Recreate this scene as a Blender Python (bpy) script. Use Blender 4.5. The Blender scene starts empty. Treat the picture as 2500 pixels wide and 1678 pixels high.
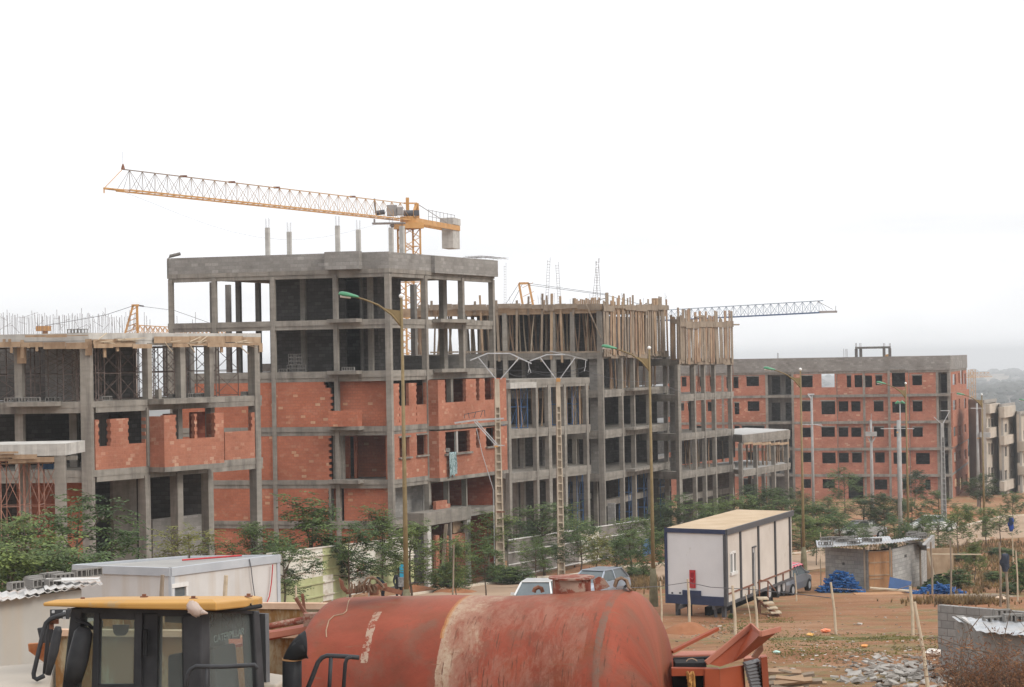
import bpy, bmesh, math, random
from mathutils import Vector, Matrix, noise
rnd = random.Random(7)
scene = bpy.context.scene
COL = scene.collection
# ------------------------------------------------------------------ camera
F = 5288.0            # focal length in photo pixels (2500 wide)
PITCH = math.atan(41/5288.0); ROLL = math.radians(1.0)
_f = Vector((0, math.cos(PITCH), math.sin(PITCH))); _r0 = Vector((1, 0, 0)); _u0 = Vector((0, -math.sin(PITCH), math.cos(PITCH)))
_r = _r0*math.cos(ROLL) - _u0*math.sin(ROLL); _u = _u0*math.cos(ROLL) + _r0*math.sin(ROLL)
cd = bpy.data.cameras.new('camera'); cam = bpy.data.objects.new('camera', cd); COL.objects.link(cam)
cam.matrix_world = Matrix(((_r.x, _u.x, -_f.x, 0), (_r.y, _u.y, -_f.y, 0), (_r.z, _u.z, -_f.z, 0), (0, 0, 0, 1)))
cd.sensor_width = 36; cd.lens = F/2500*36; cd.clip_start = 0.5; cd.clip_end = 120000
scene.camera = cam
# ------------------------------------------------------------------ world, sun, exposure
SUN_EL, SUN_AZ = math.radians(38), math.radians(122)      # azimuth clockwise from +Y: right and a little behind the camera
w = bpy.data.worlds.new('World'); scene.world = w; w.use_nodes = True
nt = w.node_tree; N = nt.nodes; Lk = nt.links; N.clear()
out = N.new('ShaderNodeOutputWorld'); bg = N.new('ShaderNodeBackground'); bg.inputs['Strength'].default_value = 0.1
sky = N.new('ShaderNodeTexSky'); sky.sky_type = 'NISHITA'; sky.sun_disc = False; sky.sun_elevation = SUN_EL; sky.sun_rotation = SUN_AZ
tc = N.new('ShaderNodeTexCoord'); sep = N.new('ShaderNodeSeparateXYZ'); Lk.new(tc.outputs['Generated'], sep.inputs[0])
def _m(op, a, b=None, c=None):
    n = N.new('ShaderNodeMath'); n.operation = op
    for i, v in enumerate((a, b, c)):
        if v is None: continue
        if isinstance(v, (int, float)): n.inputs[i].default_value = v
        else: Lk.new(v, n.inputs[i])
    return n.outputs[0]
zc = _m('MAXIMUM', sep.outputs[2], 0.0)
mp = N.new('ShaderNodeMapping'); mp.inputs['Scale'].default_value = (3.2, 3.2, 16); Lk.new(tc.outputs['Generated'], mp.inputs[0])
nz = N.new('ShaderNodeTexNoise'); nz.inputs['Scale'].default_value = 1.6; nz.inputs['Detail'].default_value = 5; nz.inputs['Roughness'].default_value = .55; nz.inputs['Distortion'].default_value = .4
Lk.new(mp.outputs[0], nz.inputs[0])
grad = _m('MULTIPLY_ADD', zc, 5.0, 10.5)                  # overcast: brighter overhead than at the horizon
cl = _m('MULTIPLY_ADD', nz.outputs[0], .44, 0.80)
lum = _m('MULTIPLY', grad, cl)
cmb = N.new('ShaderNodeCombineColor')
Lk.new(_m('MULTIPLY', lum, 0.985), cmb.inputs[0]); Lk.new(_m('MULTIPLY', lum, 0.992), cmb.inputs[1]); Lk.new(_m('MULTIPLY', lum, 1.01), cmb.inputs[2])
mx = N.new('ShaderNodeMix'); mx.data_type = 'RGBA'; mx.inputs[0].default_value = 0.96
Lk.new(sky.outputs[0], mx.inputs[6]); Lk.new(cmb.outputs[0], mx.inputs[7]); Lk.new(mx.outputs[2], bg.inputs[0]); Lk.new(bg.outputs[0], out.inputs[0])
sl = bpy.data.lights.new('sun', 'SUN'); sl.energy = 1.9; sl.angle = math.radians(22); sl.color = (1, .955, .88)
so = bpy.data.objects.new('sun', sl); COL.objects.link(so)
_sd = Vector((math.sin(SUN_AZ)*math.cos(SUN_EL), math.cos(SUN_AZ)*math.cos(SUN_EL), math.sin(SUN_EL)))
so.rotation_euler = _sd.to_track_quat('Z', 'Y').to_euler()
vs = scene.view_settings; vs.view_transform = 'Standard'; vs.look = 'None'; vs.exposure = 0.0; vs.gamma = 1; vs.use_curve_mapping = False
try:
    cy = scene.cycles; cy.max_bounces = 6; cy.diffuse_bounces = 3; cy.glossy_bounces = 3; cy.transmission_bounces = 6; cy.transparent_max_bounces = 12; cy.volume_bounces = 0
    cy.use_denoising = True; cy.denoiser = 'OPENIMAGEDENOISE'
except Exception: pass
# ------------------------------------------------------------------ photo pixel -> world
def ray(px, py):
    d = _f*F + _r*(px-1250.0) + _u*(839.0-py)
    return d/d.y
def P(px, py, D): return ray(px, py)*D
_T = [(-30, -4.4), (0, -4.6), (17, -5.0), (30, -6.0), (50, -7.6), (60, -8.4), (86, -10.4), (110, -12.0), (130, -13.2), (158, -14.3), (180, -15.1), (220, -16.3), (258, -17.35), (330, -19.2), (420, -21.5), (700, -27), (1500, -38), (3000, -47), (6000, -56), (7000, -110), (90000, -110)]
def gy(y):
    if y <= _T[0][0]: return _T[0][1]
    for (a, b), (c, d) in zip(_T, _T[1:]):
        if y <= c: return b + (d-b)*(y-a)/(c-a)
    return _T[-1][1]
def gz(x, y):
    s = max(0.6, abs(y)*.04)
    z = (gy(y-s)+gy(y)+gy(y+s))/3
    if 20 < y < 240: z += 0.16*noise.noise((x*.22, y*.22, 0)) + 0.07*noise.noise((x*.9, y*.9, 3))
    if y > 400: z += min(9, y*.0035)*noise.noise((x*.0013, y*.0011, 7)) + min(2, y*.001)*noise.noise((x*.01, y*.01, 9))
    return z
def GP(px, py):
    r = ray(px, py); lo, hi = 5.0, 3000.0
    for _ in range(60):
        m = (lo+hi)/2
        if (r*m).z > gz((r*m).x, m): lo = m
        else: hi = m
    return r*lo
def ground_at(px, D):
    p = P(px, 1200, D); return Vector((p.x, p.y, gz(p.x, p.y)))
# ------------------------------------------------------------------ objects
ROOT = {}
def thing(name, label, cat, loc=(0, 0, 0), group=None, rz=0.0):
    o = bpy.data.objects.new(name, None); COL.objects.link(o); o.location = loc; o.rotation_euler = (0, 0, rz); o.empty_display_size = .3
    o['label'] = label; o['category'] = cat
    if group: o['group'] = group
    ROOT[o.name] = Vector(loc); return o
def tag(o, label=None, cat=None, group=None, kind=None):
    for k, v in (('label', label), ('category', cat), ('group', group), ('kind', kind)):
        if v: o[k] = v
    return o
def copy_tree(o, parent=None):
    c = o.copy(); COL.objects.link(c); c.parent = parent
    for ch in [q for q in o.children]: copy_tree(ch, c)
    return c
class MB:
    def __init__(s): s.v = []; s.f = []; s.u = None
    def add(s, vs, fs):
        b = len(s.v); s.v += [Vector(q) for q in vs]; s.f += [tuple(b+i for i in f) for f in fs]; return s
    def hexa(s, p):      # p: 8 pts, bottom 4 then top 4 (ccw from above)
        return s.add(p, [(3, 2, 1, 0), (4, 5, 6, 7), (0, 1, 5, 4), (1, 2, 6, 5), (2, 3, 7, 6), (3, 0, 4, 7)])
    def box(s, c, d, R=None):
        hx, hy, hz = d[0]/2, d[1]/2, d[2]/2; c = Vector(c)
        pts = [Vector(q) for q in ((-hx, -hy, -hz), (hx, -hy, -hz), (hx, hy, -hz), (-hx, hy, -hz), (-hx, -hy, hz), (hx, -hy, hz), (hx, hy, hz), (-hx, hy, hz))]
        if R is not None: pts = [R @ q for q in pts]
        return s.hexa([c+q for q in pts])
    def beam(s, a, b, w, h=None, roll=0.0):
        a, b = Vector(a), Vector(b); d = b-a; L = d.length
        if L < 1e-6: return s
        h = h or w; q = d.to_track_quat('X', 'Z').to_matrix()
        if roll: q = q @ Matrix.Rotation(roll, 3, 'X')
        return s.box((a+b)/2, (L, w, h), q)
    def tube(s, pts, r, n=8, cap=True):
        pts = [Vector(p) for p in pts]; m = len(pts)
        rs = r if isinstance(r, (list, tuple)) else [r]*m
        b = len(s.v); prev = None
        for i, p in enumerate(pts):
            d = (pts[min(i+1, m-1)]-pts[max(i-1, 0)])
            if d.length < 1e-9: d = Vector((0, 0, 1))
            d.normalize()
            if prev is None:
                x = d.orthogonal().normalized()
            else:
                x = prev - d*prev.dot(d)
                x = x.normalized() if x.length > 1e-6 else d.orthogonal().normalized()
            prev = x; y = d.cross(x)
            for k in range(n):
                a = 2*math.pi*k/n; s.v.append(p + (x*math.cos(a)+y*math.sin(a))*rs[i])
        for i in range(m-1):
            for k in range(n):
                s.f.append((b+i*n+k, b+i*n+(k+1) % n, b+(i+1)*n+(k+1) % n, b+(i+1)*n+k))
        if cap: s.f.append(tuple(b+k for k in reversed(range(n)))); s.f.append(tuple(b+(m-1)*n+k for k in range(n)))
        return s
    def prism(s, poly, z0, z1):
        n = len(poly); ar = sum(poly[i][0]*poly[(i+1) % n][1]-poly[(i+1) % n][0]*poly[i][1] for i in range(n))
        if ar < 0: poly = list(reversed(poly))
        f0 = z0 if callable(z0) else (lambda x, y: z0); f1 = z1 if callable(z1) else (lambda x, y: z1)
        return s.add([(p[0], p[1], f0(p[0], p[1])) for p in poly]+[(p[0], p[1], f1(p[0], p[1])) for p in poly],
                     [tuple(reversed(range(n))), tuple(range(n, 2*n))]+[(i, (i+1) % n, n+(i+1) % n, n+i) for i in range(n)])
    def extrude(s, pts, vec):   # planar polygon (list of 3D pts) thickened by vec
        n = len(pts); pts = [Vector(p) for p in pts]; vec = Vector(vec)
        nn = Vector((0, 0, 0))
        for i in range(n): nn += pts[i].cross(pts[(i+1) % n])
        if nn.dot(vec) > 0: pts = list(reversed(pts))
        return s.add(pts+[p+vec for p in pts], [tuple(range(n)), tuple(reversed(range(n, 2*n)))]+[((i+1) % n, i, n+i, n+(i+1) % n) for i in range(n)])
    def build(s, name, mat, parent=None, smooth=False, bevel=0.0, local=False):
        off = Vector((0, 0, 0))
        if parent is not None and not local: off = ROOT.get(parent.name, off)
        me = bpy.data.meshes.new(name); me.from_pydata([v-off for v in s.v], [], s.f)
        if mat is not None: me.materials.append(mat)
        uv = me.uv_layers.new(name='uv'); k = 0; data = [0.0]*(2*len(me.loops))
        for p in me.polygons:
            n = p.normal
            if abs(n.z) > .75:
                for li in p.loop_indices:
                    c = s.v[me.loops[li].vertex_index]; data[2*li] = c.x; data[2*li+1] = c.y
            else:
                t = Vector((-n.y, n.x, 0)).normalized()
                for li in p.loop_indices:
                    c = s.v[me.loops[li].vertex_index]; data[2*li] = c.dot(t); data[2*li+1] = c.z
        if s.u is not None:
            for li, l in enumerate(me.loops): data[2*li], data[2*li+1] = s.u[l.vertex_index]
        uv.data.foreach_set('uv', data)
        if smooth: me.polygons.foreach_set('use_smooth', [True]*len(me.polygons))
        o = bpy.data.objects.new(name, me); COL.objects.link(o)
        if parent is not None:
            o.parent = parent; ROOT[o.name] = ROOT.get(parent.name, Vector((0, 0, 0)))
        else: ROOT[o.name] = Vector((0, 0, 0))
        if bevel > 0:
            md = o.modifiers.new('bevel', 'BEVEL'); md.width = bevel; md.segments = 2; md.limit_method = 'ANGLE'; md.angle_limit = math.radians(40)
        return o
# ------------------------------------------------------------------ facade frame
class Fac:
    def __init__(s, A, B):
        s.A = Vector((A[0], A[1])); s.B = Vector((B[0], B[1])); s.L = (s.B-s.A).length
        s.t = (s.B-s.A)/s.L; n = Vector((-s.t.y, s.t.x))
        if n.dot(s.A+s.B) < 0: n = -n
        s.n = n
    def W(s, a, d, z): q = s.A+s.t*a+s.n*d; return Vector((q.x, q.y, z))
    def st(s, px, py, d=0.0):
        r = ray(px, py); rx = Vector((r.x, r.y)); k = (s.A+s.n*d).dot(s.n)/rx.dot(s.n); p = r*k
        return (Vector((p.x, p.y))-s.A).dot(s.t), p.z
    def rect(s, x0, y0, x1, y1, d=0.0):
        a0 = s.st(x0, (y0+y1)/2, d)[0]; a1 = s.st(x1, (y0+y1)/2, d)[0]; z1 = s.st((x0+x1)/2, y0, d)[1]; z0 = s.st((x0+x1)/2, y1, d)[1]
        return a0, a1, z0, z1
    def box(s, mb, a0, a1, z0, z1, d0, d1):
        p = [s.W(a0, d0, 0), s.W(a1, d0, 0), s.W(a1, d1, 0), s.W(a0, d1, 0)]
        mb.prism([(q.x, q.y) for q in p], z0, z1); return mb
    def wall(s, mb, a0, a1, z0, z1, d0, d1, holes=(), keep=None, cuts_a=(), cuts_z=()):
        xs = sorted({round(q, 4) for q in [a0, a1]+list(cuts_a)+[h[i] for h in holes for i in (0, 1)] if a0-1e-6 <= q <= a1+1e-6})
        zs = sorted({round(q, 4) for q in [z0, z1]+list(cuts_z)+[h[i] for h in holes for i in (2, 3)] if z0-1e-6 <= q <= z1+1e-6})
        nx, nz_ = len(xs)-1, len(zs)-1
        def solid(i, j):
            if i < 0 or j < 0 or i >= nx or j >= nz_: return False
            ca, cz = (xs[i]+xs[i+1])/2, (zs[j]+zs[j+1])/2
            for h in holes:
                if h[0] < ca < h[1] and h[2] < cz < h[3]: return False
            return keep(ca, cz) if keep else True
        flip = s.W(1, 0, 0)-s.W(0, 0, 0); flip = flip.cross(s.W(0, 1, 0)-s.W(0, 0, 0)).z < 0
        def q4(a, b, c, d):
            mb.add([a, b, c, d], [(3, 2, 1, 0) if flip else (0, 1, 2, 3)])
        for i in range(nx):
            for j in range(nz_):
                if not solid(i, j): continue
                x0, x1, y0, y1 = xs[i], xs[i+1], zs[j], zs[j+1]; W = s.W
                q4(W(x0, d0, y0), W(x1, d0, y0), W(x1, d0, y1), W(x0, d0, y1))
                q4(W(x1, d1, y0), W(x0, d1, y0), W(x0, d1, y1), W(x1, d1, y1))
                if not solid(i-1, j): q4(W(x0, d1, y0), W(x0, d0, y0), W(x0, d0, y1), W(x0, d1, y1))
                if not solid(i+1, j): q4(W(x1, d0, y0), W(x1, d1, y0), W(x1, d1, y1), W(x1, d0, y1))
                if not solid(i, j-1): q4(W(x0, d1, y0), W(x1, d1, y0), W(x1, d0, y0), W(x0, d0, y0))
                if not solid(i, j+1): q4(W(x0, d0, y1), W(x1, d0, y1), W(x1, d1, y1), W(x0, d1, y1))
        return mb
# ------------------------------------------------------------------ materials
def newmat(name):
    m = bpy.data.materials.new(name); m.use_nodes = True; t = m.node_tree; b = t.nodes['Principled BSDF']; b.inputs['Specular IOR Level'].default_value = .18; return m, t, b
def nd(t, typ, **kw):
    n = t.nodes.new(typ)
    for k, v in kw.items(): setattr(n, k, v)
    return n
def ramp(t, src, stops, interp='LINEAR'):
    r = nd(t, 'ShaderNodeValToRGB'); cr = r.color_ramp; cr.interpolation = interp
    while len(cr.elements) < len(stops): cr.elements.new(.5)
    for e, (p, c) in zip(cr.elements, stops): e.position = p; e.color = (*c, 1) if len(c) == 3 else c
    t.links.new(src, r.inputs[0]); return r.outputs[0]
def nse(t, vec, scale, detail=4, rough=.55, dist=0.0, stretch=None):
    if stretch:
        m = nd(t, 'ShaderNodeMapping'); m.inputs['Scale'].default_value = stretch; t.links.new(vec, m.inputs[0]); vec = m.outputs[0]
    n = nd(t, 'ShaderNodeTexNoise'); n.inputs['Scale'].default_value = scale; n.inputs['Detail'].default_value = detail; n.inputs['Roughness'].default_value = rough; n.inputs['Distortion'].default_value = dist
    t.links.new(vec, n.inputs['Vector']); return n.outputs[0]
def mixc(t, fac, a, b, mode='MIX'):
    m = nd(t, 'ShaderNodeMix'); m.data_type = 'RGBA'; m.blend_type = mode
    for s_, v in ((0, fac), (6, a), (7, b)):
        if isinstance(v, (int, float)): m.inputs[s_].default_value = v
        elif isinstance(v, tuple): m.inputs[s_].default_value = (*v, 1)
        else: t.links.new(v, m.inputs[s_])
    return m.outputs[2]
def bump(t, b, h, strength=.3, dist=.02):
    n = nd(t, 'ShaderNodeBump'); n.inputs['Strength'].default_value = strength; n.inputs['Distance'].default_value = dist
    t.links.new(h, n.inputs['Height']); t.links.new(n.outputs[0], b.inputs['Normal'])
def pos(t): return nd(t, 'ShaderNodeNewGeometry').outputs['Position']
def uvn(t): return nd(t, 'ShaderNodeUVMap', uv_map='uv').outputs[0]
def obj(t): return nd(t, 'ShaderNodeTexCoord').outputs['Object']
def noisy(name, c1, c2, scale=1.0, rough=.85, metal=0.0, lo=.35, hi=.65, bmp=.2, bscale=None, streak=None, spot=None, coords='obj', bdist=.02):
    m, t, b = newmat(name); v = {'obj': obj, 'pos': pos, 'uv': uvn}[coords](t)
    c = ramp(t, nse(t, v, scale, 5, .6), [(lo, c1), (hi, c2)])
    if streak:
        s_ = ramp(t, nse(t, v, streak[0], 4, .6, 0, streak[2] if len(streak) > 2 else (1, 1, .08)), [(.5, (0, 0, 0)), (.72, (1, 1, 1))]); c = mixc(t, s_, c, streak[1])
    if spot:
        s_ = ramp(t, nse(t, v, spot[0], 6, .7), [(spot[2], (0, 0, 0)), (spot[2]+.08, (1, 1, 1))]); c = mixc(t, s_, c, spot[1])
    t.links.new(c, b.inputs['Base Color']); b.inputs['Roughness'].default_value = rough; b.inputs['Metallic'].default_value = metal
    if bmp: bump(t, b, nse(t, v, bscale or scale*6, 5, .65), bmp, bdist)
    return m
def brick(name, stops, bw, bh, mortar, msize=.012, rough=.9, off=.5, dirt=None, bmp=.5, hgap=True):
    m, t, b = newmat(name); v = uvn(t)
    wv = nd(t, 'ShaderNodeTexNoise'); wv.inputs['Scale'].default_value = .9; t.links.new(v, wv.inputs['Vector'])
    ad = nd(t, 'ShaderNodeVectorMath', operation='MULTIPLY_ADD'); t.links.new(wv.outputs['Color'], ad.inputs[0]); ad.inputs[1].default_value = (.05, .05, 0); t.links.new(v, ad.inputs[2])
    br = nd(t, 'ShaderNodeTexBrick'); t.links.new(ad.outputs[0], br.inputs['Vector']); br.offset = off
    br.inputs['Scale'].default_value = 1; br.inputs['Brick Width'].default_value = bw; br.inputs['Row Height'].default_value = bh; br.inputs['Mortar Size'].default_value = msize; br.inputs['Mortar Smooth'].default_value = .2
    br.inputs['Color1'].default_value = (0, 0, 0, 1); br.inputs['Color2'].default_value = (1, 1, 1, 1); br.inputs['Mortar'].default_value = (0, 0, 0, 1); br.inputs['Bias'].default_value = 0
    c = ramp(t, br.outputs['Color'], stops)
    big = ramp(t, nse(t, v, .55, 4, .6), [(.3, (.74, .72, .71)), (.7, (1.14, 1.14, 1.14))]); c = mixc(t, 1.0, c, big, 'MULTIPLY')
    fine = ramp(t, nse(t, v, 9, 4, .6), [(.3, (.88, .88, .88)), (.7, (1.1, 1.1, 1.1))]); c = mixc(t, 1.0, c, fine, 'MULTIPLY')
    c = mixc(t, br.outputs['Fac'], c, mortar)
    if dirt:
        s_ = ramp(t, nse(t, v, 1.7, 6, .7, .3), [(.54, (0, 0, 0)), (.72, (.5, .5, .5))]); c = mixc(t, s_, c, dirt)
    t.links.new(c, b.inputs['Base Color']); b.inputs['Roughness'].default_value = rough
    inv = nd(t, 'ShaderNodeMath', operation='SUBTRACT'); inv.inputs[0].default_value = 1; t.links.new(br.outputs['Fac'], inv.inputs[1]); bump(t, b, inv.outputs[0], bmp, .015)
    return m
def plain(name, c, rough=.6, metal=0.0, var=.12, scale=3.0, coat=0.0):
    m, t, b = newmat(name); v = obj(t)
    k = ramp(t, nse(t, v, scale, 5, .6), [(.3, tuple(q*(1-var) for q in c)), (.7, tuple(min(1, q*(1+var)) for q in c))])
    t.links.new(k, b.inputs['Base Color']); b.inputs['Roughness'].default_value = rough; b.inputs['Metallic'].default_value = metal
    if rough < .5: b.inputs['Specular IOR Level'].default_value = .5
    if coat: b.inputs['Coat Weight'].default_value = coat
    return m
M = {}
def conc(name, c1, c2, streakc):
    m, t, b = newmat(name); v = pos(t)
    c = ramp(t, nse(t, v, .7, 6, .62), [(.3, c1), (.7, c2)])
    st = ramp(t, nse(t, v, 1.6, 5, .7, .2, (1, 1, .12)), [(.46, (0, 0, 0)), (.7, (1, 1, 1))]); c = mixc(t, st, c, streakc)
    bd = ramp(t, nse(t, v, 5.5, 2, .5, 0, (.25, .25, 1.0)), [(.35, (.90, .90, .90)), (.65, (1.06, 1.06, 1.06))]); c = mixc(t, 1.0, c, bd, 'MULTIPLY')
    t.links.new(c, b.inputs['Base Color']); b.inputs['Roughness'].default_value = .92; bump(t, b, nse(t, v, 14, 5, .7), .35, .02)
    return m
M['conc'] = conc('raw_concrete', (.20, .18, .155), (.305, .28, .245), (.145, .13, .115))
M['concD'] = conc('dark_concrete', (.14, .13, .12), (.21, .197, .18), (.10, .095, .09))  # darker copy of the raw concrete, mostly for set-back columns
M['concL'] = conc('pale_concrete', (.40, .38, .35), (.54, .52, .485), (.32, .30, .28))
M['concS'] = conc('screed', (.33, .32, .30), (.45, .435, .41), (.26, .25, .23))
RED = [(0, (.38, .128, .072)), (.45, (.435, .150, .086)), (.86, (.40, .138, .08)), (.955, (.44, .17, .105)), (.985, (.50, .28, .17)), (1, (.50, .30, .19))]
PEACH = [(0, (.345, .137, .085)), (.5, (.39, .158, .10)), (.85, (.36, .147, .092)), (.94, (.43, .21, .14)), (1, (.48, .30, .21))]
M['brick'] = brick('red_hollow_brick', RED, .30, .17, (.315, .125, .08), .011, dirt=(.43, .235, .155))
M['brickP'] = brick('lit_hollow_brick', PEACH, .30, .17, (.36, .15, .10), .010, dirt=(.44, .26, .18))  # same hollow brick, with the light on right-facing walls put into its colour
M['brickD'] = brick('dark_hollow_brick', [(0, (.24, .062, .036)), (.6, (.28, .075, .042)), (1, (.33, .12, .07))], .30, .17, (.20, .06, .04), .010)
M['brickF'] = brick('patchy_far_brick', [(0, (.37, .15, .10)), (.55, (.42, .175, .118)), (.90, (.40, .168, .11)), (.96, (.45, .225, .15)), (1, (.50, .31, .22))], .42, .20, (.36, .165, .115), .012, dirt=(.47, .29, .21))
GREY = [(0, (.225, .215, .20)), (.5, (.255, .243, .227)), (.85, (.28, .267, .25)), (1, (.33, .315, .295))]
M['block'] = brick('grey_block', GREY, .42, .205, (.215, .205, .19), .012)
M['blockD'] = brick('shaded_grey_block', [(0, (.075, .069, .064)), (.6, (.094, .087, .081)), (1, (.12, .111, .104))], .42, .205, (.055, .05, .047), .012)  # grey block with the shade of the open interiors put into its colour
M['blockL'] = brick('light_grey_block', [(0, (.29, .285, .275)), (.6, (.335, .325, .31)), (1, (.39, .38, .36))], .42, .205, (.24, .235, .225), .014)
M['wood'] = noisy('form_timber', (.28, .19, .12), (.42, .305, .205), 1.6, .85, lo=.3, hi=.7, streak=(2.0, (.22, .14, .085), (1, 1, .3)), bmp=.2, coords='pos')
M['woodG'] = noisy('grey_timber', (.21, .165, .125), (.31, .25, .19), 1.6, .9, lo=.3, hi=.7, streak=(2.0, (.16, .12, .09), (1, 1, .3)), bmp=.2, coords='pos')
M['pole'] = noisy('prop_wood', (.225, .145, .10), (.36, .25, .165), .9, .9, lo=.35, hi=.65, coords='pos')
M['woodW'] = noisy('pale_wood', (.40, .32, .23), (.56, .47, .35), 5, .9, lo=.3, hi=.7)
M['steelR'] = noisy('rusty_steel', (.16, .07, .045), (.27, .13, .085), 6, .8, .2)
M['steelS'] = noisy('scaffold_steel', (.10, .075, .065), (.21, .16, .14), 3, .7, .3, coords='pos')
M['steelO'] = noisy('orange_scaffold', (.26, .12, .085), (.42, .24, .18), 2, .7, .2, coords='pos')
M['rebar'] = plain('rebar_steel', (.15, .12, .115), .8)
M['blue'] = noisy('blue_scaffold', (.04, .10, .22), (.07, .17, .36), 3, .7, .1)
M['crane'] = noisy('crane_yellow', (.46, .235, .075), (.56, .31, .12), .8, .6, 0, coords='pos')
M['craneG'] = plain('crane_grey', (.30, .28, .27), .6, .2)
M['craneB'] = plain('crane_blue', (.10, .16, .28), .6, .1)
M['cable'] = plain('cable_dark', (.09, .09, .10), .6)
M['black'] = plain('shade_black', (.012, .012, .013), .9)  # near-black for sheets that stand in for deep shade
M['white'] = noisy('white_paint', (.62, .61, .59), (.72, .71, .69), 1.2, .55, lo=.3, hi=.7, bmp=.04, streak=(1.2, (.52, .50, .46), (2, 2, .15)))
M['galv'] = noisy('galvanised', (.42, .43, .44), (.60, .61, .62), 2.2, .45, .5, bmp=.05)
# ------------------------------------------------------------------ haze (air)
hz = MB(); X, Y0, Y1 = 26000, -120, 76000
hz.add([(-X, Y0, -112), (X, Y0, -112), (X, Y1, -112), (-X, Y1, -112), (-X, Y0, 19), (X, Y0, 19), (X, Y1, 19), (-X, Y1, 19)], [(3, 2, 1, 0), (4, 5, 6, 7), (0, 1, 5, 4), (1, 2, 6, 5), (2, 3, 7, 6), (3, 0, 4, 7)])
hm = bpy.data.materials.new('haze_air'); hm.use_nodes = True; ht = hm.node_tree; ht.nodes.clear()
ho = ht.nodes.new('ShaderNodeOutputMaterial'); hv = ht.nodes.new('ShaderNodeVolumePrincipled'); hv.inputs['Color'].default_value = (.96, .98, 1.0, 1); hv.inputs['Density'].default_value = 0.00026; hv.inputs['Anisotropy'].default_value = -0.25
ht.links.new(hv.outputs[0], ho.inputs['Volume'])
try: hm.cycles.homogeneous_volume = True
except Exception: pass
HAZE = hz.build('haze', hm); tag(HAZE, kind='stuff', label='thin pale haze in the air', cat='haze')
# ------------------------------------------------------------------ ground
def structure(name, mb, mat, **k): o = mb.build(name, mat, **k); o['kind'] = 'structure'; return o
def grid(xs, ys, zf):
    mb = MB(); nx = len(xs)
    for y in ys:
        for x in xs: mb.v.append(Vector((x(y) if callable(x) else x, y, 0)))
    for v in mb.v: v.z = zf(v.x, v.y)
    for j in range(len(ys)-1):
        for i in range(nx-1): mb.f.append((j*nx+i, j*nx+i+1, (j+1)*nx+i+1, (j+1)*nx+i))
    return mb
ys = [-30, -10, 0, 8, 14]+[16+1.0*i for i in range(0, 174)]; y = ys[-1]
while y < 7400: y *= 1.035; ys.append(y)
ts = [-1.6, -1.0, -.7, -.5]+[-.36+.012*i for i in range(61)]+[.5, .7, 1.0, 1.6]
mb = grid([(lambda y, t=t: t*(max(y, 0)*1.0+40)) for t in ts], ys, gz)
m, t, b = newmat('sandy_earth'); v = pos(t)
c = ramp(t, nse(t, v, .16, 6, .6, .4), [(.30, (.235, .11, .052)), (.45, (.295, .146, .072)), (.58, (.34, .188, .104)), (.72, (.255, .160, .094))])
rd = ramp(t, nse(t, v, .07, 3, .5), [(.52, (0, 0, 0)), (.66, (1, 1, 1))]); c = mixc(t, rd, c, (.33, .155, .08))
g1 = ramp(t, nse(t, v, .22, 6, .72, .3), [(.50, (0, 0, 0)), (.61, (.8, .8, .8))]); c = mixc(t, g1, c, (.185, .175, .075))
bnd = nd(t, 'ShaderNodeVectorMath', operation='SUBTRACT'); t.links.new(v, bnd.inputs[0]); bnd.inputs[1].default_value = GP(2080, 1560); bs = nd(t, 'ShaderNodeVectorMath', operation='MULTIPLY'); bs.inputs[1].default_value = (.09, .34, 0); t.links.new(bnd.outputs[0], bs.inputs[0]); bl = nd(t, 'ShaderNodeVectorMath', operation='LENGTH'); t.links.new(bs.outputs[0], bl.inputs[0])
bm = nd(t, 'ShaderNodeMath', operation='SUBTRACT'); t.links.new(nse(t, v, .9, 6, .7), bm.inputs[0]); bq = nd(t, 'ShaderNodeMath', operation='MULTIPLY'); t.links.new(bl.outputs[1], bq.inputs[0]); bq.inputs[1].default_value = .35; t.links.new(bq.outputs[0], bm.inputs[1]); c = mixc(t, ramp(t, bm.outputs[0], [(.30, (0, 0, 0)), (.42, (.85, .85, .85))]), c, (.15, .155, .06))
g2 = ramp(t, nse(t, v, 3.2, 6, .75), [(.60, (0, 0, 0)), (.68, (1, 1, 1))]); c = mixc(t, g2, c, (.42, .35, .28))
g3 = ramp(t, nse(t, v, 5.0, 5, .7), [(.31, (1, 1, 1)), (.38, (0, 0, 0))]); c = mixc(t, g3, c, (.16, .12, .08))
# scrubland beyond the town
sx = nd(t, 'ShaderNodeSeparateXYZ'); t.links.new(v, sx.inputs[0])
fr = nd(t, 'ShaderNodeMapRange'); fr.inputs[1].default_value = 330; fr.inputs[2].default_value = 520; t.links.new(sx.outputs[1], fr.inputs[0])
sc = ramp(t, nse(t, v, .012, 8, .7), [(.36, (.035, .036, .034)), (.5, (.085, .078, .068)), (.62, (.15, .125, .105))]); c = mixc(t, fr.outputs[0], c, sc)
t.links.new(c, b.inputs['Base Color']); b.inputs['Roughness'].default_value = .95; tr_ = nd(t, 'ShaderNodeTexWave', wave_type='BANDS', bands_direction='Y'); tr_.inputs['Scale'].default_value = .16; tr_.inputs['Distortion'].default_value = 7; tr_.inputs['Detail'].default_value = 3; tr_.inputs['Detail Scale'].default_value = .6; t.links.new(v, tr_.inputs[0])
rut = ramp(t, tr_.outputs[1], [(.0, (.66, .63, .62)), (.10, (1, 1, 1)), (.90, (1, 1, 1)), (1, (1.18, 1.16, 1.14))]); c = mixc(t, .45, c, rut, 'MULTIPLY'); t.links.new(c, b.inputs['Base Color'])
bump(t, b, nse(t, v, 2.5, 8, .75), 1.0, .16)
structure('ground', mb, m, smooth=True)
sea = MB(); sea.add([(-20000, 6500, -108), (20000, 6500, -108), (20000, 74000, -108), (-20000, 74000, -108)], [(0, 1, 2, 3)])
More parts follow.
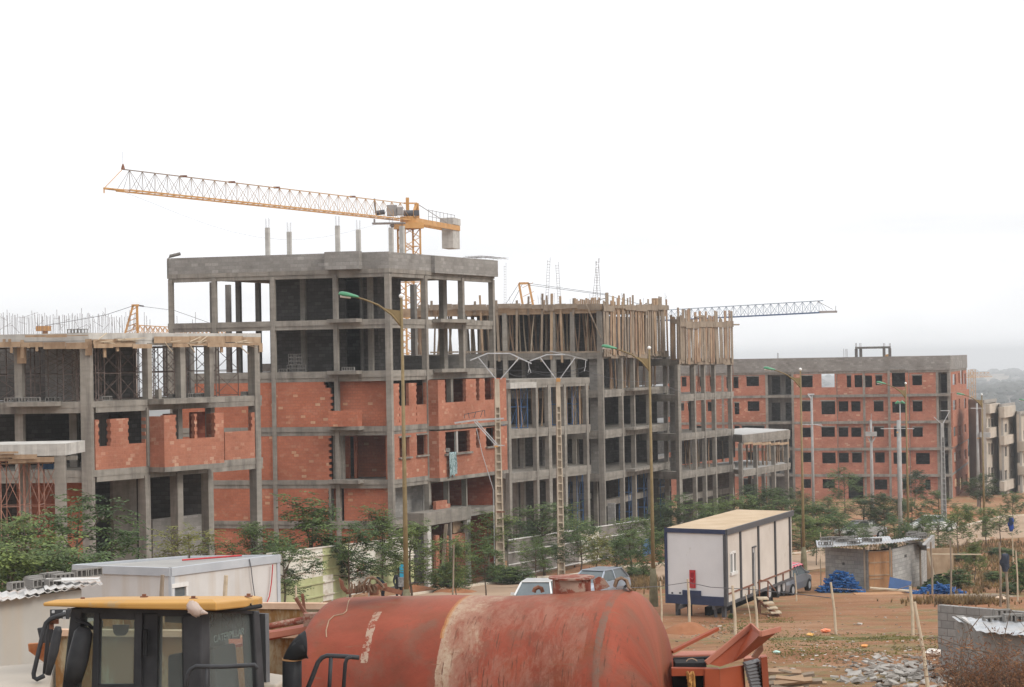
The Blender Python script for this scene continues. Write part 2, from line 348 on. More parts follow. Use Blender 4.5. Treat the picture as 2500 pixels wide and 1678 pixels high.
structure('sea', sea, plain('sea_water', (.05, .08, .10), .25))
# ================================================================== MAIN BUILDING (brick below, bare frame above)
def Z(px, py, D): return P(px, py, D).z
def XY(px, D): q = P(px, 1000, D); return (q.x, q.y)
Cn, An, En = XY(955, 122), XY(413, 125.5), XY(1213, 134.4)
FL, FR = Fac(An, Cn), Fac(Cn, En)
Gn = (An[0]+En[0]-Cn[0], An[1]+En[1]-Cn[1])
zm = {k: Z(955, y, 122) for k, y in dict(par=614, roof=655, roofb=668, L5=778, L5b=794, L4=905, L4b=923, L3=1041, L3b=1056, L2=1172, L2b=1186, L1=1273, L1b=1285).items()}
zg = -13.6
def cshift(poly, k):    # pull polygon in by k metres towards its centre
    cx = sum(p[0] for p in poly)/len(poly); cy_ = sum(p[1] for p in poly)/len(poly); r = []
    for p in poly:
        d = Vector((cx-p[0], cy_-p[1])); L = d.length; r.append((p[0]+d.x/L*k, p[1]+d.y/L*k))
    return r
Broot = thing('unfinished_building', 'half built block, red brick below and bare grey frame with block parapet on top', 'building', (Cn[0], Cn[1], zg))
poly = [An, Cn, En, Gn]
for top, bot in (('roof', 'roofb'), ('L5', 'L5b'), ('L4', 'L4b'), ('L3', 'L3b'), ('L2', 'L2b'), ('L1', 'L1b')):
    mb = MB().prism(poly, zm[bot]+.06, zm[top])
    FL.box(mb, .05, FL.L-.05, zm[bot]-.16, zm[bot]+.06, .05, .40); FR.box(mb, .4, FR.L-.05, zm[bot]-.16, zm[bot]+.06, .05, .40)
    mb.build('floor_slab', M['conc'], Broot)
# roof parapet of blocks
def strip(fac, a0, a1, z0, z1, d0, d1, name, mat, root, holes=()):
    mb = MB(); fac.wall(mb, a0, a1, z0, z1, d0, d1, holes); return mb.build(name, mat, root)
strip(FL, 0, FL.L, zm['roof'], zm['par'], .0, .2, 'parapet', M['block'], Broot)
strip(FR, .003, FR.L, zm['roof'], zm['par']-.02, .003, .2, 'parapet', M['block'], Broot)
bq = FR.st(1071, 650, -.5)[0]; strip(FR, bq, FR.L, zm['roof']-.12, zm['par']-.06, -.25, -.002, 'parapet', M['block'], Broot); FR_ = FR.st(1160, 780, -.6)[0]
for k in ('L5', 'L4'): mb = MB(); FR.box(mb, bq, FR_, zm[k]-.18, zm[k]+.03, -.6, -.035); mb.build('balcony_slab', M['conc'], Broot)
a0 = FL.st(800, 640)[0]; a1 = FL.st(884, 640)[0]
strip(FL, a0, a1, zm['roof']-.02, zm['par']+.05, -.55, -.002, 'parapet', M['block'], Broot)
FRG = Fac(En, Gn); strip(FRG, .2, FRG.L, zm['roof'], zm['par']-.05, .0, .2, 'parapet', M['block'], Broot)
# columns
def col(fac, px, py, z0, z1, w=.3, d=-.03, dep=.32, root=None, mat='conc', name='column'):
    a = fac.st(px, py, d)[0]; mb = MB(); fac.box(mb, a-w/2, a+w/2, z0, z1, d, d+dep); return mb.build(name, M[mat], root)
for px, z0 in ((418, zg), (524, zm['L4']), (667, zg), (820, zg)): col(FL, px, 900, z0, zm['roofb'], .24, root=Broot)
mb = MB(); FL.box(mb, FL.L-.27, FL.L+.04, zg, zm['roofb'], -.04, .36); mb.build('column', M['conc'], Broot)
for px, d in ((517, 5), (555, 9.5), (580, 5), (628, 8)): col(FL, px, 730, zm['L4'], zm['roofb'], .28, d, root=Broot, mat='concD')
for px in (738, 902): col(FL, px, 730, zm['L4'], zm['roofb'], .28, 3.2, root=Broot)
col(FL, 880, 730, zm['L4'], zm['roofb'], .12, 4.6, root=Broot, mat='concD')
for px, z0 in ((1045, zg), (1135, zm['L4']), (1209, zg)): col(FR, px, 900, z0, zm['roofb'], .28, root=Broot)
col(FR, 1087, 730, zm['L4'], zm['roofb'], .50, 2.4, root=Broot); col(FR, 1015, 730, zm['L4'], zm['roofb'], .34, 7.0, root=Broot, mat='concD')
for px in (1096, 1140): col(FR, px, 1215, zm['L1'], zm['L2b'], .16, .1, root=Broot)
# core walls behind the open floors
for lo, hi in (('L5', 'roofb'), ('L4', 'L5b')):
    mb = MB(); h = [FL.rect(845, 690, 884, 900, 5.0)]; h = [(h[0][0], h[0][1], zm[lo], zm[hi])]
    b0 = FL.st(658, 730, 5)[0]; b1 = FL.st(983, 730, 9.5)[0]-.1
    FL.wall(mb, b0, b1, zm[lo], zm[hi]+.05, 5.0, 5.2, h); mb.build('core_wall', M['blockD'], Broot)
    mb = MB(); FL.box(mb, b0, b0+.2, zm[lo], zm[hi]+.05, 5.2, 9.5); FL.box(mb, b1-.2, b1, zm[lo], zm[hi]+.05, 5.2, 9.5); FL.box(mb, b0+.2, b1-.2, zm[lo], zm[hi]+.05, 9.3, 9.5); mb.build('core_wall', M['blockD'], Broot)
mb = MB(); FL.wall(mb, .3, FL.L-.5, zm['L4'], Z(550, 890, 130), 12.6, 12.8); mb.build('parapet', M['block'], Broot)
FRGb = MB(); FRG.wall(FRGb, .5, 7.5, zm['L4'], zm['L4']+.85, -.3, -.1); FRGb.build('parapet', M['block'], Broot)
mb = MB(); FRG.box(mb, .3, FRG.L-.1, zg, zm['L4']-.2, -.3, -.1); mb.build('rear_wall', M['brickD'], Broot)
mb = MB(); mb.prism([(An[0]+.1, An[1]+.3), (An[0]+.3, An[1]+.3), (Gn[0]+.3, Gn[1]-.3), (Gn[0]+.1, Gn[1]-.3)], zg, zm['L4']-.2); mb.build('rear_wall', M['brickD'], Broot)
# balconies of the left facade
for k, (x0, x1, dz) in dict(L5=(803, 884, 0), L4=(803, 884, 0), L3=(806, 890, 0), L2=(806, 888, 0)).items():
    y = {'L5': 775, 'L4': 904, 'L3': 1041, 'L2': 1168}[k]
    q0 = FL.st(x0, y)[0]; q1 = FL.st(x1, y)[0]
    mb = MB().prism([tuple(FL.W(q0, -.03, 0))[:2], tuple(FL.W(q0, -.35, 0))[:2], tuple(FL.W(q1, -1.0, 0))[:2], tuple(FL.W(q1, -.03, 0))[:2]], zm[k]-.17, zm[k]+.035)
    mb.build('balcony_slab', M['conc'], Broot)
# toothed holes helper
def teeth(a, z0, z1, side, w=.14, h=.17, jig=0.0):
    r = []; z = z0; i = 0
    while z < z1:
        if i % 2: r.append((a-w, a, z, min(z+h, z1)) if side < 0 else (a, a+w, z, min(z+h, z1)))
        z += h; i += 1
    return r
# left facade panels
def panel(fac, px0, px1, z0, z1, d=.06, th=.2, holes=(), mat='brick', keep=None, teethR=False, teethL=False, name='brick_wall', cuts_z=(), root=Broot, pyr=None, ca=()):
    py = pyr or 1050
    a0 = fac.st(px0, py, d)[0]; a1 = fac.st(px1, py, d)[0]; hs = list(holes)
    if teethR: hs += teeth(a1, z0, z1, -1)
    if teethL: hs += teeth(a0, z0, z1, 1)
    mb = MB(); fac.wall(mb, a0, a1, z0, z1, d, d+th, hs, keep, cuts_z=cuts_z, cuts_a=ca)
    return mb.build(name, M[mat], root)
cz = [zm['L3']+.17*i for i in range(1, 20)]
aedge = [FL.st(x, 950, .06)[0] for x in (778, 790, 805, 811)]; zr = zm['L4b']
def ragged(a, z):
    f = (z-zm['L3'])/(zr-zm['L3'])
    lim = aedge[3] if f < .7 else aedge[3]-(aedge[3]-aedge[0])*((f-.7)/.3)**1.3
    k = int((z-zm['L3'])/.17) % 2
    return a < lim-.12*k
panel(FL, 425, 813, zm['L3'], zm['L4b']-.10, keep=ragged, cuts_z=cz, ca=[aedge[0]-1.2+.10*i for i in range(0, 24)])
mb = MB(); q0 = FL.st(812, 1020, -.9)[0]; q1 = FL.st(872, 1020, -.9)[0]; FL.wall(mb, FL.st(806, 1020, -.5)[0], q1, zm['L3']+.036, zm['L3']+.92, -.80, -.66); FL.wall(mb, q1-.12, q1, zm['L3']+.036, zm['L3']+.92, -.66, -.04); mb.build('balcony_wall', M['brick'], Broot)
panel(FL, 827, 953, zm['L3'], zm['L4b']-.12, d=.5); panel(FL, 425, 807, zm['L2'], zm['L3b']-.10, teethR=True)
q = FL.rect(853, 1066, 864, 1160, 1.8); panel(FL, 832, 870, zm['L2'], zm['L3b'], d=1.8, holes=[(q[0], q[1], zm['L2'], q[3])])
panel(FL, 864, 960, zm['L2'], zm['L3b'], d=3.2); mb = MB(); FL.box(mb, FL.L-.5, FL.L-.3, zm['L2'], zm['L3b'], .4, 3.2); mb.build('brick_wall', M['brick'], Broot)
mb = MB(); a = FL.st(825, 1100, .4)[0]; FL.box(mb, a-.28, a+.3, zm['L2'], zm['L3b'], .35, .8); mb.build('column', M['conc'], Broot)
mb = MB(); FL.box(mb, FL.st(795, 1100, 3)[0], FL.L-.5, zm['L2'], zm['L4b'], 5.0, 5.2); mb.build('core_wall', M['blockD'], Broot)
panel(FL, 425, 804, zm['L1'], zm['L2b']-.12, teethR=True); panel(FL, 806, 828, zm['L1'], zm['L2b']-.1, d=.5); panel(FL, 837, 950, zm['L1'], zm['L2b']-.12, d=.25)
panel(FL, 425, 953, zg-.5, zm['L1b']-.12, d=.16)
for x in (806,):
    mb = MB(); a = FL.st(x, 1200, .1)[0]; FL.box(mb, a-.05, a+.08, zg, zm['L2b'], -.01, .5); mb.build('pillar_edge', M['conc'], Broot)
mb = MB(); a = FL.st(667, 1050)[0]
# right facade
z934 = lambda px, y: FR.st(px, y, 0)[1]
def rc(x0, y0, x1, y1, d=0): return FR.rect(x0, y0, x1, y1, d)
W = lambda *r: [rc(*q) for q in r]
top = zm['L4b']-.45
aB = FR.st(1048, 1050, 0)[0]
mb = MB(); hs = W((976, 900, 999, 991), (1018, 900, 1041, 988)); hs += teeth(hs[0][0], zm['L3'], top, -1, .07)+teeth(hs[1][0], zm['L3'], top, -1, .07)
FR.wall(mb, .36, aB, zm['L3'], top+.12, .03, .23, hs); mb.build('brick_wall', M['brickP'], Broot)
mb = MB(); FR.wall(mb, .36, aB, zm['L2'], zm['L3b']-.12, .03, .23, W((976, 1068, 1001, 1116), (1019, 1062, 1043, 1111))); mb.build('brick_wall', M['brickP'], Broot)
for r in ((974, 1116, 1004, 1120), (1017, 1111, 1045, 1115), (974, 1064, 1003, 1068), (1017, 1058, 1045, 1062)):
    q = rc(*r); mb = MB(); FR.box(mb, q[0], q[1], q[2], q[3], -.12 if r[3]-r[1] == 4 and r[1] > 1100 else -.02, .2); mb.build('window_sill', M['conc'], Broot)
dB = -.68; bB = FR.st(1071, 1050, dB)[0]; eB = FR.L-.02
for lo, hi, hs in (('L3', top+.25, [(1087, 900, 1137, 982), (1163, 925, 1170, 978), (1184, 900, 1205, 976)]), ('L2', zm['L3b']-.1, [(1088, 1053, 1147, 1105), (1163, 1048, 1171, 1094), (1187, 1044, 1210, 1090)])):
    hh = [rc(*q, dB) for q in hs]; mb = MB(); ex = []
    for q in hh[:3]: ex += teeth(q[0], q[2], q[3], -1, .05)+teeth(q[1], q[2], q[3], 1, .05)
    FR.wall(mb, bB, eB, zm[lo]-.15, hi, dB, dB+.2, hh+ex); FR.wall(mb, bB, bB+.2, zm[lo]-.15, hi, dB+.2, -.002); mb.build('bay_window_wall', M['brickP'], Broot)
    mb = MB(); FR.box(mb, bB-.05, eB, zm[lo]-.35, zm[lo]-.15, dB-.06, -.04); mb.build('bay_slab', M['conc'], Broot)
for r in ((1085, 1105, 1150, 1110), (1185, 1090, 1211, 1094)):
    q = rc(*r, dB); mb = MB(); FR.box(mb, q[0], q[1], q[2], q[3], dB-.16, dB+.1); mb.build('window_sill', M['conc'], Broot)
q = rc(1115, 1053, 1119, 1105, dB); mb = MB(); FR.box(mb, q[0], q[1], q[2], q[3], dB+.02, dB+.16); mb.build('mullion', M['concL'], Broot)
q = rc(1097, 900, 1101, 984, .2); mb = MB(); FR.box(mb, q[0], q[1]+.1, zm['L3'], zm['L4b'], .1, .4); mb.build('column', M['conc'], Broot)
# inner brick partition walls seen through the windows
for px in (1000, 1044, 1140, 1180):
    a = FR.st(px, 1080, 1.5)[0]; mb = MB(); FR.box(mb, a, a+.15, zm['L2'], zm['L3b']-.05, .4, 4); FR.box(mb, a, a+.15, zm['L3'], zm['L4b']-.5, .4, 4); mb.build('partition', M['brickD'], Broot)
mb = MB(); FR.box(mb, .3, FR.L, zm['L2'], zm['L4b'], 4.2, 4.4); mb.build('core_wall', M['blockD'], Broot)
# ground floor right: block wall, porch frame
a0, a1, _, _ = rc(970, 1200, 1032, 1270, 1.2); mb = MB(); FR.wall(mb, .5, a1, zg, zm['L2b'], 1.2, 1.4); mb.build('block_wall', M['block'], Broot)
mb = MB(); FR.box(mb, a1-.02, a1+.14, zm['L1'], zm['L2b'], 1.15, 1.45); mb.build('white_edge', M['concL'], Broot)
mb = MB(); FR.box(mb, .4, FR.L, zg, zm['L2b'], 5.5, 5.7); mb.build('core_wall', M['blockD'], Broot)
a = FR.st(1150, 1250, 3.5)[0]; mb = MB(); FR.wall(mb, a, FR.L+1.5, zg-.5, zm['L2b'], 3.5, 3.7); mb.build('brick_wall', M['brick'], Broot)
mb = MB(); FR.box(mb, a, FR.L+.02, zm['L1']-.1, zm['L1']+.12, 3.3, 3.5); mb.build('lintel', M['conc'], Broot)
p0, p1 = FR.st(1035, 1260, -1.2)[0], FR.st(1150, 1240, -1.2)[0]
zt, zb = FR.st(1060, 1250, -1.2)[1], FR.st(1060, 1282, -1.2)[1]
mb = MB(); FR.box(mb, p0, p1, zt-.22, zt, -1.2, -.04); FR.box(mb, p0, p1, zb, zt-.22, -1.2, -.95); FR.box(mb, p0, p0+.25, zb, zt-.22, -.95, -.04); mb.build('porch_slab', M['conc'], Broot)
for x in (1048, 1102, 1145):
    a = FR.st(x, 1300, -1.15)[0]; mb = MB(); FR.box(mb, a-(.22 if x != 1102 else .08), a+(.22 if x != 1102 else .08), zg-.6, zb, -1.15, -.9); mb.build('column', M['concL' if x != 1102 else 'conc'], Broot)
q = FR.rect(1057, 1307, 1066, 1420, -.8); mb = MB(); FR.box(mb, q[0], q[1], zg-.6, q[3], -1.0, -.85); q = FR.rect(1085, 1303, 1142, 1420, -.8); FR.box(mb, q[0], q[1], zg-.6, q[3], -1.0, -.85); mb.build('brick_wall', M['brickP'], Broot)
q = FR.rect(1102, 1262, 1128, 1300, -.6); mb = MB(); FR.box(mb, q[0], q[1], q[2], q[3], -.7, -.66); mb.build('wooden_panel', M['wood'], Broot)
q = FR.rect(1057, 1222, 1094, 1250, -.3); mb = MB(); FR.wall(mb, q[0], q[1], zt+.003, q[3], -.5, -.3, keep=lambda a, z: a < q[1]-.5+(.5 if z < (zt+q[3])/2 else 0)*.8, cuts_a=[q[1]-.5, q[1]-.1], cuts_z=[(zt+q[3])/2]); mb.build('low_brick_wall', M['brickP'], Broot)
a = FR.W(FR.st(1075, 1400, -1.25)[0], -1.25, 0); p = FR.st(1089, 1280, -1.25); b_ = FR.W(p[0], -1.25, p[1])
tag(MB().beam((a.x, a.y, zg+.1), b_, .2, .06).build('timber_plank', M['woodG']), 'grey plank leaning in the opening under the porch slab', 'plank')
# column stumps with starter bars on the roof
for px, y0, d in ((651, 556, 2.5), (704, 566, 3.5), (822, 551, 2.2), (873, 561, 3.0), (953, 556, 1.2)):
    a, z = FL.st(px, y0, d); mb = MB(); FL.box(mb, a-.115, a+.115, zm['roof'], z, d, d+.25); s_ = mb.build('roof_column', M['concL'], Broot)
    mb = MB()
    for i in (-1, 1):
        for j in (0, 1): q = FL.W(a+.08*i, d+.05+.14*j, z-.1); mb.tube([q, q+Vector((.02*i, 0, .62+.1*rnd.random()))], .009, 4)
    mb.build('rebar', M['rebar'], s_)
a, z = FR.st(986, 552, 1.5); mb = MB(); FR.box(mb, a-.13, a+.13, zm['roof'], z, 1.5, 1.75); s_ = mb.build('roof_column', M['concL'], Broot)
mb = MB()
for i in (-1, 0, 1): q = FR.W(a+.08*i, 1.6, z-.1); mb.tube([q, q+Vector((0, 0, .75))], .009, 4)
mb.build('rebar', M['rebar'], s_)
# rebar bundle lying on the parapet
mb = MB(); r1 = random.Random(3)
for i in range(11):
    a0 = FR.st(1132+r1.random()*30, 625, .1)[0]; e = FR.st(1195+r1.random()*38, 618, .1)
    zz = zm['par']-.02+r1.random()*.12; p0 = FR.W(a0, .1+r1.random()*.3, zz); p1 = FR.W(e[0], .1-r1.random()*.4, zz+.02+.08*r1.random())
    mb.tube([p0, (p0+p1)/2+Vector((0, 0, .06)), p1], .009, 4)
    if i % 4 == 0:
        for k in range(9): q = p0.lerp(p1, k/9); mb.box(q, (.01, .14, .09))
tag(mb.build('rebar_bundle', M['rebar']), 'bundle of thin steel bars lying over the block parapet corner', 'rebar')
# rolled mat on the left corner of the parapet
q = FL.W(.15, .1, zm['par']+.12); mb = MB().tube([q, q+Vector((.62, 0, .14))], .10, 12)
mb.tube([q, q+Vector((-.12, -.12, -.3)), q+Vector((-.13, -.12, -1.1))], [.05, .035, .03], 6)
tag(mb.build('rolled_sheet', M['concD']), 'dark roll of sheet lying on the left corner of the block parapet', 'roll')
# cloth hanging from the window sill
mb = MB(); r1 = random.Random(5); q0 = FR.rect(1097, 1104, 1115, 1162, dB-.2); n = 9; rows = 10
for j in range(rows+1):
    for i in range(n+1):
        a = q0[0]+(q0[1]-q0[0])*i/n; z = q0[3]-(q0[3]-q0[2])*j/rows - (.12*math.sin(i*1.3) if j == rows else 0)
        mb.v.append(FR.W(a+.02*math.sin(j+i), dB-.19-.05*math.sin(i*2.1+j*.2), z))
for j in range(rows):
    for i in range(n): k = j*(n+1)+i; mb.f.append((k, k+n+1, k+n+2, k+1))
m, t, b = newmat('striped_cloth'); v = obj(t); c = ramp(t, nse(t, v, 3.2, 4, .7, 1.2, (3, 3, .5)), [(.42, (.05, .10, .10)), (.52, (.42, .52, .54)), (.6, (.10, .17, .17))], 'LINEAR'); t.links.new(c, b.inputs['Base Color']); b.inputs['Roughness'].default_value = .9
o = mb.build('hanging_cloth', m, smooth=True); tag(o, 'dark green and white patterned cloth hung out of a brick window', 'cloth'); md = o.modifiers.new('s', 'SOLIDIFY'); md.thickness = .015
q = FR.W(q0[0]+.15, dB-.05, q0[3]+.13); tag(MB().box(q, (.25, .2, .22)).build('concrete_block', M['block']), 'grey block holding the cloth down on the window sill', 'block')
# block stack on the fourth floor
proto = None; r1 = random.Random(9)
def block_mesh():
    mb = MB(); L_, H_, D_ = .46, .205, .2
    f = Fac((0, 0), (L_, 0)); f.n = Vector((0, 1))
    hs = [(.03+k*.145, .03+k*.145+.115, .03, H_-.03) for k in range(3)]
    f.wall(mb, 0, L_, 0, H_, 0, D_*.999, hs); return mb
BLK = block_mesh().build('concrete_block', M['block']); BLKS = []
def place_block(p, rz, label, group, tilt=0.0, s=1.0):
    o = BLK if not BLKS else BLK.copy()
    if BLKS: COL.objects.link(o)
    BLKS.append(o); o.location = p; o.rotation_euler = (tilt, 0, rz); o.scale = (s, s, s); o['label'] = label; o['category'] = 'block'; o['group'] = group; return o
ang = math.atan2(FL.t.y, FL.t.x)
for lv in range(5):
    nb = 3 if lv < 2 else 2
    for k in range(nb):
        a = FL.st(700+k*14+(0 if nb == 3 else 4), 880, 1.0)[0]
        place_block(FL.W(a, 1.0, zm['L4']+lv*.21+.002), ang, 'grey block in the tall stack on the open floor above the brick wall', 'blocks stacked on the open floor', s=.98)
place_block(FL.W(FL.st(680, 900, .6)[0], .6, zm['L4']+.002), ang, 'single grey block left of the tall stack on the open floor', 'blocks stacked on the open floor')
for px, d in ((834, -.5), (845, -.42)): place_block(FL.W(FL.st(px, 900, d)[0], d, zm['L4']+.037), ang+.05, 'grey block lying on the small balcony slab of the open floor', 'blocks on the balcony')

# ================================================================== LEFT BUILDING (scaffolding under fresh roof slab)
CL, AL, EL = XY(220, 96), XY(-160, 97), XY(640, 106.5)
GL_, GR_ = Fac(AL, CL), Fac(CL, EL); gl2 = (AL[0]+EL[0]-CL[0], AL[1]+EL[1]-CL[1])
zl = {k: Z(220, y, 96) for k, y in dict(roof=813, roofb=838, L3=981, L3b=1002, L2=1149, L2b=1172).items()}; zgl = -11.6
Lroot = thing('unfinished_building', 'grey frame block at the left with scaffolding and timber under its fresh roof slab', 'building', (CL[0], CL[1], zgl))
poly = [AL, CL, EL, gl2]
for top, bot in (('roof', 'roofb'), ('L3', 'L3b'), ('L2', 'L2b')):
    mb = MB().prism(poly, zl[bot]+.12, zl[top]); GL_.box(mb, 0, GL_.L-.03, zl[bot]-.12, zl[bot]+.12, .02, .4); GR_.box(mb, .4, GR_.L, zl[bot]-.12, zl[bot]+.12, .02, .4)
    mb.build('floor_slab', M['concL' if top == 'roof' else 'conc'], Lroot)
def colp(fac, px, py, z0, z1, w, root, d=-.04, dep=.35, mat='conc'): return col(fac, px, py, z0, z1, w, d, dep, root, mat)
for px, w_ in ((362, .34), (441, .40), (516, .38)): colp(GR_, px, 1240, zgl, zl['L2b'], w_, Lroot, dep=.45)
colp(GR_, 634, 1240, zgl, zl['roofb'], .40, Lroot, dep=.45)
for px, w_ in ((366, .30), (447, .36), (517, .30)): colp(GR_, px, 900, zl['L3'], zl['roofb'], w_, Lroot, d=.0 if px == 366 else -.03)
for px in (441, 520): colp(GR_, px, 1050, zl['L2'], zl['L3b'], .3, Lroot, d=.45)
colp(GR_, 362, 1050, zl['L2'], zl['L3b'], .16, Lroot, d=-.05)
mb = MB(); GL_.box(mb, GL_.L-.42, GL_.L+.05, zgl, zl['roofb'], -.05, .36); mb.build('column', M['conc'], Lroot)
colp(GL_, 44, 900, zl['L3'], zl['roofb'], .36, Lroot, d=.5); colp(GL_, 46, 1050, zl['L2']-.5, zl['L3b'], .38, Lroot, d=.3); colp(GL_, 178, 1050, zl['L2'], zl['L3b'], .36, Lroot, d=3.2)
colp(GL_, 186, 900, zl['L3'], zl['roofb'], .3, Lroot, d=4); colp(GR_, 415, 900, zl['L3'], zl['roofb'], .28, Lroot, d=6); colp(GR_, 470, 900, zl['L3'], zl['roofb'], .3, Lroot, d=5, mat='concD')
# inner walls
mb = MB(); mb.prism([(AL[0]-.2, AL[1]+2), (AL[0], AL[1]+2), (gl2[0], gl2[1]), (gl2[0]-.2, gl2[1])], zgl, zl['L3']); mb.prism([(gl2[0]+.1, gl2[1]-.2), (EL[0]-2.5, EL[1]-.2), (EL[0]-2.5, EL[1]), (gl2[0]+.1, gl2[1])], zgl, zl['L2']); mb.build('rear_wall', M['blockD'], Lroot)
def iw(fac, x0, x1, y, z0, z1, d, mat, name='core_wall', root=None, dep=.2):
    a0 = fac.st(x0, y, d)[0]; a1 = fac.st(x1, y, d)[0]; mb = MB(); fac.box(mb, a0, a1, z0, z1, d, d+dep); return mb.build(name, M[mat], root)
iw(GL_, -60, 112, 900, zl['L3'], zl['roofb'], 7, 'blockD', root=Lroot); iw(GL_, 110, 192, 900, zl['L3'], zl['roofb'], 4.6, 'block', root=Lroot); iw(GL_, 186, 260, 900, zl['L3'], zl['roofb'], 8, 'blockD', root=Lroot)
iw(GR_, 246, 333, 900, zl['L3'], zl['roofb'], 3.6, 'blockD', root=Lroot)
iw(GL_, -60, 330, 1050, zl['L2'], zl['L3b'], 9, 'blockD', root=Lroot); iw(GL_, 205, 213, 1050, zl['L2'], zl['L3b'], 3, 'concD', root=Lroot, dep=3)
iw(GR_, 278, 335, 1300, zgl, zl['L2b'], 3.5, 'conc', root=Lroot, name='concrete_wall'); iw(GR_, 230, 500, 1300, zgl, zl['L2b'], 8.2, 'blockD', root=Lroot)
iw(GR_, 230, 256, 1300, Z(240, 1275, 98), Z(240, 1255, 98), 2.0, 'conc', root=Lroot, name='beam', dep=.5)
iw(GR_, 352, 500, 1300, Z(420, 1262, 106), Z(420, 1232, 106), 5.5, 'conc', root=Lroot, name='beam', dep=1.5)
iw(GR_, 373, 505, 1300, zgl, Z(430, 1272, 102), 2.5, 'block', root=Lroot, name='block_wall')
iw(GL_, -60, 230, 1250, zgl, zl['L2b'], 5.5, 'brick', root=Lroot, name='brick_wall'); iw(GL_, 160, 210, 1250, zgl, zl['L2b'], 2.2, 'brick', root=Lroot, name='brick_wall')
iw(GR_, 300, 360, 1060, zl['L2'], zl['L3b'], 3.0, 'blockD', root=Lroot)
# brick parapets, first floor
def rl(*q, d=0): return GR_.rect(*q[:4], d)
tp = lambda px, y: GR_.st(px, y, 0)[1]
mb = MB(); hs = [rl(243, 960, 270, 1090), rl(315, 960, 355, 1083)]; t0, t1 = tp(300, 1022), zl['L2']; a0 = .34; a1 = GR_.st(366, 1080)[0]
ex = []
for q in hs: ex += teeth(q[0], q[2], q[3], -1, .06)+teeth(q[1], q[2], q[3], 1, .06)
GR_.wall(mb, a0, a1, t1, t0, .03, .25, hs+ex); mb.build('brick_wall', M['brickP'], Lroot)
dq = -.9; b0 = GR_.st(401, 1080, dq)[0]; b1 = GR_.st(547, 1080, dq)[0]
hs = [GR_.rect(430, 950, 474, 1072, dq), GR_.rect(481, 950, 523, 1069, dq)]; ex = []
for q in hs: ex += teeth(q[0], q[2], q[3], -1, .06)+teeth(q[1], q[2], q[3], 1, .06)
mb = MB(); zt_ = GR_.st(470, 1011, dq)[1]; GR_.wall(mb, b0, b1, t1-.05, zt_, dq, dq+.2, hs+ex); GR_.wall(mb, b0, b0+.2, t1-.05, zt_-.05, dq+.2, .0); GR_.wall(mb, b1-.2, b1, t1-.05, zt_-.05, dq+.2, .0); mb.build('bay_window_wall', M['brickP'], Lroot)
mb = MB(); GR_.box(mb, b0-.06, b1+.05, t1-.27, t1-.05, dq-.06, -.045); mb.build('bay_slab', M['conc'], Lroot)
mb = MB(); GR_.box(mb, b0-.06, b1+.05, zl['L3']-.22, zl['L3']+.02, dq-.06, -.045); mb.build('bay_slab', M['conc'], Lroot)
c0 = GR_.st(549, 1080, .02)[0]; c1 = GR_.st(628, 1080, .02)[0]; zlow = GR_.st(590, 1053, .02)[1]; pz = GR_.st(600, 1008, .02)[1]
q = GR_.rect(612, 1010, 640, 1090, .02)
mb = MB(); GR_.wall(mb, c0, c1+.02, t1, pz, .02, .22, [(c0-.01, q[0]+.05, zlow, pz+1)]+teeth(q[0]+.05, zlow, pz, 1, .08)+teeth(c1+.02, zlow, pz, -1, .1)); mb.build('brick_wall', M['brickP'], Lroot)
iw(GR_, 470, 520, 1050, zl['L2'], zt_, 1.5, 'brickD', root=Lroot, name='brick_wall'); iw(GR_, 405, 432, 1050, zl['L2'], zt_, 1.0, 'brickP', root=Lroot, name='brick_wall')
# balcony ledge, left part
mb = MB(); a0 = GL_.st(15, 985, -.8)[0]; a1 = GL_.st(135, 985, -.8)[0]; GL_.box(mb, a0, a1, zl['L3']-.16, zl['L3']+.03, -.8, -.052); mb.build('balcony_slab', M['conc'], Lroot)
# roof edge form boards and shuttering
r1 = random.Random(11)
def boards(fac, x0, x1, y0, y1, n, d, root, mat='wood', wob=.08):
    for i in range(n):
        xa = x0+(x1-x0)*i/n; xb = x0+(x1-x0)*(i+1)/n; a0 = fac.st(xa, y0, d)[0]+.02; a1 = fac.st(xb, y0, d)[0]
        z0_ = fac.st((xa+xb)/2, y1, d)[1]+r1.uniform(-wob, wob)*.6; z1_ = fac.st((xa+xb)/2, y0, d)[1]+r1.uniform(-wob, wob)*.3
        mb = MB(); fac.box(mb, a0, a1, z0_, z1_, d-.04+r1.random()*.03, d+.015-.02*r1.random()); mb.build('form_board', M[mat], root)
boards(GR_, 375, 636, 822, 838, 6, -.10, Lroot); boards(GR_, 225, 330, 828, 840, 2, -.10, Lroot); boards(GR_, 228, 370, 840, 850, 3, -.45, Lroot); boards(GL_, -60, 215, 836, 850, 5, -.3, Lroot); boards(GR_, 420, 632, 838, 846, 5, -.4, Lroot)
boards(GL_, 60, 215, 818, 822, 3, -.6, Lroot)
for px, y0, y1 in ((24, 828, 846), (10, 828, 838), (28, 835, 862), (286, 838, 858), (255, 838, 873), (540, 838, 861), (90, 838, 858), (70, 840, 850)):
    f_ = GL_ if px < 220 else GR_; q = f_.rect(px-3, y0, px+3, y1, -.3); mb = MB(); f_.box(mb, q[0], q[1], q[2], q[3], -.34, -.28); mb.build('form_board', M['wood'], Lroot)
for px, y0, y1, w_ in ((216, 828, 868, 16), (42, 830, 888, 22), (54, 830, 875, 8), (637, 838, 860, 8)):
    f_ = GL_ if px < 220 else GR_; q = f_.rect(px-w_/2, y0, px+w_/2, y1, -.12); mb = MB(); f_.box(mb, q[0], q[1], q[2], q[3], -.13, -.08) if px != 42 else f_.box(mb, q[0], q[1], q[2], q[3], .40, .46); mb.build('form_board', M['wood'], Lroot)
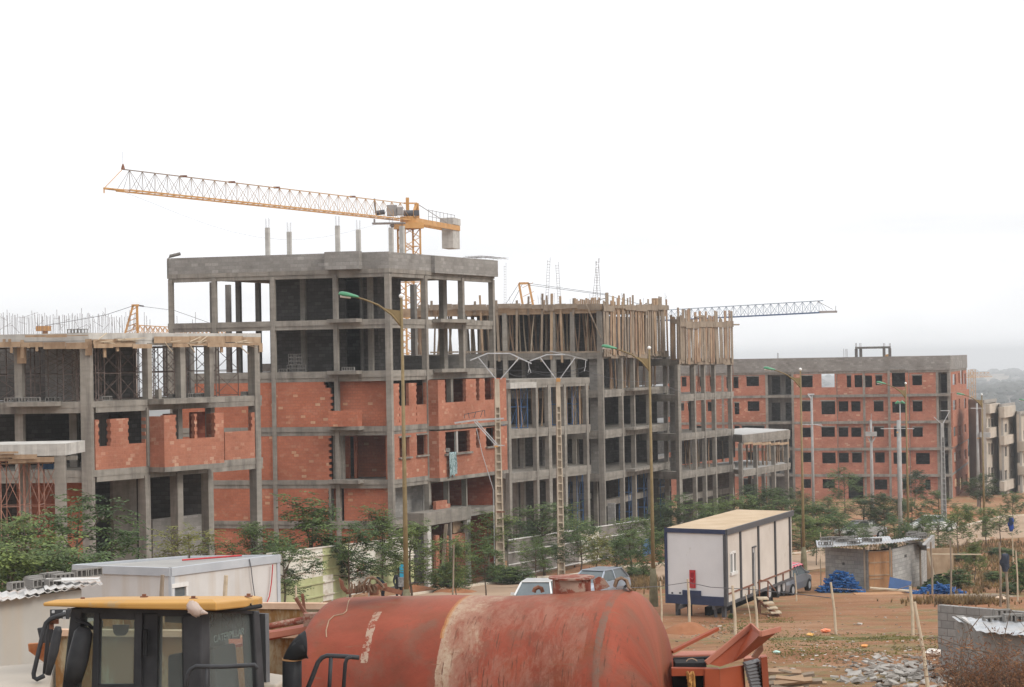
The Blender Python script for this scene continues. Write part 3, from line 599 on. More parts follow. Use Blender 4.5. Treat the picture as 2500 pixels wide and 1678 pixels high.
# loose laths on the edge
for i in range(20):
    px = r1.choice((r1.uniform(400, 640), r1.uniform(540, 640), r1.uniform(240, 340), r1.uniform(400, 500))); y = 838 if px > 400 else 834
    a, z = GR_.st(px, y, -.5); an = r1.uniform(-.9, .6) if r1.random() < .5 else r1.uniform(-.15, .2); L_ = r1.uniform(.6, 1.5)
    p0 = GR_.W(a, -.5+r1.random()*.35, z+r1.uniform(-.05, .12)); p1 = p0+Vector((GR_.t.x*L_*math.cos(an), GR_.t.y*L_*math.cos(an), L_*math.sin(an)*.8))
    tag(MB().beam(p0, p1, .05, .03).build('timber_lath', M['woodW']), 'loose pale lath sticking out at the edge of the left roof slab', 'lath', 'loose laths at the roof edge')
# rebar forest
r1 = random.Random(21)
for i in range(95):
    px = 2+i*3.5+r1.uniform(-1.5, 1.5); y = r1.choice((768, 770, 772, 768, 774, 766))+r1.uniform(-5, 6); y = y-14 if i % 17 == 5 else y
    d = r1.uniform(.5, 3.5); f_ = GL_ if px < 205 else GR_; a, z = f_.st(px, y, d); q = f_.W(a, d, zl['roof']-.05)
    MB().tube([q, Vector((q.x+r1.uniform(-.05, .05), q.y, z))], .0105, 4).build('rebar', M['rebar'], Lroot)
mb = MB()
for i in range(26):
    px = r1.uniform(0, 320); f_ = GL_ if px < 205 else GR_; d = r1.uniform(.5, 3); a, z = f_.st(px, r1.uniform(772, 800), d); p0 = f_.W(a, d, z); p1 = p0+Vector((r1.uniform(-.7, .7), 0, r1.uniform(-.5, .4)))
    mb.tube([p0, p1], .008, 4)
for k, px in enumerate((352, 358, 366, 425, 432, 470, 477)):
    a, z = GR_.st(px, 762+(k % 3)*9, 2.5); q = GR_.W(a, 2.5, zl['roof']); mb.tube([q, Vector((q.x, q.y, z))], .012, 4)
for k in range(9):
    a, z = GR_.st(440+k*8, 790+(k % 3)*3, .6); q = GR_.W(a, .6, zl['roof']); mb.tube([q, Vector((q.x, q.y, z))], .009, 4)
o = mb.build('crossed_rebar', M['rebar'], Lroot)
for px, d in ((163, 1.0), (172, 1.1), (181, 1.0), (188, 1.2)):
    a = GL_.st(px, 800, d)[0]; place_block(GL_.W(a, d, zl['roof']+.003), 0.1, 'reddish grey block in the row on the left roof slab among steel bars', 'blocks on the left roof slab')
# blocks on the first open floor
for px, d, z in ((10, -.4, 0), (24, -.3, 0), (38, -.45, 0), (60, -.5, 0), (72, -.45, 0)):
    a = GL_.st(px, 975, d)[0]; place_block(GL_.W(a, d, zl['L3']+.033), r1.uniform(-.1, .1), 'hollow block on the balcony ledge of the left frame building', 'blocks on the left ledge')
for px, d in ((110, .8), (122, .9), (250, .6), (258, .7), (420, .5), (428, .5), (460, .6), (470, .6), (478, .5), (485, .6), (595, .5)):
    f_ = GL_ if px < 215 else GR_; a = f_.st(px, 970, d)[0]; place_block(f_.W(a, d, zl['L3']+.003), math.atan2(f_.t.y, f_.t.x)+r1.uniform(-.1, .1), 'grey block at the open floor edge under the left roof slab', 'blocks at the open floor edge')
for px in (200, 393): 
    f_ = GL_ if px < 215 else GR_; a = f_.st(px, 960, .0 if px == 393 else -.02)[0]; mb = MB(); f_.box(mb, a-.11, a+.11, zl['L3'], zl['L3']+.45, .05, .27)
    tag(mb.build('concrete_block', M['conc']), 'upright pale block on the floor edge beside the %s column' % ('corner' if px == 200 else 'middle'), 'block')
# scaffold towers under the roof slab
def scaffold(name, label, p, ax, n, wd, dp, z0, z1, mat, group, root=None, lifts=2):
    o = root or thing(name, label, 'scaffolding', (p[0], p[1], z0), group)
    ax = Vector((ax[0], ax[1], 0)).normalized(); ay = Vector((-ax.y, ax.x, 0)); H = (z1-z0)/lifts
    for i in range(n+1):
        mb = MB()
        for j in (0, 1):
            q = Vector((p[0], p[1], 0))+ax*wd*i+ay*dp*j; mb.tube([q+Vector((0, 0, z0)), q+Vector((0, 0, z1))], .028, 6)
        for k in range(lifts+1):
            q = Vector((p[0], p[1], z0+min(k*H+.05, z1-z0-.02)))+ax*wd*i; mb.tube([q, q+ay*dp], .02, 5)
        mb.build('frame', M[mat], o)
        if i < n:
            for j in (0, 1):
                mb = MB()
                for k in range(lifts):
                    q = Vector((p[0], p[1], z0+k*H))+ax*wd*i+ay*dp*j
                    mb.tube([q+Vector((0, 0, .1)), q+ax*wd+Vector((0, 0, H-.1))], .016, 4); mb.tube([q+ax*wd+Vector((0, 0, .1)), q+Vector((0, 0, H-.1))], .016, 4)
                    mb.tube([q+Vector((0, 0, H)), q+ax*wd+Vector((0, 0, H))], .018, 4)
                mb.build('brace', M[mat], o)
    return o
sg = 'scaffold frames under the left roof slab'; sc_pos = [(GL_, 62, .9, 2.4, 1, 'orange'), (GL_, 118, 1.6, 1.6, 1, 'l'), (GL_, 155, .7, 1.5, 1, 'l'), (GR_, 240, .8, 1.5, 1, 'l'), (GR_, 332, 2.2, 1.6, 1, 'd'), (GR_, 375, 1.0, 1.5, 1, 'd'), (GR_, 400, 4.5, 1.5, 1, 'd'), (GR_, 455, 1.2, 1.6, 1, 'd'), (GR_, 528, 1.0, 1.7, 1, 'd'), (GL_, -8, .9, 1.6, 1, 'l'), (GR_, 290, 1.1, 1.3, 1, 'd')]
plc = ['left of the first column', 'before the grey block wall', 'beside the thick corner column', 'right of the corner column', 'dark against the sky gap', 'right of the second column', 'deep inside behind the third column', 'between the third and fourth columns', 'next to the right end column', 'at the far left edge', 'in front of the dark wall']
for (f_, px, d, wd, n, k), pl in zip(sc_pos, plc):
    a = f_.st(px, 950, d)[0]; q = f_.W(a, d, 0); scaffold('scaffold_tower', 'thin steel scaffold tower on the open floor, '+pl, (q.x, q.y), f_.t, n, wd, 1.2, zl['L3'], zl['roofb']-.15, 'steelS', sg)
# low structure in front at the far left
D4 = 86.5; A4, C4 = XY(-90, D4), XY(158, D4); F4 = Fac(A4, C4); z4t, z4b, z4g = Z(60, 1087, D4), Z(60, 1114, D4), -11.0
R4 = thing('unfinished_annex', 'low concrete slab on columns with timber forms in front of the left frame building', 'building', (C4[0], C4[1], z4g))
pts = []
for i in range(26): pts.append((A4[0]+(C4[0]-A4[0])*i/25, A4[1]+(C4[1]-A4[1])*i/25-.02*(i % 3)))
mb = MB(); pp = pts+[(C4[0]+.1, C4[1]+3.5), (A4[0], A4[1]+3.5)]; mb.prism(pp, z4b, z4t+.03); mb.build('roof_slab', M['concL'], R4)
for px in (146,): mb = MB(); a = F4.st(px, 1200)[0]; F4.box(mb, a-.2, a+.2, z4g, z4b, .0, .4); mb.build('column', M['conc'], R4)
mb = MB(); a = F4.st(20, 1200)[0]; F4.box(mb, a-.2, a+.2, z4g, z4b, 2.8, 3.2); mb.build('column', M['conc'], R4)
mb = MB(); q = F4.rect(133, 1114, 187, 1124, .6); F4.box(mb, q[0], q[1], q[2], q[3], .6, .8); mb.build('beam', M['conc'], R4)
r1 = random.Random(4)
for k, (x0, x1, y0, y1, d) in enumerate(((-40, 44, 1103, 1108, -.5), (-40, 34, 1109, 1118, -.4), (-40, 20, 1119, 1126, -.3), (30, 90, 1110, 1121, -.25), (20, 65, 1120, 1131, -.15), (62, 132, 1116, 1129, -.1), (0, 130, 1130, 1133, .4))):
    q = F4.rect(x0, y0, x1, y1, d); mb = MB(); F4.box(mb, q[0], q[1], q[2], q[3], d, d+.05); mb.build('form_board', M['wood'], R4)
for k, (px, d) in enumerate(((2, .3), (58, .5), (95, .2))):
    a = F4.st(px, 1200, d)[0]; q = F4.W(a, d, 0); scaffold('scaffold_tower', 'rust coloured scaffold tower under the low slab, %s' % ('at the picture edge', 'in its middle', 'nearest its column')[k], (q.x, q.y), F4.t, 1, .75 if k != 1 else .6, 1.0, z4g, z4b-.2, 'steelO', 'rusty scaffold under the low slab', lifts=4)
q = F4.rect(106, 1128, 126, 1146, 1.0); tag(MB().box(F4.W(q[0]+.2, 1.0, (q[2]+q[3])/2), (.4, .1, .28)).build('plastic_tub', M['blue']), 'small blue tub hanging under the low slab boards', 'tub')
# ================================================================== MIDDLE FRAME BUILDING (props and planks on its top floor)
CK, AK, EK = XY(1472, 158), XY(985, 162), XY(1634, 175)
KL, KR = Fac(AK, CK), Fac(CK, EK); gk = (AK[0]+EK[0]-CK[0], AK[1]+EK[1]-CK[1])
zk = {k: Z(1472, y, 158) for k, y in dict(T=742, Tb=760, A=858, Ab=872, B=953, Bb=967, C=1052, Cb=1068, D=1157, Db=1172).items()}; zgk = -15.4
Kroot = thing('unfinished_building', 'middle grey frame block whose top floor bristles with timber props and planks', 'building', (CK[0], CK[1], zgk))
poly = [AK, CK, EK, gk]
for top, bot in (('T', 'Tb'), ('A', 'Ab'), ('B', 'Bb'), ('C', 'Cb'), ('D', 'Db')):
    mb = MB().prism(poly, zk[bot]+.1, zk[top]); KL.box(mb, 0, KL.L-.05, zk[bot]-.12, zk[bot]+.1, .03, .35); KR.box(mb, .35, KR.L, zk[bot]-.12, zk[bot]+.1, .03, .35)
    mb.build('floor_slab', M['wood' if top == 'T' else 'conc'], Kroot)
for px, w_ in ((1013, .3), (1137, .3), (1235, .34), (1352, .36), (1400, .3)): col(KL, px, 1000, zgk, zk['Tb'], w_, root=Kroot)
mb = MB(); KL.box(mb, KL.L-.36, KL.L+.04, zgk, zk['Tb'], -.04, .36); mb.build('column', M['conc'], Kroot)
for px in (1523, 1552, 1590, 1632): col(KR, px, 1100, zgk, zk['Ab'], .3, root=Kroot)
for px in (1280, 1405, 1450): col(KL, px, 1000, zgk, zk['A'], .3, 3.4, root=Kroot)
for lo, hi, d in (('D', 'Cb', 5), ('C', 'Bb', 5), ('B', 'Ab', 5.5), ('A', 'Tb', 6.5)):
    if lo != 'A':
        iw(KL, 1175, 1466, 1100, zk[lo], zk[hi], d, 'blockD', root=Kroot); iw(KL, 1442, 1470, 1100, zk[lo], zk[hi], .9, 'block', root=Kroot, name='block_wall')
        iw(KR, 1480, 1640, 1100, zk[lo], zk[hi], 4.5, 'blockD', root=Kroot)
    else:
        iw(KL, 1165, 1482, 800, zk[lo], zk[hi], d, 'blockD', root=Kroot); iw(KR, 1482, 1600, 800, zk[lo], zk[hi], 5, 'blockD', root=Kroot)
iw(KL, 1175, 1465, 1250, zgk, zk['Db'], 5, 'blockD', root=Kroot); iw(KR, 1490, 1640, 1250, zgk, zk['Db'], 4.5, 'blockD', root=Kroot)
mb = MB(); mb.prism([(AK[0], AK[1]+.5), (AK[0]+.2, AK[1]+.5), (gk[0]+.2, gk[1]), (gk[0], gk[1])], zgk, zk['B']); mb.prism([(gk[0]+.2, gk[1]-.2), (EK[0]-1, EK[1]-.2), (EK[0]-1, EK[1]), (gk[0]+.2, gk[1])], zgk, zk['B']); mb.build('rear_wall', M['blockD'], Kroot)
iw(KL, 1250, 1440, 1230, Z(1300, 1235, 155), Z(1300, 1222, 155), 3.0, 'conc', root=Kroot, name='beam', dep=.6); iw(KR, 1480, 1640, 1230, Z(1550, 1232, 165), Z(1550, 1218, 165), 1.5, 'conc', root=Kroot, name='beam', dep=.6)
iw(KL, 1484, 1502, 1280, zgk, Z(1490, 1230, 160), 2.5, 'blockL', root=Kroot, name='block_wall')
for k, y in (('B', 1), ('C', 2), ('D', 3)):
    q0, q1 = KR.st(1526, 1000)[0], KR.st(1592, 1000)[0]; mb = MB(); KR.box(mb, q0, q1, zk[k]-.16, zk[k]+.03, -.7, -.045); mb.build('balcony_slab', M['conc'], Kroot)
# front wing
CW, EW = XY(1245, 147), XY(1441, 157); WL = Fac(XY(1195, 152), CW); WR = Fac(CW, EW)
zw = {k: Z(1247, y, 147.2) for k, y in dict(T=928, Tb=944, C=1050, Cb=1066, D=1156, Db=1174).items()}
A_ = XY(1178, 153.5)
Wroot = thing('unfinished_wing', 'lower grey frame wing with blue scaffolding and loose props, before the middle block', 'building', (CW[0], CW[1], zgk))
polyw = [XY(1222, 150), CW, EW, (EW[0]-2.5, EW[1]+5), (A_[0]-2.2, A_[1]+3), A_]
for top, bot in (('T', 'Tb'), ('C', 'Cb'), ('D', 'Db')):
    mb = MB().prism(polyw if top != 'T' else polyw, zw[bot]+.05, zw[top]); WR.box(mb, .2, WR.L-.02, zw[bot]-.15, zw[bot]+.05, .03, .35); mb.build('floor_slab', M['conc'], Wroot)
mb = MB(); q = WR.rect(1246, 934, 1310, 948, -.5); WR.box(mb, q[0], q[1], q[2], q[3], -.5, -.03); mb.build('parapet', M['concL'], Wroot)
for px, w_ in ((1247, .34), (1314, .3), (1345, .42), (1383, .34), (1437, .34)): col(WR, px, 1150, zgk, zw['Tb'], w_, root=Wroot)
for px in (1262, 1280, 1345): col(WR, px, 1100, zgk, zw['Cb'], .26, 3.0, root=Wroot)
iw(WR, 1252, 1450, 1100, zw['D'], zw['Cb'], 4.4, 'blockD', root=Wroot); iw(WR, 1330, 1342, 1100, zw['D'], zw['Cb'], 2.4, 'block', root=Wroot, name='block_wall')
iw(WR, 1252, 1450, 1250, zgk, zw['Db'], 4.4, 'blockD', root=Wroot)
for px in (1200, 1228): col(WL, px, 1150, zgk, zw['Tb'], .24, root=Wroot, d=1)
r1 = random.Random(31)
bs = 'blue scaffold frames in the front wing'
for k, (px, d, z0, z1) in enumerate(((1228, .8, 'C', 'Tb'), (1272, .6, 'C', 'Tb'), (1360, 1.0, 'C', 'Tb'), (1397, .8, 'C', 'Tb'), (1405, 1.2, 'g', 'Db'))):
    f_ = WR; a = f_.st(px, 1000, d)[0]; q = f_.W(a, d, 0)
    scaffold('scaffold_tower', 'blue scaffold %s' % ('beside the concrete ladder pole, upper wing floor', 'left of the props on the upper wing floor', 'right of the pale power pole, upper wing floor', 'at the right end of the upper wing floor', 'at the foot of the front wing')[k], (q.x, q.y), f_.t, 1, .9, .9, zw[z0] if z0 != 'g' else zgk+1.5, zw[z1], 'blue', bs, lifts=2)
for k, (px, d, w_) in enumerate(((1535, 1.0, .8), (1572, 1.2, 1.0), (1612, .8, 1.6))):
    a = KR.st(px, 1200, d)[0]; q = KR.W(a, d, 0); scaffold('scaffold_tower', 'blue scaffold tower at ground level of the middle block, %s' % ('slim and leftmost', 'dense one', 'wide one behind lamp pole')[k], (q.x, q.y), KR.t, 1, w_, .8, zgk+2, zk['Db']-.1, 'blue', bs, lifts=3)
# timber props (parts of the building they carry)
def props(fac, n, x0, x1, d0, d1, z0, z1, root, r0=.035, lean=.25, mats=('pole',), seed=1, over=0):
    r1 = random.Random(seed)
    for i in range(n):
        px = r1.uniform(x0, x1); d = r1.uniform(d0, d1); a = fac.st(px, 900, d)[0]; p0 = fac.W(a, d, z0); p1 = fac.W(a+r1.uniform(-lean, lean), d+r1.uniform(-.1, .1), z1+(r1.random()*over))
        md_ = (p0+p1)/2+Vector((r1.uniform(-.05, .05), 0, 0)); MB().tube([p0, md_, p1], [r0*1.15, r0, r0*.85], 6).build('prop', M[r1.choice(mats)], root)
def planks(fac, xs, d, z0, z1, root, seed=2, w=.13, over=.5, under=.35, lean=.03, mats=('woodG', 'wood', 'woodG')):
    r1 = random.Random(seed)
    for px in xs:
        a = fac.st(px+r1.uniform(-1.5, 1.5), 800, d)[0]; ww = w*r1.uniform(.6, 1.25); p0 = fac.W(a, d+r1.uniform(-.06, .06), z0-r1.random()*under); p1 = fac.W(a+r1.uniform(-lean, lean)*3, d+r1.uniform(-.06, .06), z1+r1.random()*over)
        dd = (p1-p0); L_ = dd.length; mb = MB(); t3 = Vector((fac.t.x, fac.t.y, 0))*ww/2; n3 = Vector((fac.n.x, fac.n.y, 0))*.025
        mb.add([p0-t3-n3, p0+t3-n3, p0+t3+n3, p0-t3+n3, p1-t3-n3, p1+t3-n3, p1+t3+n3, p1-t3+n3], [(0, 1, 2, 3), (7, 6, 5, 4), (4, 5, 1, 0), (5, 6, 2, 1), (6, 7, 3, 2), (7, 4, 0, 3)])
        o = mb.build('plank', M[r1.choice(mats)], root)
props(KL, 40, 1015, 1215, .5, 5.5, zk['A'], zk['Tb'], Kroot, .07, .3, ('pole', 'woodG', 'woodG'), 41)
props(KL, 62, 1185, 1465, .4, 4.5, zk['A'], zk['Tb'], Kroot, .05, .35, ('pole', 'woodW', 'pole'), 42)
planks(KL, [1262, 1320, 1218, 1178, 1345, 1372], -.12, zk['A']-.5, zk['T'], Kroot, 43, .16, .9, .3, .06, ('wood', 'woodG'))
planks(KL, [1030, 1055, 1066, 1090, 1120, 1158, 1290, 1330, 1337, 1400], -.06, zk['T']-.5, zk['T'], Kroot, 44, .16, .7, .3, .03)
planks(KR, [1475+i*5.6 for i in range(28)], -.30, zk['A']-.05, zk['T']-.05, Kroot, 45, .36, .95, .4, .05, ('woodG', 'woodG', 'wood', 'pole'))
planks(KR, [1478+i*8 for i in range(19)], .6, zk['A'], zk['T'], Kroot, 46, .34, .4, 0, .05, ('woodG', 'pole'))
props(KR, 24, 1485, 1600, .4, 2.4, zk['B'], zk['Ab'], Kroot, .045, .4, ('pole',), 47)
props(KR, 8, 1515, 1560, 1.0, 2.2, zk['B'], zk['Ab'], Kroot, .07, .3, ('wood',), 48)
props(WR, 18, 1262, 1440, .4, 2.6, zw['C'], zw['Tb'], Wroot, .05, .3, ('pole', 'wood'), 49)
planks(WR, [1298, 1306, 1400, 1412], .9, zw['C'], zw['Tb']-.1, Wroot, 50, .25, 0, 0)
# edge boards of the top forms
boards(KL, 1020, 1465, 743, 756, 16, -.22, Kroot, 'woodG', .16); boards(KR, 1474, 1632, 746, 757, 6, -.42, Kroot, 'woodG', .2); boards(KR, 1474, 1632, 858, 872, 9, -.2, Kroot, 'woodG', .25); boards(KL, 1050, 1465, 858, 862, 6, -.25, Kroot, 'woodG', .05)
a, z = KL.st(1426, 733, -.4); b_, z2 = KL.st(1468, 825, -.4); mb = MB().beam(KL.W(a, -.4, z), KL.W(b_, -.4, z2), .18, .06); mb.build('plank', M['woodG'], Kroot)
# raised form box
q0, q1 = KL.st(1402, 735, 1)[0], KL.st(1465, 735, 1)[0]; zt5 = KL.st(1430, 729, 1)[1]
r1 = random.Random(6); n = 14; mb = MB()
for i in range(n): a = q0+(q1-q0)*i/n; KL.box(mb, a, a+(q1-q0)/n-.02, zk['T'], zt5+r1.uniform(-.15, .1), 1+r1.random()*.03, 1.06)
mb.build('form_box', M['wood'], Kroot)
a0 = KR.st(1588, 735, 1)[0]; a1 = KR.st(1600, 735, 1)[0]; zt6 = KR.st(1594, 729, 1)[1]; mb = MB(); KR.box(mb, a0, a1, zk['T'], zt6, .5, .9); mb.build('form_box', M['wood'], Kroot)
# tall starter cages above
def cage(px0, y0, px1, y1, fac, d, root, w=.22, zb=None):
    a, z = fac.st(px1, y1, d); b_, z2 = fac.st(px0, y0, d); p0 = fac.W(a, d, z); p1 = fac.W(b_, d, z2); t3 = Vector((fac.t.x, fac.t.y, 0)); mb = MB()
    for i in (-1, 1):
        for j in (0, w): off = t3*w/2*i+Vector((0, j, 0)); mb.tube([p0+off, p1+off+Vector((0, 0, .1*i))], .012, 4)
    n = 16
    for k in range(n): q = p0.lerp(p1, k/n); mb.tube([q-t3*w/2, q+t3*w/2], .006, 3); mb.tube([q-t3*w/2+Vector((0, w, 0)), q+t3*w/2+Vector((0, w, 0))], .006, 3)
    mb.build('rebar_cage', M['rebar'], root)
cage(1340, 632, 1335, 742, KL, 2, Kroot); cage(1360, 643, 1366, 742, KL, 2, Kroot); cage(1460, 634, 1450, 735, KL, 2, Kroot); cage(1458, 634, 1463, 735, KL, 2.5, Kroot); cage(1233, 645, 1233, 745, KL, 3, Kroot, .16); cage(1197, 682, 1199, 745, KL, 3, Kroot, .2)
r1 = random.Random(8); mb = MB()
for px, y in ((1315, 722), (1318, 715), (1323, 725), (1352, 715), (1520, 716), (1521, 720), (1624, 722), (1625, 714), (1570, 728), (1275, 728), (1392, 730), (1440, 718), (1246, 725)):
    f_ = KL if px < 1470 else KR; a, z = f_.st(px, y, 1); q = f_.W(a, 1, zk['T']); mb.tube([q, Vector((q.x+r1.uniform(-.1, .1), q.y, z))], .014, 4)
mb.build('rebar', M['rebar'], Kroot)
mb = MB(); a, z = KL.st(1458, 733, .5); b_, z2 = KL.st(1482, 728, .5); mb.beam(KL.W(a, .5, z), KL.W(b_, .5, z2), .08, .05); mb.build('plank', M['woodG'], Kroot)
# ------------------------------------------------------------------ third frame block
CT, AT, ET = XY(1656, 171), XY(1560, 174), XY(1792, 182)
TL, TR = Fac(AT, CT), Fac(CT, ET); gt = (AT[0]+ET[0]-CT[0], AT[1]+ET[1]-CT[1])
zt_ = {k: Z(1656, y, 171) for k, y in dict(P=783, A=876, Ab=890, B=964, Bb=978, C=1060, Cb=1074, D=1153, Db=1168).items()}; zgt = -16.0
Troot = thing('unfinished_building', 'smaller grey frame block right of the middle one, topped by a screen of upright planks', 'building', (CT[0], CT[1], zgt))
for top, bot in (('A', 'Ab'), ('B', 'Bb'), ('C', 'Cb'), ('D', 'Db')):
    pl_ = [AT, CT, ET, gt] if top != 'A' else [AT, CT, ET, (ET[0]-1.5, ET[1]+4), (CT[0]-1.5, CT[1]+4), (AT[0], AT[1]+3)]
    mb = MB().prism(pl_, zt_[bot]+.08, zt_[top]); TL.box(mb, 0, TL.L-.05, zt_[bot]-.1, zt_[bot]+.08, .03, .35); TR.box(mb, .35, TR.L, zt_[bot]-.1, zt_[bot]+.08, .03, .35)
    mb.build('floor_slab', M['conc'], Troot)
mb = MB(); TL.box(mb, TL.L-.3, TL.L+.04, zgt, zt_['Ab'], -.04, .3); mb.build('column', M['conc'], Troot)
for px in (1700, 1724, 1749, 1789): col(TR, px, 1100, zgt, zt_['Ab'], .27, root=Troot)
col(TR, 1696, 950, zt_['B'], zt_['Ab'], .5, 2.0, root=Troot, mat='concD'); col(TR, 1693, 1050, zt_['C'], zt_['Bb'], .35, 2.0, root=Troot, mat='concD')
iw(TL, 1636, 1652, 1050, zt_['D'], zt_['Ab'], 1.2, 'block', root=Troot, name='block_wall')
for lo, hi in (('D', 'Cb'),): iw(TR, 1662, 1795, 1100, zt_[lo], zt_[hi], 4.5, 'blockD', root=Troot)
iw(TR, 1662, 1795, 1250, zgt, zt_['Db'], 4.5, 'blockD', root=Troot); iw(TR, 1662, 1790, 1210, Z(1720, 1222, 176), Z(1720, 1208, 176), 1.5, 'conc', root=Troot, name='beam', dep=.5)
planks(TR, [1658+i*5.6 for i in range(24)], -.25, zt_['A']-.1, zt_['P'], Troot, 51, .36, 1.1, .4, .05, ('woodG', 'woodG', 'pole')); planks(TL, [1636+i*6 for i in range(4)], -.2, zt_['A'], zt_['P']+.1, Troot, 52, .34, .4, .1)
planks(TR, [1662+i*6.5 for i in range(19)], 1.2, zt_['A'], zt_['P']-.1, Troot, 53, .32, .4, 0, .08, ('pole', 'woodG')); boards(TR, 1658, 1790, 785, 800, 8, -.35, Troot, 'woodG', .2); boards(TR, 1658, 1790, 874, 890, 6, -.15, Troot, 'woodG', .15); boards(TL, 1637, 1655, 780, 790, 2, -.3, Troot, 'woodG', .1)
props(TR, 10, 1665, 1790, .5, 3.0, zt_['B'], zt_['Ab'], Troot, .03, .2, ('steelR',), 54); props(TR, 12, 1665, 1785, .5, 3.5, zt_['D'], zt_['Cb'], Troot, .05, .5, ('woodG', 'pole'), 55)
for px, y, L_ in ((1560, 774, .9), (1800, 793, .6)): pass
a, z = TR.st(1786, 793, -.3); b_, z2 = TR.st(1803, 793, -.3); MB().beam(TR.W(a, -.3, z), TR.W(b_, -.3, z2), .2, .12).build('plank', M['woodG'], Troot)
a, z = TR.st(1697, 775, -.3); b_, z2 = TR.st(1715, 773, -.3); MB().beam(TR.W(a, -.3, z), TR.W(b_, -.3, z2), .16, .1).build('plank', M['woodG'], Troot)
# ------------------------------------------------------------------ low wing with white roof slab
CQ, EQ = XY(1811, 180), XY(1928, 191); QR = Fac(CQ, EQ); zq = {k: Z(1811, y, 180) for k, y in dict(T=1062, Tb=1083, D=1148, Db=1162).items()}
Qroot = thing('unfinished_wing', 'two storey frame with bright pale roof slab before the far brick block', 'building', (CQ[0], CQ[1], -16.2))
pq = [XY(1770, 183), CQ, EQ, (EQ[0]-3.2, EQ[1]+6.5), (XY(1770, 183)[0]-2.0, 190)]
for top, bot in (('T', 'Tb'), ('D', 'Db')):
    mb = MB().prism(pq, zq[bot]+.1, zq[top]-(.04 if top == 'T' else 0)); MB().prism(cshift(pq, .15), zq[top]-.035, zq[top]+.01).build('screed', plain('fresh_screed', (.42, .41, .395), .9), Qroot); QR.box(mb, .1, QR.L, zq[bot]-.1, zq[bot]+.1, .03, .35); mb.build('floor_slab', M['conc'], Qroot)
for px in (1813, 1849, 1893, 1925): col(QR, px, 1150, -16.6, zq['Tb'], .27, root=Qroot, mat='conc')
for px in (1835, 1868): col(QR, px, 1150, -16.6, zq['Db'], .3, 4, root=Qroot, mat='concD')
props(QR, 26, 1816, 1924, .4, 4, zq['D'], zq['Tb'], Qroot, .05, .25, ('pole', 'pole', 'woodG'), 56)
boards(QR, 1815, 1926, 1080, 1086, 5, -.1, Qroot, 'wood', .1)
# ================================================================== FAR BRICK BUILDING
CF, AF, EF = XY(2320, 257), XY(1625, 268), XY(2362, 286)
NL, NR = Fac(AF, CF), Fac(CF, EF); gf = (AF[0]+EF[0]-CF[0], AF[1]+EF[1]-CF[1])
zf = {k: Z(2320, y, 257) for k, y in dict(par=868, R=903, f5=961, f4=1027, f3=1093, f2=1158).items()}; zgf = -18.6
Froot = thing('brick_building', 'far five storey brick shell with rows of empty windows and grey block parapet', 'building', (CF[0], CF[1], zgf))
for k in ('R', 'f5', 'f4', 'f3', 'f2'):
    mb = MB().prism([AF, CF, EF, gf], zf[k]-.28, zf[k]); mb.build('floor_slab', M['conc'], Froot)
strip(NL, 0, NL.L, zf['R'], zf['par'], -.08, .14, 'parapet', M['block'], Froot); strip(NR, .15, NR.L, zf['R'], zf['par'], -.08, .14, 'parapet', M['block'], Froot)
win = {
 'f5': [(1664, 921, 1676, 944), (1707, 920, 1718, 944), (1732, 920, 1743, 944), (1773, 921, 1784, 948), (1790, 921, 1803, 948), (1822, 920, 1853, 943), (1956, 918, 1984, 946), (2005, 905, 2039, 946), (2067, 917, 2078, 946), (2086, 916, 2105, 946), (2110, 917, 2129, 946), (2137, 917, 2154, 941), (2177, 904, 2210, 945), (2227, 917, 2251, 941)],
 'f4': [(1656, 985, 1670, 1003), (1679, 984, 1692, 1003), (1727, 981, 1743, 1004), (1776, 983, 1785, 1004), (1793, 984, 1805, 1012), (1825, 980, 1854, 1004), (1956, 980, 1979, 1005), (2005, 980, 2039, 1012), (2047, 980, 2071, 1005), (2078, 980, 2101, 1005), (2133, 980, 2157, 1005), (2178, 981, 2212, 1008), (2228, 980, 2252, 1005)],
 'f3': [(1700, 1040, 1722, 1060), (1793, 1040, 1806, 1068), (1811, 1040, 1867, 1060), (1958, 1044, 1980, 1068), (2005, 1043, 2038, 1067), (2047, 1044, 2071, 1067), (2078, 1044, 2103, 1067), (2133, 1043, 2158, 1067), (2182, 1042, 2213, 1067), (2228, 1044, 2253, 1067)],
 'f2': [(1825, 1104, 1850, 1130), (1960, 1105, 1981, 1129), (2007, 1105, 2040, 1132), (2048, 1106, 2072, 1130), (2080, 1106, 2104, 1130), (2136, 1105, 2160, 1130), (2181, 1105, 2217, 1133), (2236, 1106, 2270, 1134)],
 'g': [(1815, 1170, 1850, 1210), (1960, 1170, 1980, 1192), (2008, 1170, 2038, 1193), (2071, 1162, 2108, 1225), (2135, 1171, 2166, 1196), (2204, 1170, 2230, 1196), (2259, 1171, 2272, 1196)]}
top_of = {'f5': zf['R']-.28, 'f4': zf['f5']-.28, 'f3': zf['f4']-.28, 'f2': zf['f3']-.28, 'g': zf['f2']-.28}
secs = [(1625, 1760, .06), (1760, 1872, .06), (1937, 2042, -.30), (2042, 2172, .06), (2172, 2218, -.30), (2218, 2290, .06)]
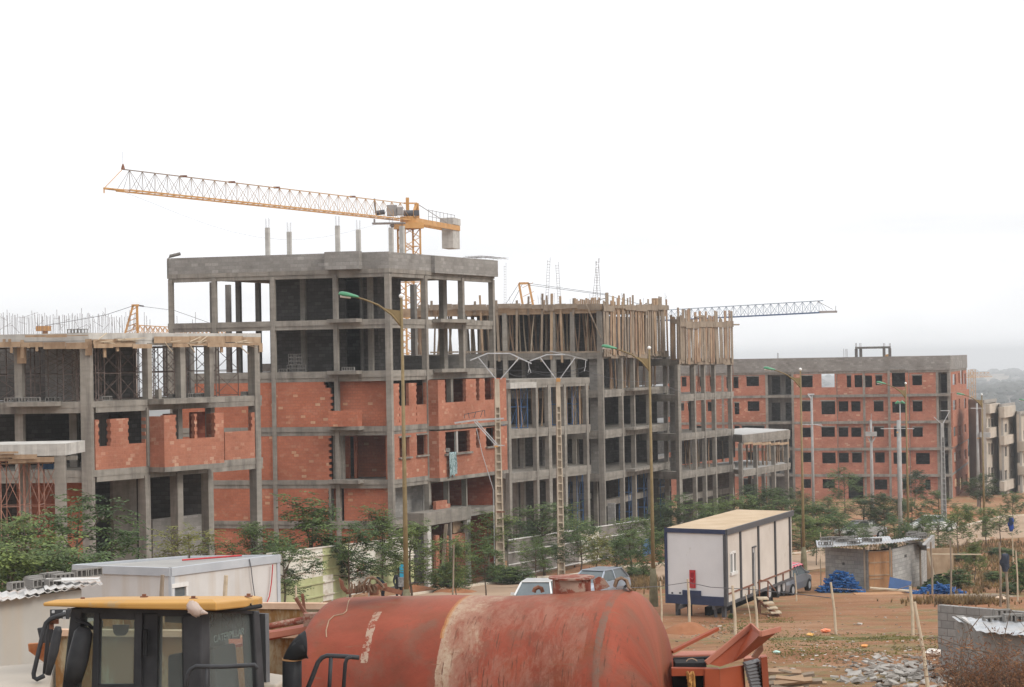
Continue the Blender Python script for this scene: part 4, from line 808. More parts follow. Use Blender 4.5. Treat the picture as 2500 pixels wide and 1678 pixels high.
for k in ('f5', 'f4', 'f3', 'f2', 'g'):
    z0 = zf[k] if k != 'g' else zgf
    for x0, x1, d in secs:
        a0, a1 = NL.st(x0, 1000, d)[0], NL.st(x1, 1000, d)[0]; hs = [NL.rect(*q, d) for q in win[k] if x0 < q[0] < x1]
        mb = MB(); NL.wall(mb, max(0, a0), a1, z0-(.0 if d > 0 else .1), top_of[k], d, d+.2, hs)
        if d < 0: NL.wall(mb, a0, a0+.2, z0-.1, top_of[k], d+.2, .058); NL.wall(mb, a1-.2, a1, z0-.1, top_of[k], d+.2, .058)
        mb.build('brick_wall', M['brickF' if (x0 > 1900 or k in ('f5', 'f3')) else 'brickP'], Froot)
        for q in hs:
            if rnd.random() < .55: mb = MB(); NL.box(mb, q[0]-.08, q[1]+.08, q[3]-.002, q[3]+.14, d-.015, d+.1); mb.build('lintel', M['conc'], Froot)
for x in (1765, 1872, 1937, 2042, 2110, 2172, 2218, 2289):
    a = NL.st(x, 1000, 0)[0]; mb = MB(); NL.box(mb, a-.14, a+.14, zgf, zf['R'], .02 if x not in (1937, 2172) else -.32, .3); mb.build('column', M['conc'], Froot)
mb = MB(); NL.box(mb, NL.L-.3, NL.L+.02, zgf, zf['R'], -.02, .3); mb.build('column', M['conc'], Froot)
for k in ('f5', 'f4', 'f3', 'f2'):
    mb = MB(); NL.box(mb, NL.st(1937, 1000)[0]-.1, NL.L, zf[k]-.30, zf[k]+.02, -.36, -.02)
    NL.box(mb, .2, NL.st(1872, 1000)[0], zf[k]-.28, zf[k]+.02, -.06, -.02); mb.build('string_course', M['conc'], Froot)
# recessed stairwells
for x0, x1, mt in ((1873, 1937, 'concD'), (2290, 2318, 'conc')):
    mb = MB(); a0, a1 = NL.st(x0, 1000, 1.4)[0], NL.st(x1, 1000, 1.4)[0]; hs = []
    for k, y0, y1 in (('f5', 917, 961), ('f4', 980, 1023), ('f3', 1040, 1085), ('f2', 1100, 1148)):
        for w0, w1 in (((1884, 1905), (1918, 1934)) if x0 < 2000 else ((2297, 2314),)): q = NL.rect(w0, y0, w1, y1, 1.4); hs.append((q[0], q[1], zf[k]+.1, zf[k]+2.3))
    NL.wall(mb, a0, a1, zgf, zf['R']-.2, 1.4, 1.6, hs); NL.box(mb, a0-.2, a0, zgf, zf['R']-.2, .3, 1.6); NL.box(mb, a1, a1+.2, zgf, zf['R']-.2, .3, 1.6); mb.build('stairwell_wall', M[mt], Froot)
    for k in ('f5', 'f4', 'f3', 'f2'): mb = MB(); NL.box(mb, a0, a1, zf[k]-.2, zf[k]+.05, .1, 1.395); mb.build('landing', M['conc'], Froot)
mb = MB(); NL.box(mb, .5, NL.L-.4, zgf, zf['f5'], 5, 5.2); NL.box(mb, .5, NL.st(2002, 900, 5)[0], zf['f5'], zf['R'], 5, 5.2); NL.box(mb, NL.st(2050, 900, 5)[0], NL.L-.4, zf['f5'], zf['R'], 5, 5.2); mb.build('inner_wall', M['blockD'], Froot)
for k, hs in (('f5', [(2326, 914, 2334, 940), (2340, 910, 2343, 936), (2345, 902, 2351, 938), (2353, 912, 2358, 938)]), ('f4', [(2327, 977, 2335, 1002), (2341, 974, 2344, 998), (2354, 973, 2359, 998)]), ('f3', [(2328, 1042, 2336, 1066), (2341, 1040, 2345, 1064), (2354, 1036, 2359, 1056)]), ('f2', [(2329, 1104, 2337, 1128), (2342, 1100, 2345, 1122), (2355, 1097, 2360, 1122)]), ('g', [(2331, 1168, 2339, 1190), (2344, 1165, 2350, 1200), (2357, 1158, 2361, 1180)])):
    z0 = zf[k] if k != 'g' else zgf; d = -.25 if k in ('f3', 'f4') else .05
    mb = MB(); NR.wall(mb, .3, NR.L, z0, top_of[k]+(.28 if d < 0 else 0), d, d+.2, [NR.rect(*q, d) for q in hs]); mb.build('brick_wall', M['brickP'], Froot)
a = NR.st(2348, 1000)[0]; mb = MB(); NR.box(mb, a-.3, a+.3, zgf, zf['R'], .4, .5); mb.build('brick_wall', M['brickD'], Froot)
# roof frame
zr0 = Z(2100, 852, 262)
mb = MB()
for px, d in ((2090, 2), (2101, 6), (2158, 6), (2172, 2)): a = NL.st(px, 860, d)[0]; NL.box(mb, a-.16, a+.16, zf['R'], zr0, d, d+.3)
a0, a1 = NL.st(2088, 860, 2)[0], NL.st(2174, 860, 2)[0]; NL.box(mb, a0, a1, zr0, zr0+.25, 1.9, 2.35); NL.box(mb, a0+.1, a0+.35, zr0, zr0+.25, 2.35, 5.9); a0, a1 = NL.st(2099, 860, 6)[0], NL.st(2160, 860, 6)[0]; NL.box(mb, a0, a1, zr0, zr0+.25, 5.9, 6.35); mb.build('roof_frame', M['concD'], Froot)
mb = MB()
for px in (2089, 2091, 2099, 2102, 2157, 2160, 2171, 2174, 2060, 2065, 2068, 1898, 1900): a, z = NL.st(px, 838 if px > 2080 else (852 if px > 2000 else 862), 2); q = NL.W(a, 2, zf['R']+.5); mb.tube([q, Vector((q.x, q.y, z))], .03, 4)
mb.build('rebar', M['rebar'], Froot)
q = NL.W(NL.st(2168, 866, 2.5)[0], 2.5, zf['par']); tag(MB().tube([q, q+Vector((0, .6, 0))], .28, 10).build('cement_mixer', M['crane']), 'small orange drum under the rooftop frame of the far brick block', 'mixer')
# ================================================================== GREY APARTMENT ROWS AT THE RIGHT EDGE
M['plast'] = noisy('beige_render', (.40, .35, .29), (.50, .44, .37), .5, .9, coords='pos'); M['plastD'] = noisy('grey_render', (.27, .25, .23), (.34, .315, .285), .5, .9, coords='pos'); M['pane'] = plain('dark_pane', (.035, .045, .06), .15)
def apt(label, lx, lD, cx, cD, rx, rD, ytop, rows, wins, balc, ybot, bx):
    C_, A_, E_ = XY(cx, cD), XY(lx, lD), XY(rx, rD); fl, fr_ = Fac(A_, C_), Fac(C_, E_); g_ = (A_[0]+E_[0]-C_[0], A_[1]+E_[1]-C_[1]); zt = Z(cx, ytop, cD); zb = -19.2
    R_ = thing('apartment_building', label, 'building', (C_[0], C_[1], zb), 'finished apartment blocks at the right edge')
    mb = MB(); fl.wall(mb, 0, fl.L-.001, zb, zt, 0, .3); mb.build('side_wall', M['plastD'], R_)  # side walls carry their shade in the grey colour
    hs = []
    for y0, y1 in rows:
        for x0, x1 in wins: hs.append(fr_.rect(x0, y0, x1, y1))
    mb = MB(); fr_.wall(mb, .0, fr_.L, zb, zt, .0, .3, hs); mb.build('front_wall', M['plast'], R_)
    for q in hs:
        mb = MB(); fr_.box(mb, q[0], q[1], q[2], q[3], .16, .2); f_ = mb.build('window', M['pane'], R_)
        mb = MB(); m_ = (q[0]+q[1])/2; fr_.box(mb, m_-.03, m_+.03, q[2], q[3], .10, .158); fr_.box(mb, q[0], q[1], q[3]-.08, q[3], .10, .158); fr_.box(mb, q[0], q[0]+.06, q[2], q[3]-.08, .10, .158); mb.build('window_frame', M['plastD'], f_)
    for y0, y1 in balc:
        q = fr_.rect(bx[0], y0, bx[1], y1); mb = MB(); fr_.box(mb, q[0], q[1], q[2], q[3], -.6, -.003); mb.build('balcony', M['plast'], R_)
    mb = MB(); mb.prism([A_, C_, E_, g_], zt-.3, zt-.05); fr_.box(mb, .003, fr_.L, zt-.05, zt+.35, -.12, .2); fl.box(mb, 0, fl.L-.12, zt-.05, zt+.35, .003, .2); mb.build('roof', M['plastD'], R_)
    return R_, fr_
apt('beige and grey apartment block next to the far brick shell, leftmost of its row', 2364, 268, 2401, 262, 2432, 269.5, 984, [(1022, 1044), (1082, 1110), (1141, 1165), (1190, 1212)], [(2404, 2409), (2413, 2417), (2420, 2427)], [(986, 1008), (1043, 1068)], 1225, (2404, 2430))
apt('middle apartment block of the row, cut back windows and long balcony', 2431, 270, 2443, 266, 2476, 274.5, 994, [(1035, 1056), (1090, 1115), (1148, 1172), (1200, 1225)], [(2445, 2450), (2453, 2459), (2468, 2472)], [(1062, 1084), (1172, 1195), (992, 1018)], 1240, (2440, 2468))
apt('apartment block cut by the right edge of the picture', 2470, 275, 2487, 270, 2530, 280, 1012, [(1050, 1074), (1105, 1130), (1160, 1185), (1215, 1240)], [(2489, 2494), (2499, 2510), (2515, 2522)], [(1074, 1098), (1134, 1154)], 1250, (2488, 2525))
# ================================================================== CRANES
def truss(mb, p0, p1, w, h, n, rc=.05, rb=.03, mb2=None, up=Vector((0, 0, 1)), xbr=True):
    """triangular jib: two bottom chords, one top chord"""
    d = (p1-p0); L_ = d.length; u_ = d.normalized(); s_ = u_.cross(up).normalized(); t_ = s_.cross(u_).normalized()
    if t_.z < 0: t_ = -t_
    mb2 = mb2 or mb
    b0 = [p0+s_*w/2, p0-s_*w/2]; 
    for b in b0: mb.beam(b, b+d, rc*2, rc*2)
    mb2.beam(p0+t_*h, p1+t_*h, rc*1.3, rc*1.3)
    for i in range(n+1):
        q = p0+u_*L_*i/n; mb.beam(q+s_*w/2, q-s_*w/2, rb*1.6, rb*1.6)
        for sg in (-1, 1):
            if i < n:
                tq = p0+u_*L_*(i+.5)/n+t_*h; e = p0+u_*L_*(i+1)/n
                mb2.beam(q+s_*w/2*sg, tq, rb, rb); mb2.beam(e+s_*w/2*sg, tq, rb, rb); mb2.beam(q+u_*L_*.5/n+s_*w/2*sg, tq, rb*.8, rb*.8)
        if i < n: mb.beam(q+s_*w/2, p0+u_*L_*(i+1)/n-s_*w/2, rb, rb)
def mast(mb, p, z0, z1, w, ang, n, rc=.07, rb=.035):
    c, s = math.cos(ang), math.sin(ang); cs = [Vector((p[0]+(x*c-y*s)*w/2, p[1]+(x*s+y*c)*w/2, 0)) for x, y in ((-1, -1), (1, -1), (1, 1), (-1, 1))]
    for q in cs: mb.beam(q+Vector((0, 0, z0)), q+Vector((0, 0, z1)), rc*2, rc*2)
    for i in range(n):
        a, b = z0+(z1-z0)*i/n, z0+(z1-z0)*(i+1)/n
        for k in range(4):
            q, r_ = cs[k], cs[(k+1) % 4]; mb.beam(q+Vector((0, 0, b)), r_+Vector((0, 0, b)), rb*1.4, rb*1.4)
            mb.beam(q+Vector((0, 0, a)), r_+Vector((0, 0, (a+b)/2)), rb*1.5, rb*1.5); mb.beam(r_+Vector((0, 0, (a+b)/2)), q+Vector((0, 0, b)), rb*1.5, rb*1.5)
DM = 200; mp_ = P(998, 548, DM); tip = P(258, 464, 157)
u2 = Vector((mp_.x-tip.x, mp_.y-tip.y, 0)).normalized()
R1 = thing('tower_crane', 'tall yellow tower crane whose long lattice jib reaches left over the main block', 'crane', (mp_.x, mp_.y, -15.7))
mb = MB(); mast(mb, (mp_.x, mp_.y), -15.7, mp_.z-.4, 1.55, math.radians(28), 17, .085, .04); mb.build('mast', M['crane'], R1)
mb = MB(); q = P(1000, 563, DM); mb.box((mp_.x, mp_.y, mp_.z-.15), (2.1, 2.1, .55), Matrix.Rotation(math.radians(28), 3, 'Z')); mb.tube([Vector((mp_.x, mp_.y, mp_.z-.1)), Vector((mp_.x, mp_.y, mp_.z+.7))], .8, 16); mb.build('slewing_ring', M['crane'], R1)
j0 = Vector((mp_.x, mp_.y, mp_.z+.35))-u2*.8; j1 = Vector((tip.x, tip.y, tip.z+.1))+u2*2.2
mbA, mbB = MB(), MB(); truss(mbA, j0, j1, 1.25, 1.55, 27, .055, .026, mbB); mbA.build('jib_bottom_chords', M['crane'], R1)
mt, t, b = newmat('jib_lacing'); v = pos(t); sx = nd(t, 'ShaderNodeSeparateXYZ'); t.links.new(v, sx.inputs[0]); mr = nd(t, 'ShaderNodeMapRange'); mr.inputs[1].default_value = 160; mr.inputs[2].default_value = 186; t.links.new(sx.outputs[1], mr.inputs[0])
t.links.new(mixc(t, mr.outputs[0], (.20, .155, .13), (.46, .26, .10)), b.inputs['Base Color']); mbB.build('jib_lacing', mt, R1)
mb = MB(); tp_ = j1+Vector((0, 0, 1.75)); mb.beam(j1+Vector((0, 0, 1.55)), tp_, .12, .12); mb.tube([tp_-Vector((0, 0, .2)), tp_+Vector((0, 0, .2))], [.16, .05], 8); nose = j1-u2*2.4
mb.build('jib_head', M['steelR'], R1)
mb = MB(); mb.beam(j1+Vector((0, 0, 1.6)), nose, .04, .04); mb.beam(j1, nose, .14, .14); mb.beam(j1+Vector((.5, 0, 0)), nose, .08, .08); mb.beam(nose, nose-Vector((0, 0, .35)), .08, .08); mb.build('jib_nose', M['crane'], R1)
mb = MB().tube([tp_, tp_+Vector((0, 0, 1.1))], .012, 4); mb.build('antenna', M['cable'], R1)
for f in (.18, .335, .49, .78): q = j1.lerp(j0, f)+Vector((0, 0, 1.58)); MB().box(q, (.5, .35, .14)).build('pendant_lug', M['steelR'], R1)
# counter jib
e1 = P(1108, 566, 215); cj0 = Vector((mp_.x, mp_.y, mp_.z+.35)); cj1 = Vector((e1.x, e1.y, e1.z+.3)); ud = (cj1-cj0).normalized(); sd = ud.cross(Vector((0, 0, 1))).normalized()
mb = MB()
for k in (-1, 1): mb.beam(cj0+sd*.6*k, cj1+sd*.6*k, .12, .5)
for i in range(8): q = cj0.lerp(cj1, (i+.5)/8); mb.beam(q-sd*.6, q+sd*.6, .1, .1)
mb.build('counter_jib', M['crane'], R1)
mb = MB(); hd = cj0+ud*2.6+Vector((0, 0, 1.75)); mb.beam(cj0+ud*2.9, hd, .35, .3); mb.beam(cj0+ud*.8, hd, .2, .2); mb.beam(hd, j0+Vector((0, 0, 1.55)), .14, .14); mb.beam(cj0-ud*.3, cj0-ud*.3+Vector((0, 0, 2.1)), .3, .3); mb.build('tower_head', M['crane'], R1)
mb = MB(); mb.beam(hd, cj1-ud*.5+Vector((0, 0, .2)), .05, .05)
for k in range(8):
    q = cj0.lerp(cj1, .28+k*.085)+sd*.65; mb.beam(q, q+Vector((0, 0, 1.25)), .045, .045)
for z in (.6, 1.2): q0, q1 = cj0.lerp(cj1, .28)+sd*.65, cj0.lerp(cj1, .88)+sd*.65; mb.beam(q0+Vector((0, 0, z)), q1+Vector((0, 0, z)), .04, .04)
mb.build('railing', M['craneG'], R1)
mb = MB(); 
for i in range(6):
    c = cj1-ud*(.1+i*.42)+Vector((0, 0, -.55)); R = Matrix((( ud.x, sd.x, 0), (ud.y, sd.y, 0), (0, 0, 1)))
    MB().box(c, (.36, 1.15, 3.0), R).build('counterweight', M['galvC'] if 'galvC' in M else M['concL'], R1)
mb.v = []; mb.f = []; mb.box(cj1-ud*1.2+Vector((0, 0, .62)), (2.7, 1.35, .65), Matrix(((ud.x, sd.x, 0), (ud.y, sd.y, 0), (0, 0, 1)))); mb.build('ballast_box', M['concL'], R1)
mb = MB(); q = j0.lerp(j1, .055)+Vector((0, 0, .75)); mb.box(q, (.9, 1.0, .95)); mb.box(q+Vector((.75, -.3, -.1)), (.5, .9, .7)); mb.build('electrical_cabinet', M['craneG'], R1)
mb = MB(); q = cj0+ud*.2+Vector((-.5, -.7, .65)); mb.tube([q, q+Vector((.9, 0, 0))], .28, 10); mb.box(q+Vector((1.2, 0, 0)), (.5, .5, .5)); mb.build('hoist_winch', M['cable'], R1); mb = MB(); q = j0.lerp(j1, .125)+Vector((0, 0, .35)); mb.tube([q, q+Vector((.8, 0, .1))], .22, 10); mb.beam(q, q+Vector((-.1, 0, 1.3)), .14, .14); mb.build('hoist_winch', M['cable'], R1)
mb = MB(); q = j0.lerp(j1, .07)-Vector((0, 0, .45)); mb.box(q, (3.0, 1.2, .12)); mb.box(q+Vector((-1.3, 0, .2)), (.1, 1.1, .4)); mb.tube([q+Vector((.3, 0, -.2)), q+Vector((.3, .3, -.2))], .2, 8)
for dx in (-.1, .2, .6): mb.tube([q+Vector((dx, 0, 0)), q+Vector((dx, 0, -7.5))], .008, 3)
mb.build('trolley', M['craneG'], R1)
mb = MB(); pts = [j1-Vector((0, 0, .1))]
for k in range(1, 12): q = j1.lerp(j0, k/12); pts.append(q-Vector((0, 0, .1+2.6*math.sin(math.pi*min(1, k/12*1.05))**1.1)))
pts.append(j0.lerp(j1, .07)-Vector((0, 0, .5))); mb.tube(pts, .008, 3); mb.build('hoist_rope', M['craneG'], R1)
# blue jib crane with orange head behind the middle block
hp = P(1285, 692, 300); t2 = P(2010, 763, 230); rt = Vector((hp.x, hp.y, t2.z))
R2 = thing('tower_crane', 'crane with orange head frame and long blue jib behind the propped top floors', 'crane', (hp.x, hp.y, -18.5))
mb = MB(); mast(mb, (hp.x, hp.y), -18.5, t2.z-.2, 1.4, .4, 16); mb.build('mast', M['crane'], R2)
mb = MB(); u3 = (t2-rt).normalized()
for k in (-.75, .75): mb.beam((hp.x+k+.7, hp.y, t2.z), (hp.x+k*.9-.35, hp.y, hp.z), .30, .30)
for k in range(5): z_ = t2.z+(hp.z-t2.z)*(k+.5)/5; mb.beam((hp.x-.6+.3*(1-k/5), hp.y, z_), (hp.x+.9+.3*(1-k/5), hp.y, z_+.7), .07, .07)
mb.beam((hp.x-1.05, hp.y, hp.z), (hp.x+.35, hp.y, hp.z), .3, .3); mb.build('head_frame', M['crane'], R2)
mb = MB()
for dz in (0, .25): mb.tube([(hp.x+.3, hp.y, hp.z-dz), Vector((hp.x, hp.y, hp.z)).lerp(t2+Vector((0, 0, 1.3)), .32)+Vector((0, 0, -.8-dz*.5))], .035, 4)
mb.tube([Vector((hp.x, hp.y, hp.z)).lerp(t2+Vector((0, 0, 1.3)), .32)+Vector((0, 0, -.9)), rt.lerp(t2, .52)+Vector((0, 0, 1.3))], .035, 4)
for dx in (0, .5): mb.tube([(hp.x-1.0+dx, hp.y, hp.z), (hp.x-5.2+dx*2.5, hp.y+9, t2.z+.1)], .03, 4)
mb.build('pendant_rope', M['cable'], R2)
mbA, mbB = MB(), MB(); truss(mbA, rt, t2, 1.1, 1.25, 46, .06, .03, mbB); mbA.build('jib_bottom_chords', M['craneB'], R2); mbB.build('jib_lacing', plain('jib_grey_blue', (.24, .29, .36), .6), R2)
mb = MB(); mb.box(t2+Vector((.5, 0, .05)), (1.9, .5, .22)); mb.beam(t2+Vector((-.7, 0, 1.25)), t2+Vector((1.0, 0, .3)), .05, .05); mb.beam(t2+Vector((1.3, 0, 0)), t2+Vector((1.35, 0, .7)), .05, .05); mb.build('jib_head', M['craneG'], R2)
mb = MB(); mb.box((hp.x-4.6, hp.y+8, t2.z-.6), (2.2, 3, 2.6)); mb.beam(rt, (hp.x-5, hp.y+9, t2.z), 1.0, .3); mb.build('counter_jib', M['craneG'], R2)
# left crane: only its head and a bit of its jib show
hp = P(328, 746, 165); zz = P(320, 824, 165).z; R3 = thing('tower_crane', 'orange crane head with taut ropes just above the left roof slab', 'crane', (hp.x, hp.y, -14.5))
mb = MB(); mast(mb, (hp.x-.5, hp.y), -14.5, zz, .9, .3, 16); mb.build('mast', M['crane'], R3)
mb = MB()
for k in (-.5, .5): mb.beam((hp.x-.3+k, hp.y+k*.3, zz), (hp.x+.05+k*.3, hp.y, hp.z), .16, .16)
for k in range(6): z_ = zz+(hp.z-zz)*k/6; w_ = .5-.05*k; mb.beam((hp.x-.3-w_+.05*k, hp.y, z_), (hp.x-.25+w_+.05*k, hp.y, z_+.3), .06, .06)
mb.beam((hp.x-.2, hp.y, hp.z), (hp.x+.35, hp.y, hp.z), .22, .16); mb.build('head_frame', M['crane'], R3)
ja = Vector((hp.x-.2, hp.y, zz)); jb = P(560, 800, 200); jb.z = zz+.0; cj = P(110, 797, 152); cj.z = zz+.45
mb = MB(); truss(mb, ja, jb, 1.0, .95, 22, .05, .03); mb.build('jib', M['crane'], R3)
mb = MB(); mb.beam(ja-Vector((0, 0, .9)), cj-Vector((0, 0, 1.5)), .8, .12); mb.beam(cj-Vector((0, 0, 1.5)), cj, .3, .3); mb.box(cj+Vector((-.1, 0, .1)), (.9, .8, .35)); mb.build('counter_jib', M['crane'], R3)
mb = MB(); mb.tube([hp, hp.lerp(cj, .34)+Vector((0, 0, -.12)), cj+Vector((0, 0, .3))], .022, 4); mb.tube([hp+Vector((.3, 0, 0)), P(350, 748, 167)], .07, 4); mb.tube([hp+Vector((.3, 0, 0)), P(352, 749, 168), P(425, 758, 178), jb+Vector((0, 0, 1))], .020, 4); mb.build('pendant_rope', M['cable'], R3)
# far small crane beyond the grey houses
q = P(2368, 925, 520); R4_ = thing('tower_crane', 'tiny faded orange crane in the haze beyond the far brick corner', 'crane', (q.x, q.y, gz(q.x, q.y)))
mb = MB(); mast(mb, (q.x+.5, q.y), gz(q.x, q.y), P(2368, 903, 520).z, 1.2, .3, 12, .05, .03); mb.build('mast', M['crane'], R4_)
z_ = P(2368, 922, 520).z; mb = MB(); truss(mb, Vector((q.x-3, q.y, z_)), Vector((q.x+7, q.y+10, z_)), 1.2, 1.1, 9, .05, .03); mb.build('jib', M['crane'], R4_)
# ================================================================== TREES
def leafmat(name, a, b_, c_):
    m, t, b = newmat(name); g = nd(t, 'ShaderNodeNewGeometry'); c = ramp(t, g.outputs['Random Per Island'], [(0, a), (.55, b_), (1, c_)])
    oi = nd(t, 'ShaderNodeObjectInfo'); k = ramp(t, oi.outputs['Random'], [(0, (.78, .84, .86)), (.6, (1.05, 1.05, 1.0)), (1, (1.45, 1.3, 1.1))]); c = mixc(t, 1.0, c, k, 'MULTIPLY')
    v = obj(t); k2 = ramp(t, nse(t, v, .9, 3, .5), [(.35, (.70, .74, .78)), (.65, (1.4, 1.32, 1.0))]); c = mixc(t, 1.0, c, k2, 'MULTIPLY')
    t.links.new(c, b.inputs['Base Color']); b.inputs['Roughness'].default_value = .7; b.inputs['Specular IOR Level'].default_value = .25
    tr = nd(t, 'ShaderNodeBsdfTranslucent'); t.links.new(c, tr.inputs[0]); ms = nd(t, 'ShaderNodeMixShader'); ms.inputs[0].default_value = .25
    t.links.new(b.outputs[0], ms.inputs[1]); t.links.new(tr.outputs[0], ms.inputs[2]); t.links.new(ms.outputs[0], t.nodes['Material Output'].inputs[0]); return m
M['leaf'] = leafmat('leaf_green', (.055, .085, .038), (.085, .125, .052), (.14, .20, .078))
M['leafD'] = leafmat('leaf_dark', (.042, .062, .036), (.06, .083, .045), (.085, .115, .06))
M['leafY'] = leafmat('leaf_olive', (.13, .135, .05), (.18, .18, .06), (.23, .22, .08))
M['bark'] = noisy('bark', (.10, .075, .055), (.17, .13, .10), 6, .9)
def make_tree(seed, kind):
    r = random.Random(seed); H = {'umbrella': 4.4, 'tall': 5.0, 'sparse': 4.4, 'round': 5.0, 'shrub': 1.9, 'low': 3.4}[kind]
    root = thing('street_tree' if kind != 'shrub' else 'shrub', 'x', 'tree' if kind != 'shrub' else 'shrub', (0, 0, 0))
    tw = MB(); lf = MB(); ends = []
    th = H*{'umbrella': .36, 'tall': .30, 'sparse': .30, 'round': .32, 'shrub': .08, 'low': .25}[kind]
    k = Vector((r.uniform(-.1, .1), r.uniform(-.1, .1), th))
    if kind != 'shrub': tw.tube([(0, 0, -.3), (.02, 0, th*.5), k], [.065, .055, .045], 7)
    nl = {'umbrella': 9, 'tall': 10, 'sparse': 9, 'round': 12, 'shrub': 9, 'low': 9}[kind]; R_ = {'umbrella': 1.55, 'tall': 1.35, 'sparse': 1.5, 'round': 1.6, 'shrub': .8, 'low': 1.5}[kind]
    for i in range(nl):
        an = i*2.4+r.uniform(-.4, .4); el = (i+.5)/nl; hz_ = {'umbrella': .40+.56*el, 'tall': .36+.60*el, 'sparse': .42+.54*el, 'round': .40+.56*el, 'shrub': .25+.7*el, 'low': .45+.5*el}[kind]*H
        rr = R_*(1-.75*max(0, el-.45)**1.0)*r.uniform(.55, 1.0)*(1 if kind != 'tall' else (1-.55*el))
        e = Vector((math.cos(an)*rr, math.sin(an)*rr, hz_)); s_ = k+Vector((0, 0, el*(H*.32)))*(1 if kind != 'shrub' else .2)
        if kind == 'shrub': s_ = Vector((0, 0, 0))
        m_ = s_.lerp(e, .55)+Vector((0, 0, -.10*H*.3)); tw.tube([s_, m_, e], [.03, .02, .008], 5)
        ends.append((e, 1.0)); 
        for q in range({'sparse': 1, 'round': 3, 'shrub': 3}.get(kind, 3)):
            o_ = Vector((r.uniform(-.55, .55), r.uniform(-.55, .55), r.uniform(-.55, .45)))*(.9 if kind != 'shrub' else .45); ends.append((e+o_, .8)); tw.tube([m_.lerp(e, .5), e+o_], [.012, .005], 4)
        if r.random() < .6: ends.append((s_.lerp(e, .55)+Vector((0, 0, .1)), .7))
    if kind != 'shrub': tw.tube([k, k+Vector((.05, .03, H*.34)), Vector((.08, 0, H*.93))], [.045, .03, .01], 6); ends.append((Vector((.05, 0, H*.95)), .9)); ends.append((Vector((.1, .05, H*.85)), 1.0))
    tw.build('trunk', M['bark'], root, smooth=True)
    for e, s_ in ends:
        nf = int({'sparse': 14, 'umbrella': 17, 'tall': 17, 'round': 22, 'shrub': 15, 'low': 19}[kind]*s_)
        for _ in range(nf):       # feather leaf: a drooping stalk with two rows of leaflets
            an = r.uniform(0, 6.283); L_ = r.uniform(.28, .55)*(1 if kind != 'shrub' else .7); up = r.uniform(-.3, .85); p0 = e+Vector((r.gauss(0, .13), r.gauss(0, .13), r.gauss(0, .15)))
            d = Vector((math.cos(an), math.sin(an), up)); sd_ = Vector((-math.sin(an), math.cos(an), 0))
            for j in range(4):
                f = (j+.6)/4; c = p0+d*L_*f+Vector((0, 0, -.30*L_*f*f)); w_ = .105*(1.15-.5*f)*r.uniform(.8, 1.3); tl = .055
                dd = (d+Vector((0, 0, -.6*f))).normalized()*tl; dr = Vector((0, 0, -.035-.03*r.random()))
                for sg in (-1, 1): lf.add([c-dd*.6, c+sd_*w_*sg*.7-dd*.3+dr*.5, c+sd_*w_*sg*1.25+dd*.7+dr, c+sd_*w_*.5*sg+dd*.9+dr*.3], [(0, 1, 2, 3)])
    lf.build('crown', M[{'sparse': 'leafY', 'round': 'leafD', 'shrub': 'leaf'}.get(kind, 'leaf')], root); return root
PT = {('umbrella', 0): None, ('umbrella', 1): None, ('tall', 0): None, ('sparse', 0): None, ('round', 0): None, ('shrub', 0): None, ('low', 0): None, ('umbrella', 2): None}
USED = set()
for i, k in enumerate(list(PT)): PT[k] = make_tree(100+i*7, k[0])
DK = {}
def tree(kind, var, px, ytop, D, label, group='young street trees', wscale=1.0, crown_px=None, dark=False):
    o = PT[(kind, var)]
    if o.name in USED: o = copy_tree(o)
    USED.add(o.name)
    g = ground_at(px, D); H = P(px, ytop, D).z-g.z; base = {'umbrella': 4.4, 'tall': 5.0, 'sparse': 4.4, 'round': 5.0, 'shrub': 1.9, 'low': 3.4}[kind]
    s = H/base/.97
    if D > 118 and kind != 'shrub': wscale *= 1.18
    o.location = g; o.scale = (s*wscale*(1.18 if kind != 'shrub' else .9), s*wscale*(1.18 if kind != 'shrub' else .9), s); o.rotation_euler = (0, 0, rnd.random()*6.28); o['label'] = label; o['category'] = 'shrub' if kind == 'shrub' else 'tree'; o['group'] = group; return o
